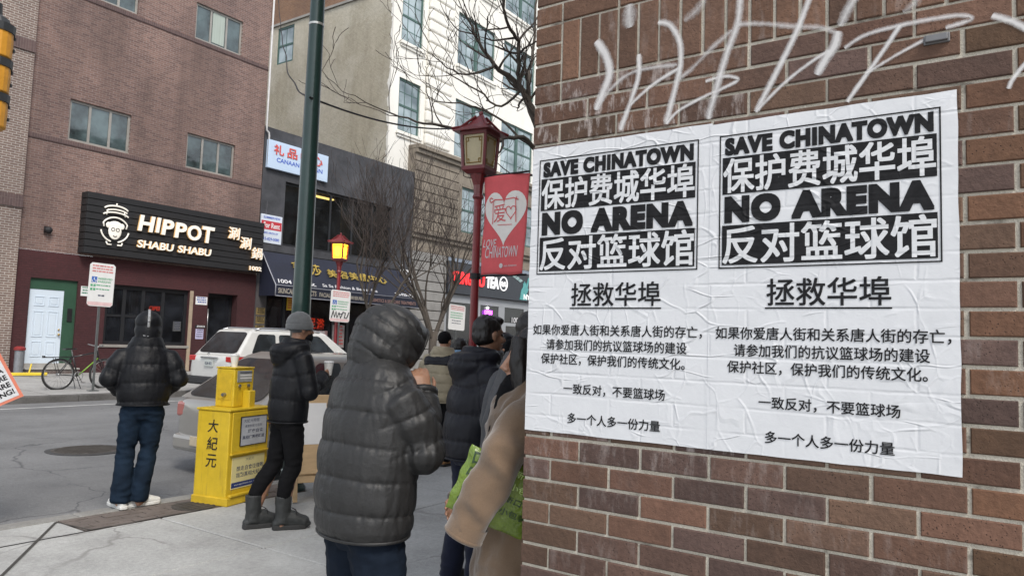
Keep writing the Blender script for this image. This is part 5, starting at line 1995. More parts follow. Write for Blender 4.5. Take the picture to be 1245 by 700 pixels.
def wheel(parent, x, R_=.345):
    g_ = MB()
    ring = [(x + R_ * math.cos(2 * math.pi * i / 36), 0, R_ + R_ * math.sin(2 * math.pi * i / 36)) for i in range(37)]
    g_.tube(ring, .021, 8, cap=False)
    w_ = g_.build('wheel', m_rub, parent, smooth=True)
    g_ = MB()
    g_.tube([(x + (R_ - .03) * math.cos(2 * math.pi * i / 36), 0, R_ + (R_ - .03) * math.sin(2 * math.pi * i / 36)) for i in range(37)], .011, 6, cap=False)
    for i in range(20):
        a = 2 * math.pi * i / 20
        g_.tube([(x, .02 * (1 if i % 2 else -1), R_), (x + (R_ - .03) * math.cos(a), 0, R_ + (R_ - .03) * math.sin(a))], .0022, 4)
    g_.tube([(x, -.05, R_), (x, .05, R_)], .028, 10)
    g_.build('rim', m_steel, w_, smooth=True)


wheel(bk, 0)
wheel(bk, 1.06)
BB, ST, HT, HB_ = (.43, 0, .30), (.28, 0, .80), (.86, 0, .86), (.89, 0, .72)
g = MB().tube([BB, ST], .018, 8).tube([(.30, 0, .74), HT], .018, 8).tube([(0, 0, .345), BB], .012, 8).tube([(0, .04, .345), (.29, .02, .76)], .010, 6).tube([(0, -.04, .345), (.29, -.02, .76)], .010, 6)
g.tube([(1.06, .045, .345), (.95, .045, .62), HB_], .014, 6).tube([(1.06, -.045, .345), (.95, -.045, .62), HB_], .014, 6).tube([HB_, HT, (.84, 0, .95)], .019, 8)
g.build('frame', m_bk_, bk, smooth=True)
MB().tube([BB, HB_], .015, 8).build('down_tube', m_lime, bk, smooth=True)
g = MB().tube([ST, (.25, 0, .92)], .013, 8)
g.build('seat_post', m_steel, bk)
g = MB().add([(.08, -.08, .93), (.08, .08, .93), (.2, .07, .95), (.38, .02, .94), (.38, -.02, .94), (.2, -.07, .95), (.08, -.07, .90), (.08, .07, .90), (.2, .05, .91), (.36, .015, .91), (.36, -.015, .91), (.2, -.05, .91)],
             [(0, 5, 4, 3, 2, 1), (6, 7, 8, 9, 10, 11), (0, 1, 7, 6), (1, 2, 8, 7), (2, 3, 9, 8), (3, 4, 10, 9), (4, 5, 11, 10), (5, 0, 6, 11)])
g.build('saddle', m_bk_, bk, bevel=.01)
g = MB().tube([(.84, 0, .95), (.88, 0, 1.0)], .014, 8).tube([(.78, -.3, 1.04), (.86, -.22, 1.01), (.88, 0, 1.0), (.86, .22, 1.01), (.78, .3, 1.04)], .013, 8)
g.build('handlebar', m_steel, bk, smooth=True)
g = MB().tube([(-.32, .05, .73), (.28, .05, .74)], .008, 6).tube([(-.32, -.05, .73), (.28, -.05, .74)], .008, 6).tube([(-.32, -.06, .735), (-.32, .06, .735)], .012, 6).tube([(0, .06, .345), (-.12, .05, .73)], .007, 6).tube([(0, -.06, .345), (-.12, -.05, .73)], .007, 6).box((-.36, -.04, .72), (-.33, .04, .77))
g.build('rear_rack', m_bk_, bk)
g = MB().tube([(.43, -.05, .3), (.43, -.05, .3 + .1)], .01, 6)
g.tube([(.43 + .1 * math.cos(2 * math.pi * i / 20), -.045, .3 + .1 * math.sin(2 * math.pi * i / 20)) for i in range(21)], .008, 5)
g.tube([(.43, -.06, .3), (.50, -.08, .16)], .011, 6).box((.46, -.16, .145), (.54, -.07, .165)).tube([(.43, .06, .3), (.36, .08, .44)], .011, 6)
g.build('crank', m_steel, bk)
MB().tube([(.38, -.05, .3), (.44, -.16, .02)], .01, 6).tube([(.30, -.05, .3), (.32, -.15, .02)], .01, 6).build('kickstand', m_bk_, bk)

# ---- newspaper box
nb = thing('newspaper_box', 'yellow newspaper box with black brushed characters on its side', 'newspaper box', (4.215, 6.015, 0), rad(14))
m_yb = worn_paint("yellow_enamel", (.66, .455, .02), (.30, .19, .03))
m_yd = mat("scuffed_yellow", (.58, .39, .02), .5, var=.2, scale=9)
BW, BD, BH = .56, .38, .86
g = MB().box((0, 0, .02), (BW, BD, BH))
body = g.build('cabinet', m_yb, nb, bevel=.012)
g = MB().box((-.012, -.03, 0), (BW + .012, BD + .01, .075)).box((.02, -.045, .075), (BW - .02, -.002, .10))
g.build('base', m_yd, nb, bevel=.008)
g = MB().box((-.01, -.014, BH + .001), (BW + .01, BD + .01, BH + .022))
g.build('lid', m_yb, nb, bevel=.006)
g = MB().box((.03, -.014, .47), (BW - .03, -.001, BH - .01))
dr = g.build('door', m_yb, nb, bevel=.006)
MB().box((.02, -.03, .455), (BW - .02, -.001, .472)).build('handle_rail', m_yd, dr, bevel=.004)
g = MB().box((.13, -.024, .53), (.50, -.0145, .535)).box((.13, -.024, .80), (.50, -.0145, .805)).box((.13, -.024, .535), (.136, -.0145, .80)).box((.494, -.024, .535), (.50, -.0145, .80))
wfr = g.build('window_frame', m_black, dr)
m_news = mat("newsprint", (.42, .44, .47), .7, var=.15, scale=10)
g = MB().box((.136, -.019, .535), (.494, -.0146, .80))
pp = g.build('newspaper', m_news, wfr)
o_ = Vector((0, -.020, 0))


def print_on(parent, s_, x, z, w, h, m_, o=o_, **kw):
    g_ = MB()
    text(g_, s_, o, EX, EZ, x, z, w, h, **kw)
    g_.build('lettering', m_, parent, fix=False)


print_on(pp, '大紀元時報', .17, .745, .22, .035, m_print)
print_on(pp, '美東新聞 社區版', .19, .70, .24, .025, m_print)
print_on(pp, '歷史自會', .23, .645, .22, .035, m_print, bold=.02)
print_on(pp, '真相傳萬家報道', .16, .59, .31, .035, m_print, bold=.02)
g = MB().box((.06, -.005, .14), (BW - .05, -.001, .43))
st = g.build('sticker', mat("pale_yellow_sticker", (.70, .62, .30), .5, var=.08), nb)
o2 = Vector((0, -.0055, 0))
print_on(st, '大紀元', .24, .385, .12, .026, m_print, o2)
print_on(st, '想走自會往復動', .12, .30, .38, .045, m_print, o2, bold=.012)
print_on(st, '指點真相大紀元', .12, .24, .38, .045, m_print, o2, bold=.012)
g = MB().quad(*(o2 + EX * a + EZ * b_ for a, b_ in ((.062, .15), (BW - .052, .15), (BW - .052, .20), (.062, .20))))
bb = g.build('blue_strip', mat("dark_blue_print", (.02, .04, .16), .5), st)
print_on(bb, 'www.epochtimes.com  1-866-697', .10, .165, .38, .02, m_white, Vector((0, -.0062, 0)))
# side lettering (faces -X)
sd = Vector((-.0035, BD, 0))
for ch, z in (('大', .66), ('紀', .50), ('元', .34)):
    g = MB()
    text(g, ch, sd, Vector((0, -1, 0)), EZ, .13, z, .125, .12, bold=.01, shear=.08)
    g.build('side_lettering', m_black, nb, fix=False)
# coin tower
g = MB().box((.17, .12, BH + .022), (.44, .34, 1.245))
tw = g.build('coin_tower', m_yb, nb, bevel=.010)
MB().box((.165, .115, 1.246), (.445, .345, 1.262)).build('tower_cap', m_yb, tw, bevel=.005)
MB().box((.166, .15, BH + .09), (.1695, .31, 1.2)).build('side_panel', m_yd, tw)
MB().box((.29, .03, BH - .03), (.37, .119, 1.04)).build('chute', m_yb, tw, bevel=.008)
g = MB().box((.205, .114, 1.12), (.405, .119, 1.23))
cp = g.build('price_card', mat("grey_price_card", (.30, .31, .30), .5, var=.3, scale=20), tw)
for i in range(3):
    g = MB().quad(*(Vector((a, .1125, b_)) for a, b_ in ((.235, 1.205 - i * .027), (.405, 1.205 - i * .027), (.405, 1.218 - i * .027), (.235, 1.218 - i * .027))))
    g.build('print', m_white if i else m_print, cp)
g = MB().tube([(.165, .22, 1.0), (.13, .22, 1.0)], .018, 8).tube([(.23, .11, 1.085), (.23, .10, 1.085)], .016, 10).tube([(.35, .11, 1.085), (.35, .095, 1.085)], .016, 10)
g.build('lock', m_steel, tw)
MB().tube([(.43, .2, 1.06), (.48, .2, 1.06), (.48, .2, 1.04)], .014, 8).build('coin_lever', m_black, tw)
wb_ = world_of(nb)


def paper_cup(label, p, M=None):
    t = thing('paper_cup', label, 'cup', p)
    M = M or Matrix.Identity(4)
    MB(M).lathe([(.027, 0), (.041, .105)], seg=20).build('cup', mat("white_card", (.74, .73, .70), .6, var=.05), t, smooth=False)
    MB(M).lathe([(.043, .1055), (.044, .112), (.040, .116), (.038, .124), (.0, .125)], seg=20).build('lid', mat("white_cup_lid", (.7, .7, .7), .35, var=.05), t)
    return t


pc = wb_ @ Vector((.27, .22, 1.262))
paper_cup('white paper coffee cup standing on the newspaper box', pc)

# ---- wooden A-frame stand behind the crowd
m_ply = mat("pale_plywood", (.52, .36, .20), .7, var=.2, scale=3, stretch=(1, 1, 6))
af = thing('easel_stand', 'pale plywood sandwich board stand behind the man in boots', 'stand', (4.99, 5.78, 0), rad(-27))
for s_ in (-1, 1):
    M = Matrix.Rotation(s_ * rad(12), 4, 'X')
    T = Matrix.Translation((0, -s_ * 0.0, 1.02)) @ M
    g = MB(T).box((-.155, -.012, -.78), (.155, .012, -.02))
    p_ = g.build('board', m_ply, af, bevel=.003)
    MB(T).box((-.12, -.0145, -.5), (.12, -.0125, -.1)).build('poster', m_white, p_)
    for x in (-.18, .18):
        MB(T).box((x - .02, -.02, -1.035), (x + .02, .02, 0)).build('leg', m_ply, af, bevel=.003)
    MB(T).box((-.158, -.021, -.86), (.158, .019, -.80)).build('rail', m_ply, af, bevel=.003)

# ================================================================== CARS
def car_paint(name, rgb, rough=.28, metal=0.0):
    m_, nt_, b_ = nodes_of(name)
    v_ = coords(nt_)
    dirt = ramp(nt_, noise_t(nt_, v_, 1.8, 5, .6), .3, .75, tuple(c_ * .86 for c_ in rgb), rgb)
    nt_.links.new(dirt, b_.inputs['Base Color'])
    b_.inputs['Roughness'].default_value = rough
    b_.inputs['Metallic'].default_value = metal
    b_.inputs['Coat Weight'].default_value = .8
    b_.inputs['Coat Roughness'].default_value = .06
    return m_


m_carglass = glass_mat("car_glass", (.022, .027, .032), rough=.04, spec=.9)
m_trim = mat("black_car_trim", (.022, .022, .024), .6, var=.2)
m_tail = mat("red_tail_lamp", (.45, .012, .012), .15, var=.1, coat=1.0)
m_tailc = mat("clear_tail_lamp", (.38, .12, .10), .12, var=.1, coat=1.0)
m_chrome = mat("chrome_trim", (.6, .6, .6), .15, 1.0, var=.05)
m_plate = mat("licence_plate", (.45, .48, .46), .4, var=.1)


def loft(stations, closed_ends=True):
    """stations: list of rings (same length) of points"""
    g_ = MB()
    K_ = len(stations[0])
    vs2 = [p for s_ in stations for p in s_]
    fs2 = []
    for i in range(len(stations) - 1):
        for k_ in range(K_):
            k2 = (k_ + 1) % K_
            fs2.append((i * K_ + k_, i * K_ + k2, (i + 1) * K_ + k2, (i + 1) * K_ + k_))
    if closed_ends:
        fs2.append(tuple(reversed(range(K_))))
        fs2.append(tuple((len(stations) - 1) * K_ + k_ for k_ in range(K_)))
    return g_.add(vs2, fs2)


def car(label, loc, rz, sp):
    t = thing('parked_car', label, 'car', loc, rz, 'cars parked along the kerb')
    L, Wd, Hh = sp['L'], sp['W'] / 2, sp['H']
    belt, zb = sp['belt'], sp['zb']

    def ring(x, w, zlo, zhi):
        """body section: sill, bulging flank, shoulder, deck"""
        zm = zlo + (zhi - zlo) * .45
        half = [(w * .86, zlo), (w * .965, zlo + .07), (w * 1.0, zm - .08), (w * .995, zm + .06), (w * .965, zhi - .10), (w * .915, zhi - .025), (w * .80, zhi)]
        return [(x, -a, z) for a, z in half] + [(x, a, z) for a, z in reversed(half)]
    st_ = [ring(x * L, w * Wd, a, b_) for x, w, a, b_ in sp['body']]
    body_ = loft(st_).build('body', sp['paint'], t, smooth=True)
    sub = body_.modifiers.new("smooth", 'SUBSURF')
    sub.levels = sub.render_levels = 2
    # greenhouse: roof on pillars
    gh = sp['green']                       # (rear base x, front base x, rear top x, front top x, base half width, top half width)
    rb, fb_, rt, ft, wb2, wt = gh
    z0, z1 = belt - .02, Hh
    base = [Vector((rb, -wb2, z0)), Vector((fb_, -wb2, z0)), Vector((fb_, wb2, z0)), Vector((rb, wb2, z0))]
    top_ = [Vector((rt, -wt, z1 - .05)), Vector((ft, -wt, z1 - .06)), Vector((ft, wt, z1 - .06)), Vector((rt, wt, z1 - .05))]
    g_ = MB()
    crown = [Vector((rt + .12, -wt * .8, z1)), Vector((ft - .1, -wt * .8, z1 - .01)), Vector((ft - .1, wt * .8, z1 - .01)), Vector((rt + .12, wt * .8, z1))]
    g_.add(base + top_ + crown, [(0, 1, 5, 4), (1, 2, 6, 5), (2, 3, 7, 6), (3, 0, 4, 7), (4, 5, 9, 8), (5, 6, 10, 9), (6, 7, 11, 10), (7, 4, 8, 11), (8, 9, 10, 11)])
    cab = g_.build('cabin', sp.get('cabin_paint', sp['paint']), t, bevel=.05)
    cab.modifiers["bevel"].segments = 3

    def pane(parent, quad_, ins, name='window', m_=m_carglass, off=.006, th=.004):
        a, b_, c, d = quad_
        P_ = lambda u_, v_: a.lerp(b_, u_).lerp(d.lerp(c, u_), v_)
        l, r_, lo, hi = ins
        q = [P_(l, lo), P_(1 - r_, lo), P_(1 - r_, 1 - hi), P_(l, 1 - hi)]
        n_ = (q[1] - q[0]).cross(q[3] - q[0]).normalized()
        cen = (base[0] + base[2]) / 2
        if n_.dot(q[0] - cen) < 0:
            n_ = -n_
        # bowed sheet with rounded corners
        K_ = 10
        pts = []
        cr = .12
        for ang in range(4):
            cu, cv = ((1 - cr, cr), (1 - cr, 1 - cr), (cr, 1 - cr), (cr, cr))[ang]
            for j in range(5):
                a_ = rad(-90 + ang * 90 + j * 22.5)
                pts.append((cu + cr * math.cos(a_), cv + cr * math.sin(a_)))
        Q = lambda u_, v_: q[0].lerp(q[1], u_).lerp(q[3].lerp(q[2], u_), v_)
        ring_ = [Q(u_, v_) + n_ * off for u_, v_ in pts]
        g2 = MB()
        n2 = len(ring_)
        g2.add(ring_ + [p + n_ * th for p in ring_], [tuple(range(n2, 2 * n2))] + [(i, (i + 1) % n2, n2 + (i + 1) % n2, n2 + i) for i in range(n2)])
        return g2.build(name, m_, parent)
    rear = (base[3], base[0], top_[0], top_[3])
    pane(cab, rear, sp.get('rear_ins', (.07, .07, .12, .10)), 'rear_window')
    front = (base[1], base[2], top_[2], top_[1])
    pane(cab, front, (.06, .06, .06, .08), 'windscreen')
    for side_q in ((base[0], base[1], top_[1], top_[0]), (base[2], base[3], top_[3], top_[2])):
        flip = side_q[0].x > side_q[1].x
        for (u0, u1) in sp['side_windows']:
            ua, ub = (1 - u1, 1 - u0) if flip else (u0, u1)
            pane(cab, side_q, (ua, 1 - ub, .10, .12), 'side_window')
    # wheels with dark arches
    for wx in sp['wheels']:
        for s_ in (-1, 1):
            y_ = s_ * (Wd - .10)
            R_ = sp['R']
            g2 = MB()
            prof = [(R_ * .62, -.105), (R_ * .97, -.10), (R_, -.06), (R_, .06), (R_ * .97, .10), (R_ * .62, .105)]
            Mx = Matrix.Translation((wx, y_, R_)) @ Matrix.Rotation(rad(90), 4, 'X')
            MBx = MB(Mx).lathe(prof, seg=28)
            wh = MBx.build('wheel', m_rub, t)
            g2 = MB(Mx).lathe([(R_ * .60, -.106), (R_ * .6, -.098), (R_ * .15, -.075), (.0, -.075)], seg=28).lathe([(R_ * .60, .106), (R_ * .6, .098), (R_ * .15, .075), (.0, .075)], seg=28)
            for k_ in range(6):
                a = 2 * math.pi * k_ / 6
                g2.tube([(R_ * .12 * math.cos(a), R_ * .12 * math.sin(a), s_ * -.1), (R_ * .58 * math.cos(a), R_ * .58 * math.sin(a), s_ * -.107)], .022, 5)
            g2.build('hub', m_chrome, wh)
    return t, cab


m_pearl = car_paint("pearl_white_paint", (.62, .62, .60), .3)
m_silver = car_paint("champagne_silver_paint", (.34, .325, .30), .28, .35)
suv_spec = dict(L=4.75, W=1.90, H=1.72, belt=1.08, zb=.36, paint=m_pearl,
                body=[(0, .82, .46, 1.04), (.012, .90, .40, 1.08), (.05, .965, .34, 1.10), (.2, 1.0, .30, 1.10), (.5, 1.0, .28, 1.09), (.72, 1.0, .28, 1.08), (.80, .98, .28, 1.06), (.93, .93, .30, .98), (.985, .84, .36, .88), (1.0, .72, .42, .74)],
                green=(.14, 3.75, .62, 2.95, .86, .66), wheels=(.98, 3.75), R=.36, side_windows=((.10, .30), (.34, .58), (.61, .86)), rear_ins=(.05, .05, .10, .06))
suv, cab = car('white sport utility car parked at the far kerb showing its dark rear window', (10.42, 15.80, road_z(15.8)), rad(0), suv_spec)
g = MB().box((-.04, -.87, .36), (.16, .87, .56))
g.build('bumper', m_trim, suv, bevel=.04)
for s_ in (-1, 1):
    g = MB().box((.012, s_ * .60, .92), (.10, s_ * .865, 1.05)).box((.09, s_ * .85, .93), (.30, s_ * .935, 1.05))
    g.build('tail_lamp', m_tail, suv, bevel=.015)
    MB().tube([(.75, s_ * .64, 1.70), (.95, s_ * .64, 1.745), (2.5, s_ * .63, 1.74), (2.75, s_ * .63, 1.69)], .022, 8).build('roof_rail', m_chrome, suv, smooth=True)
g = MB().box((-.035, -.33, .985), (.01, .33, 1.03))
g.build('garnish', m_chrome, suv, bevel=.01)
g = MB().box((-.028, -.17, .80), (.005, .17, .95))
g.build('licence_plate', m_plate, suv, bevel=.006)
g = MB()
text(g, 'KLM-4821'[:3] + ' ' + '4821', (-.0295, .13, 0), Vector((0, -1, 0)), EZ, 0, .84, .26, .07, bold=.03)
g.build('plate_lettering', m_print, suv, fix=False)
g = MB().tube([(-.03, -.05, 1.09), (-.03, 0, 1.13), (-.03, .05, 1.09)], .008, 6).tube([(-.03, 0, 1.06), (-.03, 0, 1.13)], .008, 6)
g.build('emblem', m_chrome, suv)
for s_ in (-1, 1):
    g = MB().box((3.05, s_ * .90, 1.08), (3.22, s_ * 1.06, 1.24))
    g.build('door_mirror', m_pearl, suv, bevel=.04)
hat_spec = dict(L=4.25, W=1.74, H=1.49, belt=.93, zb=.3, paint=m_silver,
                body=[(0, .80, .38, .86), (.014, .90, .32, .92), (.05, .97, .28, .95), (.2, 1.0, .25, .96), (.5, 1.0, .24, .95), (.7, 1.0, .24, .94), (.8, .98, .25, .92), (.93, .92, .28, .82), (.985, .82, .33, .70), (1.0, .7, .38, .6)],
                green=(.08, 3.35, .85, 2.35, .82, .60), wheels=(.80, 3.38), R=.32, side_windows=((.14, .36), (.39, .62), (.65, .84)), rear_ins=(.06, .06, .04, .08))
hat, cab = car('silver hatchback parked at the near kerb behind the newspaper box', (5.22, 7.80, road_z(7.8)), rad(0), hat_spec)
g = MB().box((-.03, -.76, .28), (.12, .76, .48))
g.build('bumper', m_silver, hat, bevel=.05)
for s_ in (-1, 1):
    g = MB().box((.02, s_ * .58, .68), (.12, s_ * .775, .86)).box((.1, s_ * .74, .7), (.27, s_ * .855, .85))
    g.build('tail_lamp', m_tailc, hat, bevel=.03)
    g = MB().box((2.85, s_ * .85, .95), (3.0, s_ * .99, 1.07))
    g.build('door_mirror', m_silver, hat, bevel=.03)
g = MB().tube([(-.012, .09 * math.cos(2 * math.pi * i / 20), .80 + .055 * math.sin(2 * math.pi * i / 20)) for i in range(21)], .009, 6).tube([(-.012, -.09, .80), (-.012, .09, .80)], .007, 6)
g.build('emblem', m_chrome, hat)
g = MB().box((-.062, -.02, .37), (-.045, .32, .48))
g.build('licence_plate', mat("pale_orange_plate", (.5, .42, .3), .4), hat, bevel=.004)
# ================================================================== PEOPLE
def remesh_np(mb, voxel, smooth_it=4):
    me = bpy.data.meshes.new('tmp')
    me.from_pydata(mb.v, [], mb.f)
    import bmesh
    bm = bmesh.new()
    bm.from_mesh(me)
    bmesh.ops.recalc_face_normals(bm, faces=bm.faces)
    bm.to_mesh(me)
    bm.free()
    o = bpy.data.objects.new('tmp', me)
    COL.objects.link(o)
    r_ = o.modifiers.new('r', 'REMESH')
    r_.mode = 'VOXEL'
    r_.voxel_size = voxel
    r_.adaptivity = 0
    if smooth_it:
        s_ = o.modifiers.new('s', 'SMOOTH')
        s_.factor = .5
        s_.iterations = smooth_it
    dg = bpy.context.evaluated_depsgraph_get()
    out = bpy.data.meshes.new_from_object(o.evaluated_get(dg))
    bpy.data.objects.remove(o)
    bpy.data.meshes.remove(me)
    return out


def co_no(me):
    n = len(me.vertices)
    co = np.empty(n * 3, dtype=np.float32)
    me.vertices.foreach_get("co", co)
    no = np.empty(n * 3, dtype=np.float32)
    me.vertex_normals.foreach_get("vector", no)
    return co.reshape(-1, 3).astype(np.float64), no.reshape(-1, 3).astype(np.float64)


def finish(me, co, name, m, parent):
    me.name = name
    me.vertices.foreach_set("co", co.astype(np.float32).ravel())
    me.polygons.foreach_set("use_smooth", [True] * len(me.polygons))
    me.materials.clear()
    me.materials.append(m)
    me.update()
    o = bpy.data.objects.new(name, me)
    COL.objects.link(o)
    if parent is not None:
        o.parent = parent
        WM[o] = world_of(parent)
    return o


def vnoise(co, sx, sy, sz, seed=0):
    return np.array([mnoise.noise(Vector((p[0] * sx + seed, p[1] * sy, p[2] * sz))) for p in co])


def quilt(co, no, bones, amp, wr=.25, seed=0, sharp=.38):
    """push a surface out into sewn baffles that run round each bone, gathered at the seams"""
    D, S = [], []
    for (A, B, t0, sp, r) in bones:
        A, B = np.array(A, float), np.array(B, float)
        ab = B - A
        L = np.linalg.norm(ab)
        s_ = np.clip(((co - A) @ ab) / (L * L), -.3, 1.3)
        d = np.linalg.norm(co - (A + np.clip(s_, 0, 1)[:, None] * ab), axis=1) - r
        D.append(d)
        S.append((t0 + s_ * L) / sp)
    D = np.array(D)
    Wt = np.exp(-(D - D.min(0)) * 45)
    Wt /= Wt.sum(0)
    wob = vnoise(co, 4, 4, 4, seed) * .07 + vnoise(co, 1.9, 1.9, .8, seed + 31) * .17
    tot = np.zeros(len(co))
    seam = np.zeros(len(co))
    for w, s_ in zip(Wt, S):
        fr_ = (s_ + wob) % 1.0
        x_ = np.minimum(fr_, 1 - fr_)                      # 0 at a seam, .5 in the middle of a baffle
        tot += w * ((1 - np.exp(-x_ / .085)) * .8 + .4 * x_)
        seam += w * np.exp(-x_ / .17)
    g1 = vnoise(co, 42, 42, 10, seed + 5)
    g3 = vnoise(co, 21, 21, 8, seed + 15)
    g2 = vnoise(co, 9, 9, 13, seed + 9)
    crease = (1 - np.abs(g3) * 3).clip(0, 1) ** 2
    disp = amp * (tot - .8) + amp * wr * (g1 * (.12 + seam * 1.1) - crease * (.15 + .5 * seam)) + amp * .45 * g2
    return co + no * disp[:, None]


def folds(co, no, amp, zc=None, seed=0, sx=7, sz=16):
    n1 = vnoise(co, sx, sx, sz, seed)
    n2 = vnoise(co, sx * 2.3, sx * 2.3, sz * 1.6, seed + 3)
    r_ = (1 - np.abs(n1) * 2.2) * .6 + n2 * .5
    k = np.ones(len(co))
    if zc:
        k = .35 + sum(np.exp(-((co[:, 2] - z) / w) ** 2) for z, w in zc)
    return co + no * (amp * r_ * k)[:, None]


def skin_mat(name, rgb):
    m_, nt_, b_ = nodes_of(name)
    v_ = coords(nt_)
    c_ = ramp(nt_, noise_t(nt_, v_, 14, 4, .6), .3, .7, tuple(x * .85 for x in rgb), tuple(x * 1.1 for x in rgb))
    nt_.links.new(c_, b_.inputs['Base Color'])
    b_.inputs['Roughness'].default_value = .5
    b_.inputs['Subsurface Weight'].default_value = .15
    b_.inputs['Subsurface Radius'].default_value = (.012, .005, .003)
    bump(nt_, b_, noise_t(nt_, v_, 180, 3, .6), .0012)
    return m_


def cloth_mat(name, rgb, rough=.75, weave=900, wr=.003, var=.2, spec=.3, sheen=.1):
    m_, nt_, b_ = nodes_of(name)
    v_ = coords(nt_)
    n1 = noise_t(nt_, v_, 5, 4, .6)
    n2 = noise_t(nt_, v_, 45, 4, .65)
    n3 = noise_t(nt_, v_, weave, 2, .6)
    c_ = ramp(nt_, n1, .3, .7, tuple(x * (1 - var) for x in rgb), tuple(x * (1 + var) for x in rgb))
    c_ = mixrgb(nt_, .3, c_, ramp(nt_, n3, .3, .7, (.6, .6, .6), (1.15, 1.15, 1.15)), 'MULTIPLY')
    nt_.links.new(c_, b_.inputs['Base Color'])
    b_.inputs['Roughness'].default_value = rough
    b_.inputs['Specular IOR Level'].default_value = spec
    b_.inputs['Sheen Weight'].default_value = sheen
    bump(nt_, b_, math_n(nt_, 'ADD', n2, math_n(nt_, 'MULTIPLY', n3, .15)), wr * .55)
    return m_


m_skin = skin_mat("skin", (.42, .235, .16))
m_skin2 = skin_mat("tanned_skin", (.30, .16, .10))
m_nyl = cloth_mat("charcoal_nylon", (.021, .021, .0215), .46, 700, .005, .12, .38, 0)
m_blk = cloth_mat("black_nylon", (.0055, .006, .008), .5, 700, .004, .2, .25, 0)
m_nvy = cloth_mat("dark_navy_nylon", (.008, .0085, .014), .48, 700, .004, .2, .28, 0)
m_denim = cloth_mat("dark_denim", (.007, .012, .022), .85, 500, .004, .3, .15, 0)
m_denim2 = cloth_mat("blue_denim", (.008, .017, .032), .85, 500, .004, .35, .15, 0)
m_trou = cloth_mat("black_trousers", (.006, .006, .007), .85, 500, .004, .25, .15, 0)
m_navyt = cloth_mat("navy_trousers", (.010, .013, .03), .85, 500, .004, .25, .2)
m_camel = cloth_mat("camel_wool", (.145, .098, .064), .9, 260, .004, .12, .2, .4)
m_wool = cloth_mat("grey_wool", (.10, .105, .11), .95, 240, .006, .25, .1, .3)
m_hair = mat("black_hair", (.012, .010, .010), .45, var=.3, scale=30, stretch=(1, 1, .2), bmp=.004, bscale=60)
m_bootm = mat("grey_leather", (.026, .028, .028), .55, var=.25, scale=14, bmp=.003)
m_sole = mat("dark_rubber", (.03, .03, .03), .8, var=.2)
m_tanb = mat("tan_leather", (.28, .14, .05), .6, var=.2, scale=14, bmp=.003)
m_wshoe = mat("white_canvas", (.62, .62, .60), .7, var=.1, scale=20, bmp=.002)
m_eye = mat("dark_eye", (.015, .012, .01), .15, var=0, fine=False)


def head_into(mb, H, yaw=0.0, pitch=0.0, s=1.0, ears=True):
    M = Matrix.Translation(H) @ Matrix.Rotation(yaw, 4, 'Z') @ Matrix.Rotation(pitch, 4, 'Y') @ Matrix.Scale(s, 4)
    g_ = MB(M)
    g_.ball((-.012, 0, .032), (.098, .077, .088), 20, 14).ball((.022, 0, -.04), (.068, .061, .085), 18, 12).ball((.036, 0, -.086), (.048, .046, .036), 14, 10)
    g_.tube([(.084, 0, .018), (.100, 0, -.012), (.116, 0, -.036), (.098, 0, -.046)], [.010, .012, .0165, .012], 10)
    g_.ball((.104, .012, -.042), (.012, .010, .009), 8, 6).ball((.104, -.012, -.042), (.012, .010, .009), 8, 6)
    g_.ball((.076, 0, .022), (.018, .050, .012), 12, 8).ball((.090, 0, -.066), (.013, .026, .008), 10, 8).ball((.088, 0, -.078), (.012, .023, .008), 10, 8).ball((.076, 0, -.108), (.022, .026, .018), 10, 8)
    for s_ in (-1, 1):
        g_.ball((.062, s_ * .042, -.03), (.026, .022, .024), 10, 8)
        if ears:
            g_.ball((-.006, s_ * .079, -.008), (.021, .011, .034), 10, 8)
    g_.tube([(-.03, 0, -.24), (-.024, 0, -.14), (-.012, 0, -.05)], [.062, .056, .058], 14)
    mb.add(g_.v, g_.f)
    return M


def hand_into(mb, wrist, d, n, curl=.6, s=1.0, side=1, spread=.12):
    """wrist -> palm along d, palm facing n, thumb on the side given by `side`"""
    d, n = Vector(d).normalized(), Vector(n)
    n = (n - d * n.dot(d)).normalized()
    a = d.cross(n).normalized() * side
    W_ = Vector(wrist)
    k = s
    pal = [W_, W_ + d * .03 * k, W_ + d * .06 * k, W_ + d * .092 * k]
    mb.tube(pal, [(.019 * k, .026 * k), (.016 * k, .036 * k), (.016 * k, .042 * k), (.012 * k, .039 * k)], 12, ref=n)
    for i, (off, L) in enumerate(((.031, .073), (.0105, .081), (-.0105, .075), (-.031, .058))):
        b0 = W_ + d * .082 * k + a * off * k
        dd = (d + a * off * spread * 8).normalized()
        pts = [b0 - d * .015 * k, b0]
        cur = dd
        for j, f_ in enumerate((.45, .32, .23)):
            ang = curl * (.55 + .35 * j) + .04 * i
            cur = (cur * math.cos(ang) + n * math.sin(ang)).normalized()
            pts.append(pts[-1] + cur * L * f_ * k)
        mb.tube(pts, [.0095 * k, .0095 * k, .0088 * k, .0082 * k, .0066 * k], 8)
        mb.ball(pts[-1], .0066 * k, 8, 6)
    t0 = W_ + d * .025 * k + a * .030 * k
    t1 = t0 + (d * .55 + a * .75 + n * .35).normalized() * .038 * k
    t2 = t1 + (d * .85 + a * .25 + n * .45).normalized() * .032 * k
    t3 = t2 + (d * .9 - a * .05 + n * .5).normalized() * .024 * k
    mb.tube([W_ + d * .012 * k + a * .012 * k, t0, t1, t2, t3], [.014 * k, .0145 * k, .011 * k, .0098 * k, .0075 * k], 8)
    mb.ball(t3, .0075 * k, 8, 6)


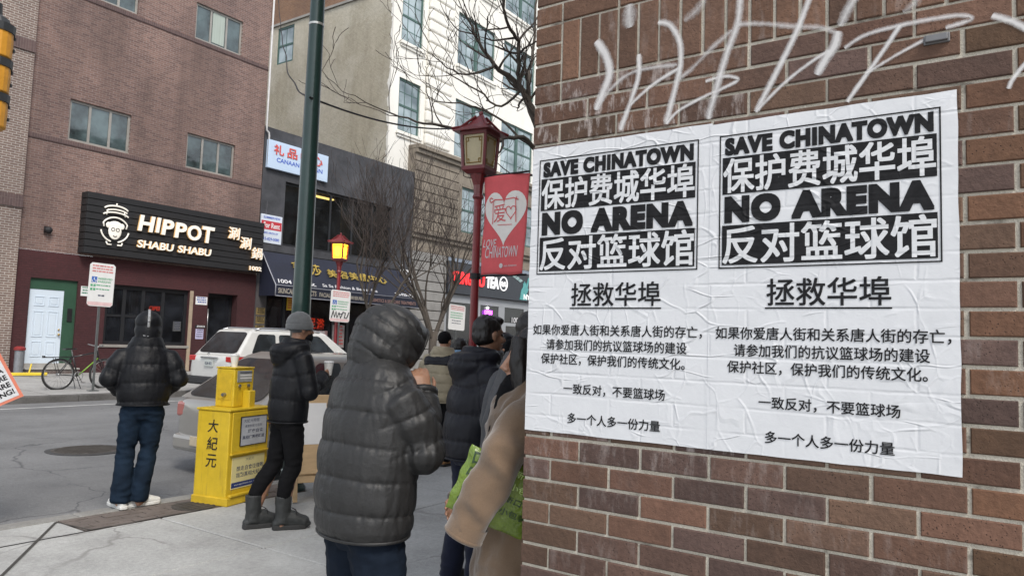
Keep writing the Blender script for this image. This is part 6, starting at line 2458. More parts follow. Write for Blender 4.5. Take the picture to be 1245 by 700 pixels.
def shoe(parent, foot, yaw, m_up, name='shoe', L=.285, boot=0.0, laces=False, low=.055):
    """foot = point under the ankle on the ground"""
    M = Matrix.Translation(foot) @ Matrix.Rotation(yaw, 4, 'Z')
    g_ = MB(M)
    g_.tube([(-.075, 0, .045), (-.03, 0, .052), (.04, 0, .056), (.11, 0, .046), (.165, 0, .036), (.195, 0, .03)],
            [(.036, .036), (.046, .040), (.050, .042), (.040, .049), (.030, .044), (.018, .026)], 14, ref=(0, 0, 1))
    g_.ball((-.07, 0, .045), (.03, .034, .038), 12, 8).ball((.175, 0, .034), (.04, .042, .028), 12, 8)
    if boot:
        g_.tube([(-.015, 0, .05), (-.015, 0, .13), (-.02, 0, boot)], [(.070, .056), (.062, .054), (.068, .062)], 14, ref=(1, 0, 0))
        g_.ball((.05, 0, .085), (.085, .048, .062), 14, 10)
        g_.tube([(.0, 0, .10), (.09, 0, .075), (.16, 0, .058)], [(.055, .048), (.052, .054), (.044, .050)], 14, ref=(0, 0, 1)).ball((.15, 0, .055), (.05, .054, .05), 14, 10)
    else:
        g_.tube([(-.02, 0, .05), (-.025, 0, .085)], [(.06, .042), (.05, .038)], 12, ref=(1, 0, 0))
    me = remesh_np(g_, .007, 4)
    co, no = co_no(me)
    co = folds(co, no, .0025, seed=foot[0] * 7, sx=14, sz=24)
    up = finish(me, co, name, m_up, parent)
    ks = .86 if boot else 1.0
    out = [(-.112, -.02), (-.10, -.036), (-.03, -.04), (.06, -.047), (.13, -.054), (.19, -.044), (.214, -.015), (.214, .015), (.19, .044), (.13, .054), (.06, .047), (-.03, .04), (-.10, .036), (-.112, .02)]
    MB(M).prism(out, (0, 0, .0), (ks, 0, 0), (0, 1, 0), (0, 0, .030 if not boot else .036)).build('sole', m_sole if m_up is not m_wshoe else m_up, up, bevel=.006)
    if laces and boot:
        g_ = MB(M)
        for i in range(5):
            z = .085 + i * .024
            x = .075 - i * .012 - (0 if i < 2 else .006 * (i - 2))
            g_.tube([(x - .02, -.04, z - .008), (x, -.012, z + .006), (x + .004, .012, z - .002), (x - .02, .04, z + .008)], .004, 5)
        for q in ((.10, -.05, .06), (.11, .03, .05)):
            g_.tube([(.05, 0, .17), (.085, q[1] * .6, .15), q], .003, 5)
        g_.build('laces', m_black, up)
    return up


def hood_roll(g_, x, z, R_, r_):
    """a hood folded down: a soft roll round the back of the neck with its bag hanging behind"""
    pts, rr_ = [], []
    for i in range(13):
        a = rad(62 + 236 * i / 12)
        back = (1 - math.cos(a)) / 2
        pts.append((x + R_ * math.cos(a), R_ * 1.05 * math.sin(a), z - .035 * back + .03 * (1 - back)))
        rr_.append(r_ * (.55 + .5 * back))
    g_.tube(pts, rr_, 14)
    g_.ball((x - R_ * .95, 0, z - .075), (.06, R_ * .95, .085), 18, 12)
    return g_


def person(label, loc, heading, sp):
    """heading: degrees from +X towards +Y; local frame: +X ahead, +Y to the person's left"""
    H = sp.get('H', 1.72)
    k = H / 1.72
    vox = sp.get('vox', .012)
    hx = sp.get('lean', .03)
    shz = sp.get('sh', 1.41 * k)
    shw = sp.get('shw', .185)
    headc = Vector(sp.get('head', (hx + .045, 0, H - .118)))
    hip = sp.get('hip', .90 * k)
    RE, RW = [Vector(p) for p in sp.get('rarm', ((.02, -.27, 1.12 * k), (.10, -.26, .86 * k)))]
    LE, LW = [Vector(p) for p in sp.get('larm', ((.02, .27, 1.12 * k), (.10, .26, .86 * k)))]
    RS, LS = Vector((hx, -shw, shz)), Vector((hx, shw, shz))
    fR, fL = [Vector(p) for p in sp.get('feet', ((.03, -.10, 0), (-.03, .10, 0)))]
    yR, yL = sp.get('footyaw', (-.15, .15))
    kR = Vector(sp.get('kneeR', ((fR.x) / 2 + .03, (fR.y - .10) / 2, .49 * k)))
    kL = Vector(sp.get('kneeL', ((fL.x) / 2 + .03, (fL.y + .10) / 2, .49 * k)))
    rootM = Matrix.Translation(Vector(loc)) @ Matrix.Rotation(rad(heading), 4, 'Z')
    # ---- the body: one continuous skin from head to heel
    g = MB()
    Mh = head_into(g, headc, sp.get('yaw', 0), sp.get('pitch', 0), ears=sp.get('ears', True))
    g.tube([(0, 0, hip - .06), (0, 0, hip + .08), (hx * .4, 0, 1.15 * k), (hx * .8, 0, 1.32 * k), (hx, 0, shz - .03), (hx, 0, shz + .04)],
           [(.10, .14), (.09, .13), (.095, .135), (.10, .14), (.07, .11), (.045, .055)], 16, ref=(1, 0, 0))
    for S_, E_, W_, s_ in ((RS, RE, RW, -1), (LS, LE, LW, 1)):
        g.tube([S_ + Vector((0, -s_ * .06, -.05)), S_ + Vector((0, -s_ * .01, -.055)), E_, W_], [.045, .042, .038, .029], 10)
        g.ball(E_, .041, 10, 8)
    for kn, ft, s_ in ((kR, fR, -1), (kL, fL, 1)):
        an = ft + Vector((-.02, 0, .09))
        g.tube([(0, s_ * .085, hip), kn, an, ft + Vector((-.02, 0, .04))], [.075, .05, .036, .035], 10)
        g.tube([ft + Vector((-.05, 0, .035)), ft + Vector((.06 * math.cos(yR if s_ < 0 else yL), .06 * math.sin(yR if s_ < 0 else yL), .03))], .03, 8)
    for (W_, E_, key, s_) in ((RW, RE, 'rhand', -1), (LW, LE, 'lhand', 1)):
        hd = sp.get(key)
        if hd is None:
            hd = ((W_ - E_).normalized(), (-s_ * -1 * 0, -s_, 0), .5)
        if hd:
            hand_into(g, W_, hd[0], hd[1], hd[2], k, side=hd[3] if len(hd) > 3 else s_)
    me = remesh_np(g, sp.get('bvox', .008), 3)
    co, no = co_no(me)
    body = finish(me, co, 'person', sp.get('skin', m_skin), None)
    body.location = loc
    body.rotation_euler = (0, 0, rad(heading))
    WM[body] = rootM
    tag(body, label, 'person', sp.get('group', 'people standing on the pavement'))
    for s_ in (-1, 1):
        MB(Mh).ball((.079, s_ * .031, .001), (.010, .0125, .0085), 10, 8).build('eye', m_eye, body, smooth=True)
    # ---- trousers
    g = MB()
    tr = sp.get('leg', (.10, .074, .068))
    g.tube([(0, 0, hip + .13), (0, 0, hip + .02), (0, 0, hip - .06), (0, 0, hip - .11)], [(.115, .16), (.125, .172), (.12, .165), (.09, .14)], 16, ref=(1, 0, 0))
    for kn, ft, s_ in ((kR, fR, -1), (kL, fL, 1)):
        an = ft + Vector((-.022, 0, sp.get('cuff', .06)))
        top_ = Vector((0, s_ * .082, hip - .03))
        g.tube([top_, top_.lerp(kn, .5) + Vector((.008, 0, 0)), kn, kn.lerp(an, .5) + Vector((-.015, 0, 0)), an], [tr[0], (tr[0] + tr[1]) / 2 + .006, tr[1], (tr[1] + tr[2]) / 2 + .004, tr[2]], 14)
        g.ball(kn, tr[1], 12, 8)
    me = remesh_np(g, vox, 4)
    co, no = co_no(me)
    co = folds(co, no, sp.get('fold', .009), [(.49 * k, .12), (.12, .12), (hip - .1, .08)], seed=loc[0] * 3)
    tro = finish(me, co, 'trousers', sp['trousers'], body)
    if sp.get('stitch'):
        # seams and pockets of the jeans
        g = MB()
        for y in (-.105, -.02, .02, .105):
            pass
    # ---- shoes
    for ft, yw in ((fR, yR), (fL, yL)):
        shoe(body, ft, yw, sp.get('shoes', m_sole), sp.get('shoename', 'shoe'), boot=sp.get('boot', 0), laces=sp.get('laces', False))
    # ---- jacket
    j = sp['jacket']
    g = MB()
    prof = j['torso']                       # (z, x offset, half depth, half width)
    g.tube([(x, 0, z) for z, x, a, b_ in prof], [(a, b_) for z, x, a, b_ in prof], 24, ref=(1, 0, 0))
    ar = j.get('arm', (.085, .076, .058))
    ext = j.get('sleeve', .0)
    for S_, E_, W_, s_ in ((RS, RE, RW, -1), (LS, LE, LW, 1)):
        sh = S_ + Vector((0, -s_ * .06, -.02))
        cuff = W_ + (W_ - E_).normalized() * ext
        g.tube([sh, S_ + Vector((0, s_ * .004, -.045)), S_.lerp(E_, .5), E_, E_.lerp(cuff, .5), cuff], [ar[0] * .85, ar[0] * .98, ar[0], ar[1], (ar[1] + ar[2]) / 2 + .004, ar[2]], 14)
        g.ball(E_, ar[1] * 1.02, 12, 8)
    if j.get('extra'):
        j['extra'](g)
    me = remesh_np(g, vox, j.get('smooth', 5))
    co, no = co_no(me)
    if j.get('quilt'):
        spc, amp = j['quilt']
        bones = [((0, 0, prof[0][0]), (prof[-1][1], 0, prof[-1][0]), j.get('t0', 0), spc, .19)]
        for S_, E_, W_ in ((RS, RE, RW), (LS, LE, LW)):
            Lu = (E_ - S_).length
            bones.append((S_, E_, .04, spc * j.get('armsp', .95), .08))
            bones.append((E_, W_, .04 + Lu, spc * j.get('armsp', .95), .07))
        co = quilt(co, no, bones, amp, j.get('wr', .3), seed=loc[0] * 5 + loc[1])
    else:
        co = folds(co, no, j.get('fold', .008), seed=loc[0] * 5, sx=j.get('fsx', 6), sz=j.get('fsz', 5))
    jk = finish(me, co, j.get('name', 'jacket'), j['mat'], body)
    # hem and cuffs: the narrow bound edge of the coat
    if j.get('hem', True):
        z, x, a, b_ = prof[0]
        g = MB().tube([(x + (a + .004) * math.cos(2 * math.pi * i / 28), (b_ + .004) * math.sin(2 * math.pi * i / 28), z + .006) for i in range(29)], .007, 7, cap=False)
        g.build('hem', j['mat'], jk, smooth=True)
        for E_, W_ in ((RE, RW), (LE, LW)):
            d = (W_ - E_).normalized()
            MB().tube([W_ + d * (ext - .014), W_ + d * (ext + .008)], ar[2] + .002, 14).build('cuff', j['mat'], jk, smooth=True)
    if j.get('shaded_cuffs'):
        for E_, W_ in ((RE, RW), (LE, LW)):
            d = (W_ - E_).normalized()
            c0 = W_ + d * (ext + .020)
            u_ = d.orthogonal().normalized()
            w_ = d.cross(u_)
            R2 = ar[2] - .001
            ring2 = [c0 + (u_ * math.cos(2 * math.pi * i / 24) + w_ * math.sin(2 * math.pi * i / 24)) * R2 for i in range(25)]
            cf = MB().tube(ring2, .011, 8, cap=False).tube([W_ + d * (ext - .03), c0], R2 + .009, 18, cap=False).build('cuff', j['mat'], jk, smooth=True)
            MB().prism([(math.cos(2 * math.pi * i / 20), math.sin(2 * math.pi * i / 20)) for i in range(20)], c0 - d * .006, u_ * R2, w_ * R2, d * -.004).build('cuff_opening_shade', m_trou, cf)  # dark disc closes the sleeve end, standing for the shade inside
    # ---- head wear
    hw = sp.get('headwear')
    if hw:
        kind, m_ = hw[0], hw[1]
        g = MB(Mh)
        if kind == 'hood':
            fw = hw[2] if len(hw) > 2 else 0.0
            g.ball((-.022, 0, .025), (.155, .146, .130), 22, 14).ball((-.03, 0, -.04), (.148, .146, .115), 22, 14)
            g.tube([(-.02, 0, .02), (.05 + fw, 0, .018), (.09 + fw, 0, .012)], [(.128, .122), (.108, .100), (.088, .080)], 20, ref=(0, 0, 1))
            g.tube([(-.045, 0, -.07), (-.04, 0, -.16), (-.045, 0, -.22)], [(.125, .125), (.115, .12), (.11, .13)], 20, ref=(1, 0, 0))
            me = remesh_np(g, min(vox, .010), 6)
            co, no = co_no(me)
            hq = hw[3] if len(hw) > 3 else (.055, .010)
            Mi = Mh
            co = quilt(co, no, [(Mi @ Vector((-.10, 0, -.22)), Mi @ Vector((.06, 0, .17)), 0, hq[0], .1)], hq[1], .7, seed=2)
            hd = finish(me, co, 'hood', m_, body)
            rim = [Mh @ Vector((.090 + fw + .014 * math.cos(a), .076 * math.sin(a), .012 + .084 * math.cos(a))) for a in [2 * math.pi * i / 26 for i in range(27)]]
            MB().tube(rim, .006, 8, cap=False).build('hood_rim', m_, hd, smooth=True)
            inner = MB(Mh).prism([(.072 * math.cos(2 * math.pi * i / 22), .078 * math.sin(2 * math.pi * i / 22)) for i in range(22)], (.09 + fw, 0, .012), (0, 1, 0), (0, 0, 1), (-.004, 0, 0))
            if not hw[4:] or hw[4]:
                inner.build('hood_lining', m_trou, hd)
        elif kind == 'snug_hood':
            g.ball((-.012, 0, .030), (.122, .112, .106), 22, 14).ball((-.02, 0, -.05), (.116, .114, .10), 22, 14)
            g.tube([(-.03, 0, -.05), (-.03, 0, -.13), (-.03, 0, -.19)], [(.108, .108), (.104, .106), (.10, .11)], 20, ref=(1, 0, 0))
            me = remesh_np(g, .010, 5)
            co, no = co_no(me)
            co = folds(co, no, .005, seed=4, sx=12, sz=16)
            hd = finish(me, co, 'hood', m_, body)
            P = [Mh @ Vector((-.012 + .131 * math.sin(a), 0, .030 + .114 * math.cos(a))) for a in [rad(20 - 10 * i) for i in range(15)]]
            g = MB()
            for p0, p1 in zip(P, P[1:]):
                s_ = Vector((0, .011, 0))
                s_ = (Mh.to_3x3() @ Vector((0, 1, 0))) * .011
                g.quad(p0 - s_, p0 + s_, p1 + s_, p1 - s_)
            st = g.build('reflective_strip', mat("grey_reflective_tape", (.32, .33, .34), .45, .2, var=.1), hd, smooth=True)
            so_ = st.modifiers.new('t', 'SOLIDIFY')
            so_.thickness = .004
            MB(Mh).tube([(-.124, -.03, -.095), (-.134, 0, -.10), (-.126, .04, -.095)], .005, 6).build('draw_cord', mat("grey_reflective_tape", (.3, .3, .3)), hd)
        elif kind == 'beanie':
            g.ball((-.012, 0, .045), (.108, .090, .098), 24, 16).tube([(-.008, 0, -.006), (-.008, 0, .05)], [(.110, .093), (.112, .094)], 24, ref=(1, 0, 0))
            me = remesh_np(g, .007, 5)
            co, no = co_no(me)
            loc_ = co - np.array(Mh.translation)
            ang = np.arctan2(loc_[:, 1], loc_[:, 0])
            co = co + no * (.0022 * np.sin(ang * 44))[:, None]
            co = folds(co, no, .005, seed=4, sx=10, sz=20)
            hd = finish(me, co, 'knitted_hat', m_, body)
            MB(Mh).tube([(-.008, 0, -.012), (-.008, 0, .035)], [(.117, .099), (.119, .101)], 32, ref=(1, 0, 0)).build('turn_up', m_, hd, smooth=True, bevel=.004)
        elif kind == 'cap':
            g.ball((-.012, 0, .038), (.105, .086, .094), 22, 14)
            g.add(*(lambda q: (q.v, q.f))(MB().prism([(.06, -.06), (.12, -.062), (.16, -.03), (.165, 0), (.16, .03), (.12, .062), (.06, .06)], (0, 0, .028), (1, 0, 0), (0, 1, 0), (0, 0, .012))))
            me = remesh_np(g, .008, 3)
            co, no = co_no(me)
            finish(me, co, 'cap', m_, body)
    hr = sp.get('hair')
    if hr:
        g = MB(Mh)
        g.ball((-.022, 0, .045), (.103, .086, .090), 20, 14).ball((-.045, 0, -.005), (.078, .082, .075), 18, 12)
        if hr == 'long':
            g.tube([(-.03, 0, .02), (-.045, 0, -.10), (-.05, 0, -.22), (-.04, 0, -.30)], [(.09, .088), (.075, .09), (.06, .095), (.04, .08)], 16, ref=(1, 0, 0))
            for s_ in (-1, 1):
                g.tube([(.055, s_ * .05, .080), (.064, s_ * .072, 0), (.052, s_ * .078, -.10), (.03, s_ * .08, -.24)], [.030, .034, .033, .02], 10)
        else:
            g.ball((.045, 0, .095), (.055, .06, .03), 14, 10)
        me = remesh_np(g, .008, 3)
        co, no = co_no(me)
        co = co + no * (vnoise(co, 45, 45, 12, 3) * .007 + vnoise(co, 110, 110, 40, 8) * .004)[:, None]
        finish(me, co, 'hair', m_hair, body)
    return body, Mh, rootM


TORSO = lambda z0, z1, d, w, x=.03: [(z0, 0, d * .93, w * .95), (z0 + .12, 0, d * 1.0, w * 1.0), (z0 + (z1 - z0) * .55, x * .4, d * 1.0, w * 1.0), (z1 - .17, x * .8, d * .95, w * .96), (z1 - .09, x, d * .86, w * .89), (z1 - .02, x, d * .78, w * .76), (z1 + .03, x + .01, d * .75, w * .62), (z1 + .075, x + .015, d * .72, w * .54)]

# ---- the man in the charcoal puffer close to the viewer
fg, Mh, Mr = person('man in charcoal hooded puffer jacket in the foreground, back turned, hand at his face', (2.165, 2.175, 0), -14, dict(
    H=1.695, vox=.006, bvox=.006, lean=.035, pitch=.26, yaw=-.22, head=(.098, -.005, 1.56), sh=1.36, shw=.19, hip=.86, trousers=m_denim, shoes=m_sole,
    rarm=((.115, -.235, 1.14), (.165, -.140, 1.345)), larm=((.13, .27, 1.12), (.26, .12, 1.16)),
    rhand=((.10, .32, .94), (.25, .9, -.2), .7, -1), lhand=((.6, -.7, .3), (0, 0, 1), .6),
    leg=(.112, .088, .078), skin=m_skin2,
    jacket=dict(mat=m_nyl, torso=[(.80, 0, .162, .218), (.84, 0, .182, .236), (.95, 0, .190, .244), (1.12, .01, .186, .244), (1.27, .022, .174, .243), (1.385, .03, .152, .230), (1.44, .04, .128, .185), (1.48, .05, .108, .13), (1.50, .055, .095, .11)],
                quilt=(.128, .010), t0=.03, arm=(.096, .086, .062), armsp=1.0, wr=.55, sleeve=.02, smooth=5),
    headwear=('hood', m_nyl, .02, (.066, .0075), False)))
g = MB()
for y, z0, z1 in ((-.115, .75, .60), (.0, .76, .66), (.115, .75, .60)):
    pass

# ---- man at the kerb, back to the viewer
person('man in black puffer jacket and blue jeans standing at the kerb, back turned', (3.69, 6.57, 0), 62, dict(
    H=1.73, vox=.011, lean=.03, head=(.05, 0, 1.635), sh=1.385, shw=.185, hip=.90, trousers=m_denim2, shoes=m_wshoe,
    rarm=((-.01, -.285, 1.15), (.17, -.20, 1.03)), larm=((-.01, .285, 1.15), (.17, .21, 1.03)), rhand=False, lhand=False,
    feet=((.03, -.005, .002), (.0, .13, .002)), footyaw=(-1.15, .35), kneeR=(.06, -.075, .50), kneeL=(.03, .115, .50), leg=(.102, .073, .080), cuff=.05, fold=.012,
    jacket=dict(mat=m_blk, torso=TORSO(.91, 1.45, .170, .225), quilt=(.170, .011), t0=-.02, arm=(.092, .084, .058), armsp=1.3, wr=.5),
    headwear=('snug_hood', m_blk)))

# ---- man in boots with a knitted hat
bm_, Mh2, Mr2 = person('man in a grey knitted hat, black coat and lace-up boots holding a cup', (4.10, 5.06, 0), -14, dict(
    H=1.76, vox=.011, bvox=.007, lean=.03, head=(.07, 0, 1.645), sh=1.43, shw=.165, hip=.92, trousers=m_trou, shoes=m_bootm, shoename='boot', boot=.27, laces=True,
    rarm=((.07, -.235, 1.12), (.25, -.10, 1.24)), larm=((.05, .21, 1.13), (.2, .17, 1.02)), rhand=((.75, .35, .35), (-.4, .9, 0), 1.0, -1), lhand=False,
    feet=((-.02, -.09, 0), (-.20, .08, 0)), footyaw=(-.3, -.1), kneeR=(.03, -.09, .50), kneeL=(-.06, .08, .50), leg=(.094, .066, .056), cuff=.25, skin=m_skin2,
    jacket=dict(mat=m_blk, torso=TORSO(.86, 1.48, .162, .195, .03), quilt=(.19, .008), arm=(.082, .076, .058), armsp=1.2, wr=.6,
                extra=lambda g_: hood_roll(g_, .02, 1.475, .13, .068).tube([(.0, 0, 1.44), (.03, 0, 1.52)], [(.10, .11), (.085, .09)], 18, ref=(1, 0, 0))),
    headwear=('beanie', m_wool)))
MB(Mh2).ball((.055, 0, -.075), (.062, .062, .055), 16, 12).build('face_mask', m_trou, bm_, smooth=True)
paper_cup('white paper coffee cup held by the man in the knitted hat', Mr2 @ Vector((.325, -.055, 1.25)))

# ---- man with dark hair in the queue
person('dark haired man in black puffer jacket and navy trousers in the queue', (3.85, 2.93, 0), -32, dict(
    H=1.735, vox=.011, lean=.05, head=(.105, 0, 1.625), yaw=.15, sh=1.41, shw=.19, hip=.90, trousers=m_navyt,
    rarm=((.05, -.265, 1.12), (.17, -.22, .90)), larm=((.05, .265, 1.12), (.17, .22, .90)), rhand=False, lhand=False,
    skin=m_skin2, hair='short', feet=((.05, -.10, 0), (-.05, .10, 0)),
    jacket=dict(mat=m_nvy, torso=TORSO(.83, 1.46, .185, .225, .05), quilt=(.165, .016), t0=.05, arm=(.095, .088, .06), wr=.4,
                extra=lambda g_: hood_roll(g_, .04, 1.465, .14, .074).tube([(.03, 0, 1.42), (.055, 0, 1.53)], [(.115, .13), (.10, .11)], 20, ref=(1, 0, 0)))))

# ---- others in the queue, farther back
m_beige = cloth_mat("beige_nylon", (.34, .29, .20), .6, 500, .004, .2)
m_blueprint = cloth_mat("blue_and_white_print", (.16, .27, .40), .7, 60, .004, .6)
bq, Mhb, Mrb = person('man in a black cap and beige jacket with navy shoulders, tan boots', (7.33, 6.10, 0), 12, dict(
    H=1.70, vox=.014, bvox=.011, sh=1.38, trousers=m_trou, shoes=m_tanb, shoename='boot', boot=.16,
    rarm=((.02, -.29, 1.12), (.16, -.22, 1.0)), larm=((.02, .29, 1.12), (.16, .22, 1.0)),
    jacket=dict(mat=m_beige, torso=TORSO(.80, 1.43, .19, .24), quilt=(.12, .016), arm=(.095, .088, .06)),
    headwear=('cap', m_trou)))
g = MB()
g.tube([(.02, 0, 1.26), (.03, 0, 1.36), (.03, 0, 1.45)], [(.185, .252), (.165, .255), (.10, .14)], 22, ref=(1, 0, 0))
me = remesh_np(g, .014, 4)
co, no = co_no(me)
finish(me, quilt(co, no, [((0, 0, 1.2), (0, 0, 1.5), 0, .1, .2)], .012), 'shoulder_yoke', m_nvy, bq)
person('person in a blue and white printed jacket standing behind the beige jacket', (8.0, 6.35, 0), 20, dict(
    H=1.62, vox=.016, bvox=.012, sh=1.33, trousers=m_trou, hair='short',
    jacket=dict(mat=m_blueprint, torso=TORSO(.80, 1.38, .17, .22), quilt=(.14, .012), arm=(.085, .08, .058))))
person('person in a dark hood facing the viewer beyond the queue', (6.62, 4.62, 0), 212, dict(
    H=1.66, vox=.014, bvox=.009, sh=1.37, trousers=m_trou,
    jacket=dict(mat=m_blk, torso=TORSO(.80, 1.42, .18, .22), quilt=(.15, .014)), headwear=('hood', m_blk, -.03, (.06, .006), False)))
person('person in a dark grey jacket and white cap half hidden by the wall corner', (3.29, 2.20, 0), -25, dict(
    H=1.75, vox=.012, bvox=.009, sh=1.40, shw=.2, trousers=m_navyt, hair='short', lean=.06, head=(.11, 0, 1.625),
    jacket=dict(mat=cloth_mat("dark_grey_nylon", (.045, .048, .055), .55, 600, .004, .15, .35), torso=TORSO(.80, 1.44, .19, .235, .06), fold=.014, arm=(.10, .09, .06)),
    headwear=('cap', m_white)))
person('person in a black coat and cap near the bare tree in the queue', (9.3, 5.7, 0), 15, dict(
    H=1.70, vox=.016, bvox=.012, sh=1.38, trousers=m_trou, headwear=('beanie', m_trou),
    jacket=dict(mat=m_blk, torso=TORSO(.80, 1.43, .18, .23), quilt=(.15, .014))))

# ---- woman in a camel coat at the corner
wz, Mhw, Mrw = person('woman in long camel coat at the wall corner with a green pack', (2.385, 1.545, 0), 128, dict(
    H=1.63, vox=.010, bvox=.006, lean=-.02, head=(-.015, 0, 1.515), sh=1.36, shw=.18, hip=.86, trousers=m_trou, hair='long', ears=False,
    larm=((.10, .275, 1.205), (.205, .265, .975)), rarm=((.02, -.24, 1.05), (.2, -.16, .95)), lhand=False, rhand=((.9, .3, -.3), (0, 1, 0), .7, -1),
    jacket=dict(name='coat', mat=m_camel, torso=[(.42, 0, .20, .25), (.6, 0, .195, .245), (.85, 0, .185, .235), (1.05, .0, .172, .222), (1.24, -.005, .162, .215), (1.35, -.01, .135, .195), (1.41, -.01, .095, .12), (1.45, 0, .08, .085)], arm=(.080, .070, .062), sleeve=.045, fold=.021, fsx=8, fsz=9, hem=False, shaded_cuffs=True)))
g = MB().tube([(-.01, 0, 1.36), (-.01, 0, 1.42), (-.01, 0, 1.455)], [(.125, .13), (.11, .115), (.095, .10)], 20, ref=(1, 0, 0))
g.tube([(.075, .05, 1.41), (.12, .06, 1.30), (.145, .06, 1.15)], [.035, .026, .016], 10).tube([(.075, -.04, 1.41), (.12, -.05, 1.30), (.145, -.06, 1.15)], [.035, .026, .016], 10)
me = remesh_np(g, .009, 4)
co, no = co_no(me)
finish(me, folds(co, no, .008, seed=3, sx=14, sz=8), 'scarf', m_trou, wz)
# green pack of noodles or crackers held between arm and side
e1 = (Vector((2.127, 1.591, 1.224)) - Vector((2.091, 1.672, 1.011))).normalized()
e2 = (Vector((2.206, 1.519, .906)) - Vector((2.091, 1.672, 1.011)))
e2 = (e2 - e1 * e2.dot(e1)).normalized()
e3 = e1.cross(e2).normalized()
if e3.dot(Vector((2.1, 1.6, 0))) > 0:
    e3 = -e3                                   # towards the viewer's side of the pack
pcen = Vector((2.109, 1.632, 1.118)) + e2 * .145 - e1 * .015 + Vector((-.045, -.032, 0))
pk = thing('snack_pack', 'bright green plastic pack with dark characters tucked under the camel sleeve', 'food pack', pcen)
m_pk, nt, b = nodes_of("green_plastic_film")
v = coords(nt)
nt.links.new(ramp(nt, noise_t(nt, v, 9, 3, .6), .3, .7, (.10, .165, .010), (.17, .255, .02)), b.inputs['Base Color'])
b.inputs['Roughness'].default_value = .22
b.inputs['Coat Weight'].default_value = .5
bump(nt, b, noise_t(nt, v, 26, 4, .6), .012)
HW, HH, TH = .120, .155, .026
vs_, fs = [], []
NU, NV = 26, 24


def pk_pt(u_, v_, s_):
    t_ = max(0, (1 - abs(u_) ** 5) * (1 - abs(v_) ** 5)) ** .5
    w_ = 1 + .10 * smooth_noise((u_ * 1.7, v_ * 1.7, s_), 1.5)
    return e1 * (u_ * HW * (1 + .02 * math.sin(v_ * 9))) + e2 * (v_ * HH * (1 + .02 * math.sin(u_ * 9))) + e3 * (s_ * TH * t_ * w_)


for s_ in (1, -1):
    for i in range(NU + 1):
        for jn in range(NV + 1):
            vs_.append(pk_pt(-1 + 2 * i / NU, -1 + 2 * jn / NV, s_))
off_ = (NU + 1) * (NV + 1)
for s_ in range(2):
    for i in range(NU):
        for jn in range(NV):
            a = s_ * off_ + i * (NV + 1) + jn
            q = (a, a + 1, a + NV + 2, a + NV + 1)
            fs.append(q if s_ else q[::-1])
MB().add(vs_, fs).build('film', m_pk, pk, smooth=True, fix=False)
m_pkd = mat("dark_green_print", (.015, .04, .012), .4, var=.1)
m_pky = mat("pale_green_print", (.55, .72, .25), .4, var=.1)
ax_, ay_ = (e2, e1)
if ax_.cross(ay_).dot(e3) < 0:
    ax_ = -e2


def on_pack(s_, x, y, w, h, m_, **kw):
    g_ = MB()
    text(g_, s_, (0, 0, 0), Vector((1, 0, 0)), Vector((0, 1, 0)), x, y, w, h, **kw)
    sg_ = 1 if ax_ == e2 else -1
    g_.v = [tuple(pk_pt(p[1] / HW, sg_ * p[0] / HH, 1) + e3 * .0025) for p in g_.v]
    g_.build('lettering', m_, pk, fix=False)


for i, ch in enumerate('口味米饼'):
    on_pack(ch, -.135 + i * .002, .065 - i * .052, .042, .042, m_pkd, bold=.02)
    on_pack('小包装' if i % 2 else '新口味', .02, .08 - i * .045, .10, .024, m_pky if i < 2 else m_pkd, bold=.01)

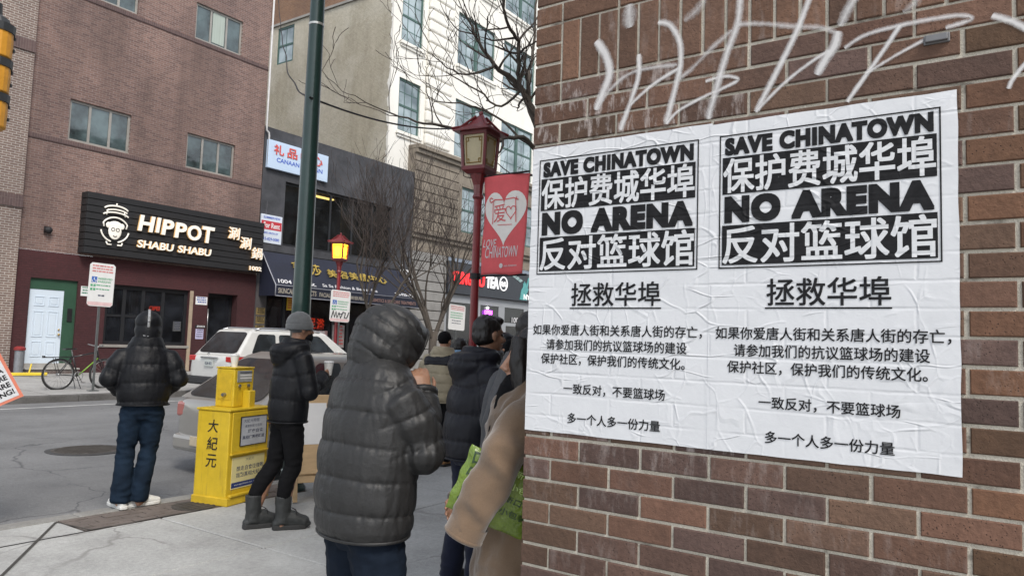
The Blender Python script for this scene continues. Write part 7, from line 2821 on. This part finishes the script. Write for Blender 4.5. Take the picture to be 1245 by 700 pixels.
# ---- sign holder at the left edge
sh, Mhs, Mrs = person('person in dark trousers at the left edge holding up a protest placard', (2.42, 7.62, road_z(7.4)), 215, dict(
    H=1.72, vox=.014, bvox=.010, trousers=m_navyt, hair='short', rarm=((.05, -.25, 1.15), (.2, -.15, 1.1)), larm=((.05, .25, 1.15), (.2, .16, 1.1)), feet=((.03, -.10, 0), (-.02, .30, 0)),
    jacket=dict(mat=m_blk, torso=TORSO(.86, 1.43, .17, .22), quilt=(.15, .013)), group='people standing on the pavement'))
pl = thing('protest_placard', 'white protest placard with an orange border tilted at the left edge', 'placard', (2.62, 6.86, 1.16))
# plane facing the viewer, turned about its own centre
vdir = Vector((.345, .938, 0)).normalized()
rx_ = Vector((vdir.y, -vdir.x, 0))
ang = rad(-14)
pa = rx_ * math.cos(ang) * 1 - EZ * math.sin(ang) * -1
pa = (rx_ * math.cos(rad(27)) + EZ * math.sin(rad(27))).normalized()
pu = (EZ * math.cos(rad(28)) - rx_ * math.sin(rad(28))).normalized()
pn_ = -vdir
po = Vector((2.752, 6.69, 1.02))            # lower right corner
Wp, Hp = .55, .60


def pq(a, u_, lift):                        # a from the right edge leftwards, u_ upwards
    return po - pa * a + pu * u_ + pn_ * lift


def prect(a0, u0, a1, u1, lift):
    return [pq(a0, u0, lift), pq(a1, u0, lift), pq(a1, u1, lift), pq(a0, u1, lift)]


g = MB()
q0, q1 = prect(0, 0, Wp, Hp, 0), prect(0, 0, Wp, Hp, -.012)
g.add(q0 + q1, [(0, 1, 2, 3), (7, 6, 5, 4), (0, 4, 5, 1), (1, 5, 6, 2), (2, 6, 7, 3), (3, 7, 4, 0)])
g.build('card', mat("orange_placard", (.62, .19, .12), .7, var=.08), pl, world=True)
MB().quad(*prect(.023, .022, Wp - .023, Hp - .022, .002)).build('white_sheet', m_paper, pl, world=True)
for i, (s_, w) in enumerate((('LIVING!', .20), ('PEOPLE ARE', .32), ('WHERE', .18), ('ARENA', .18))):
    g = MB()
    text(g, s_, pq(.040 + w, .05 + i * .062, .0), pa, pu, 0, 0, w, .043, bold=.03)
    g.v = [tuple(Vector(p) + pn_ * .004) for p in g.v]
    g.build('lettering', m_ink, pl, world=True, fix=False)
for s_, w, u_, h in (('• • •', .14, .302, .012), ('CHINATOWN', .42, .33, .085)):
    g = MB()
    text(g, s_, pq(.045 + w, u_, .0), pa, pu, 0, 0, w, h, bold=.03)
    g.v = [tuple(Vector(p) + pn_ * .004) for p in g.v]
    g.build('lettering', m_ink, pl, world=True, fix=False)
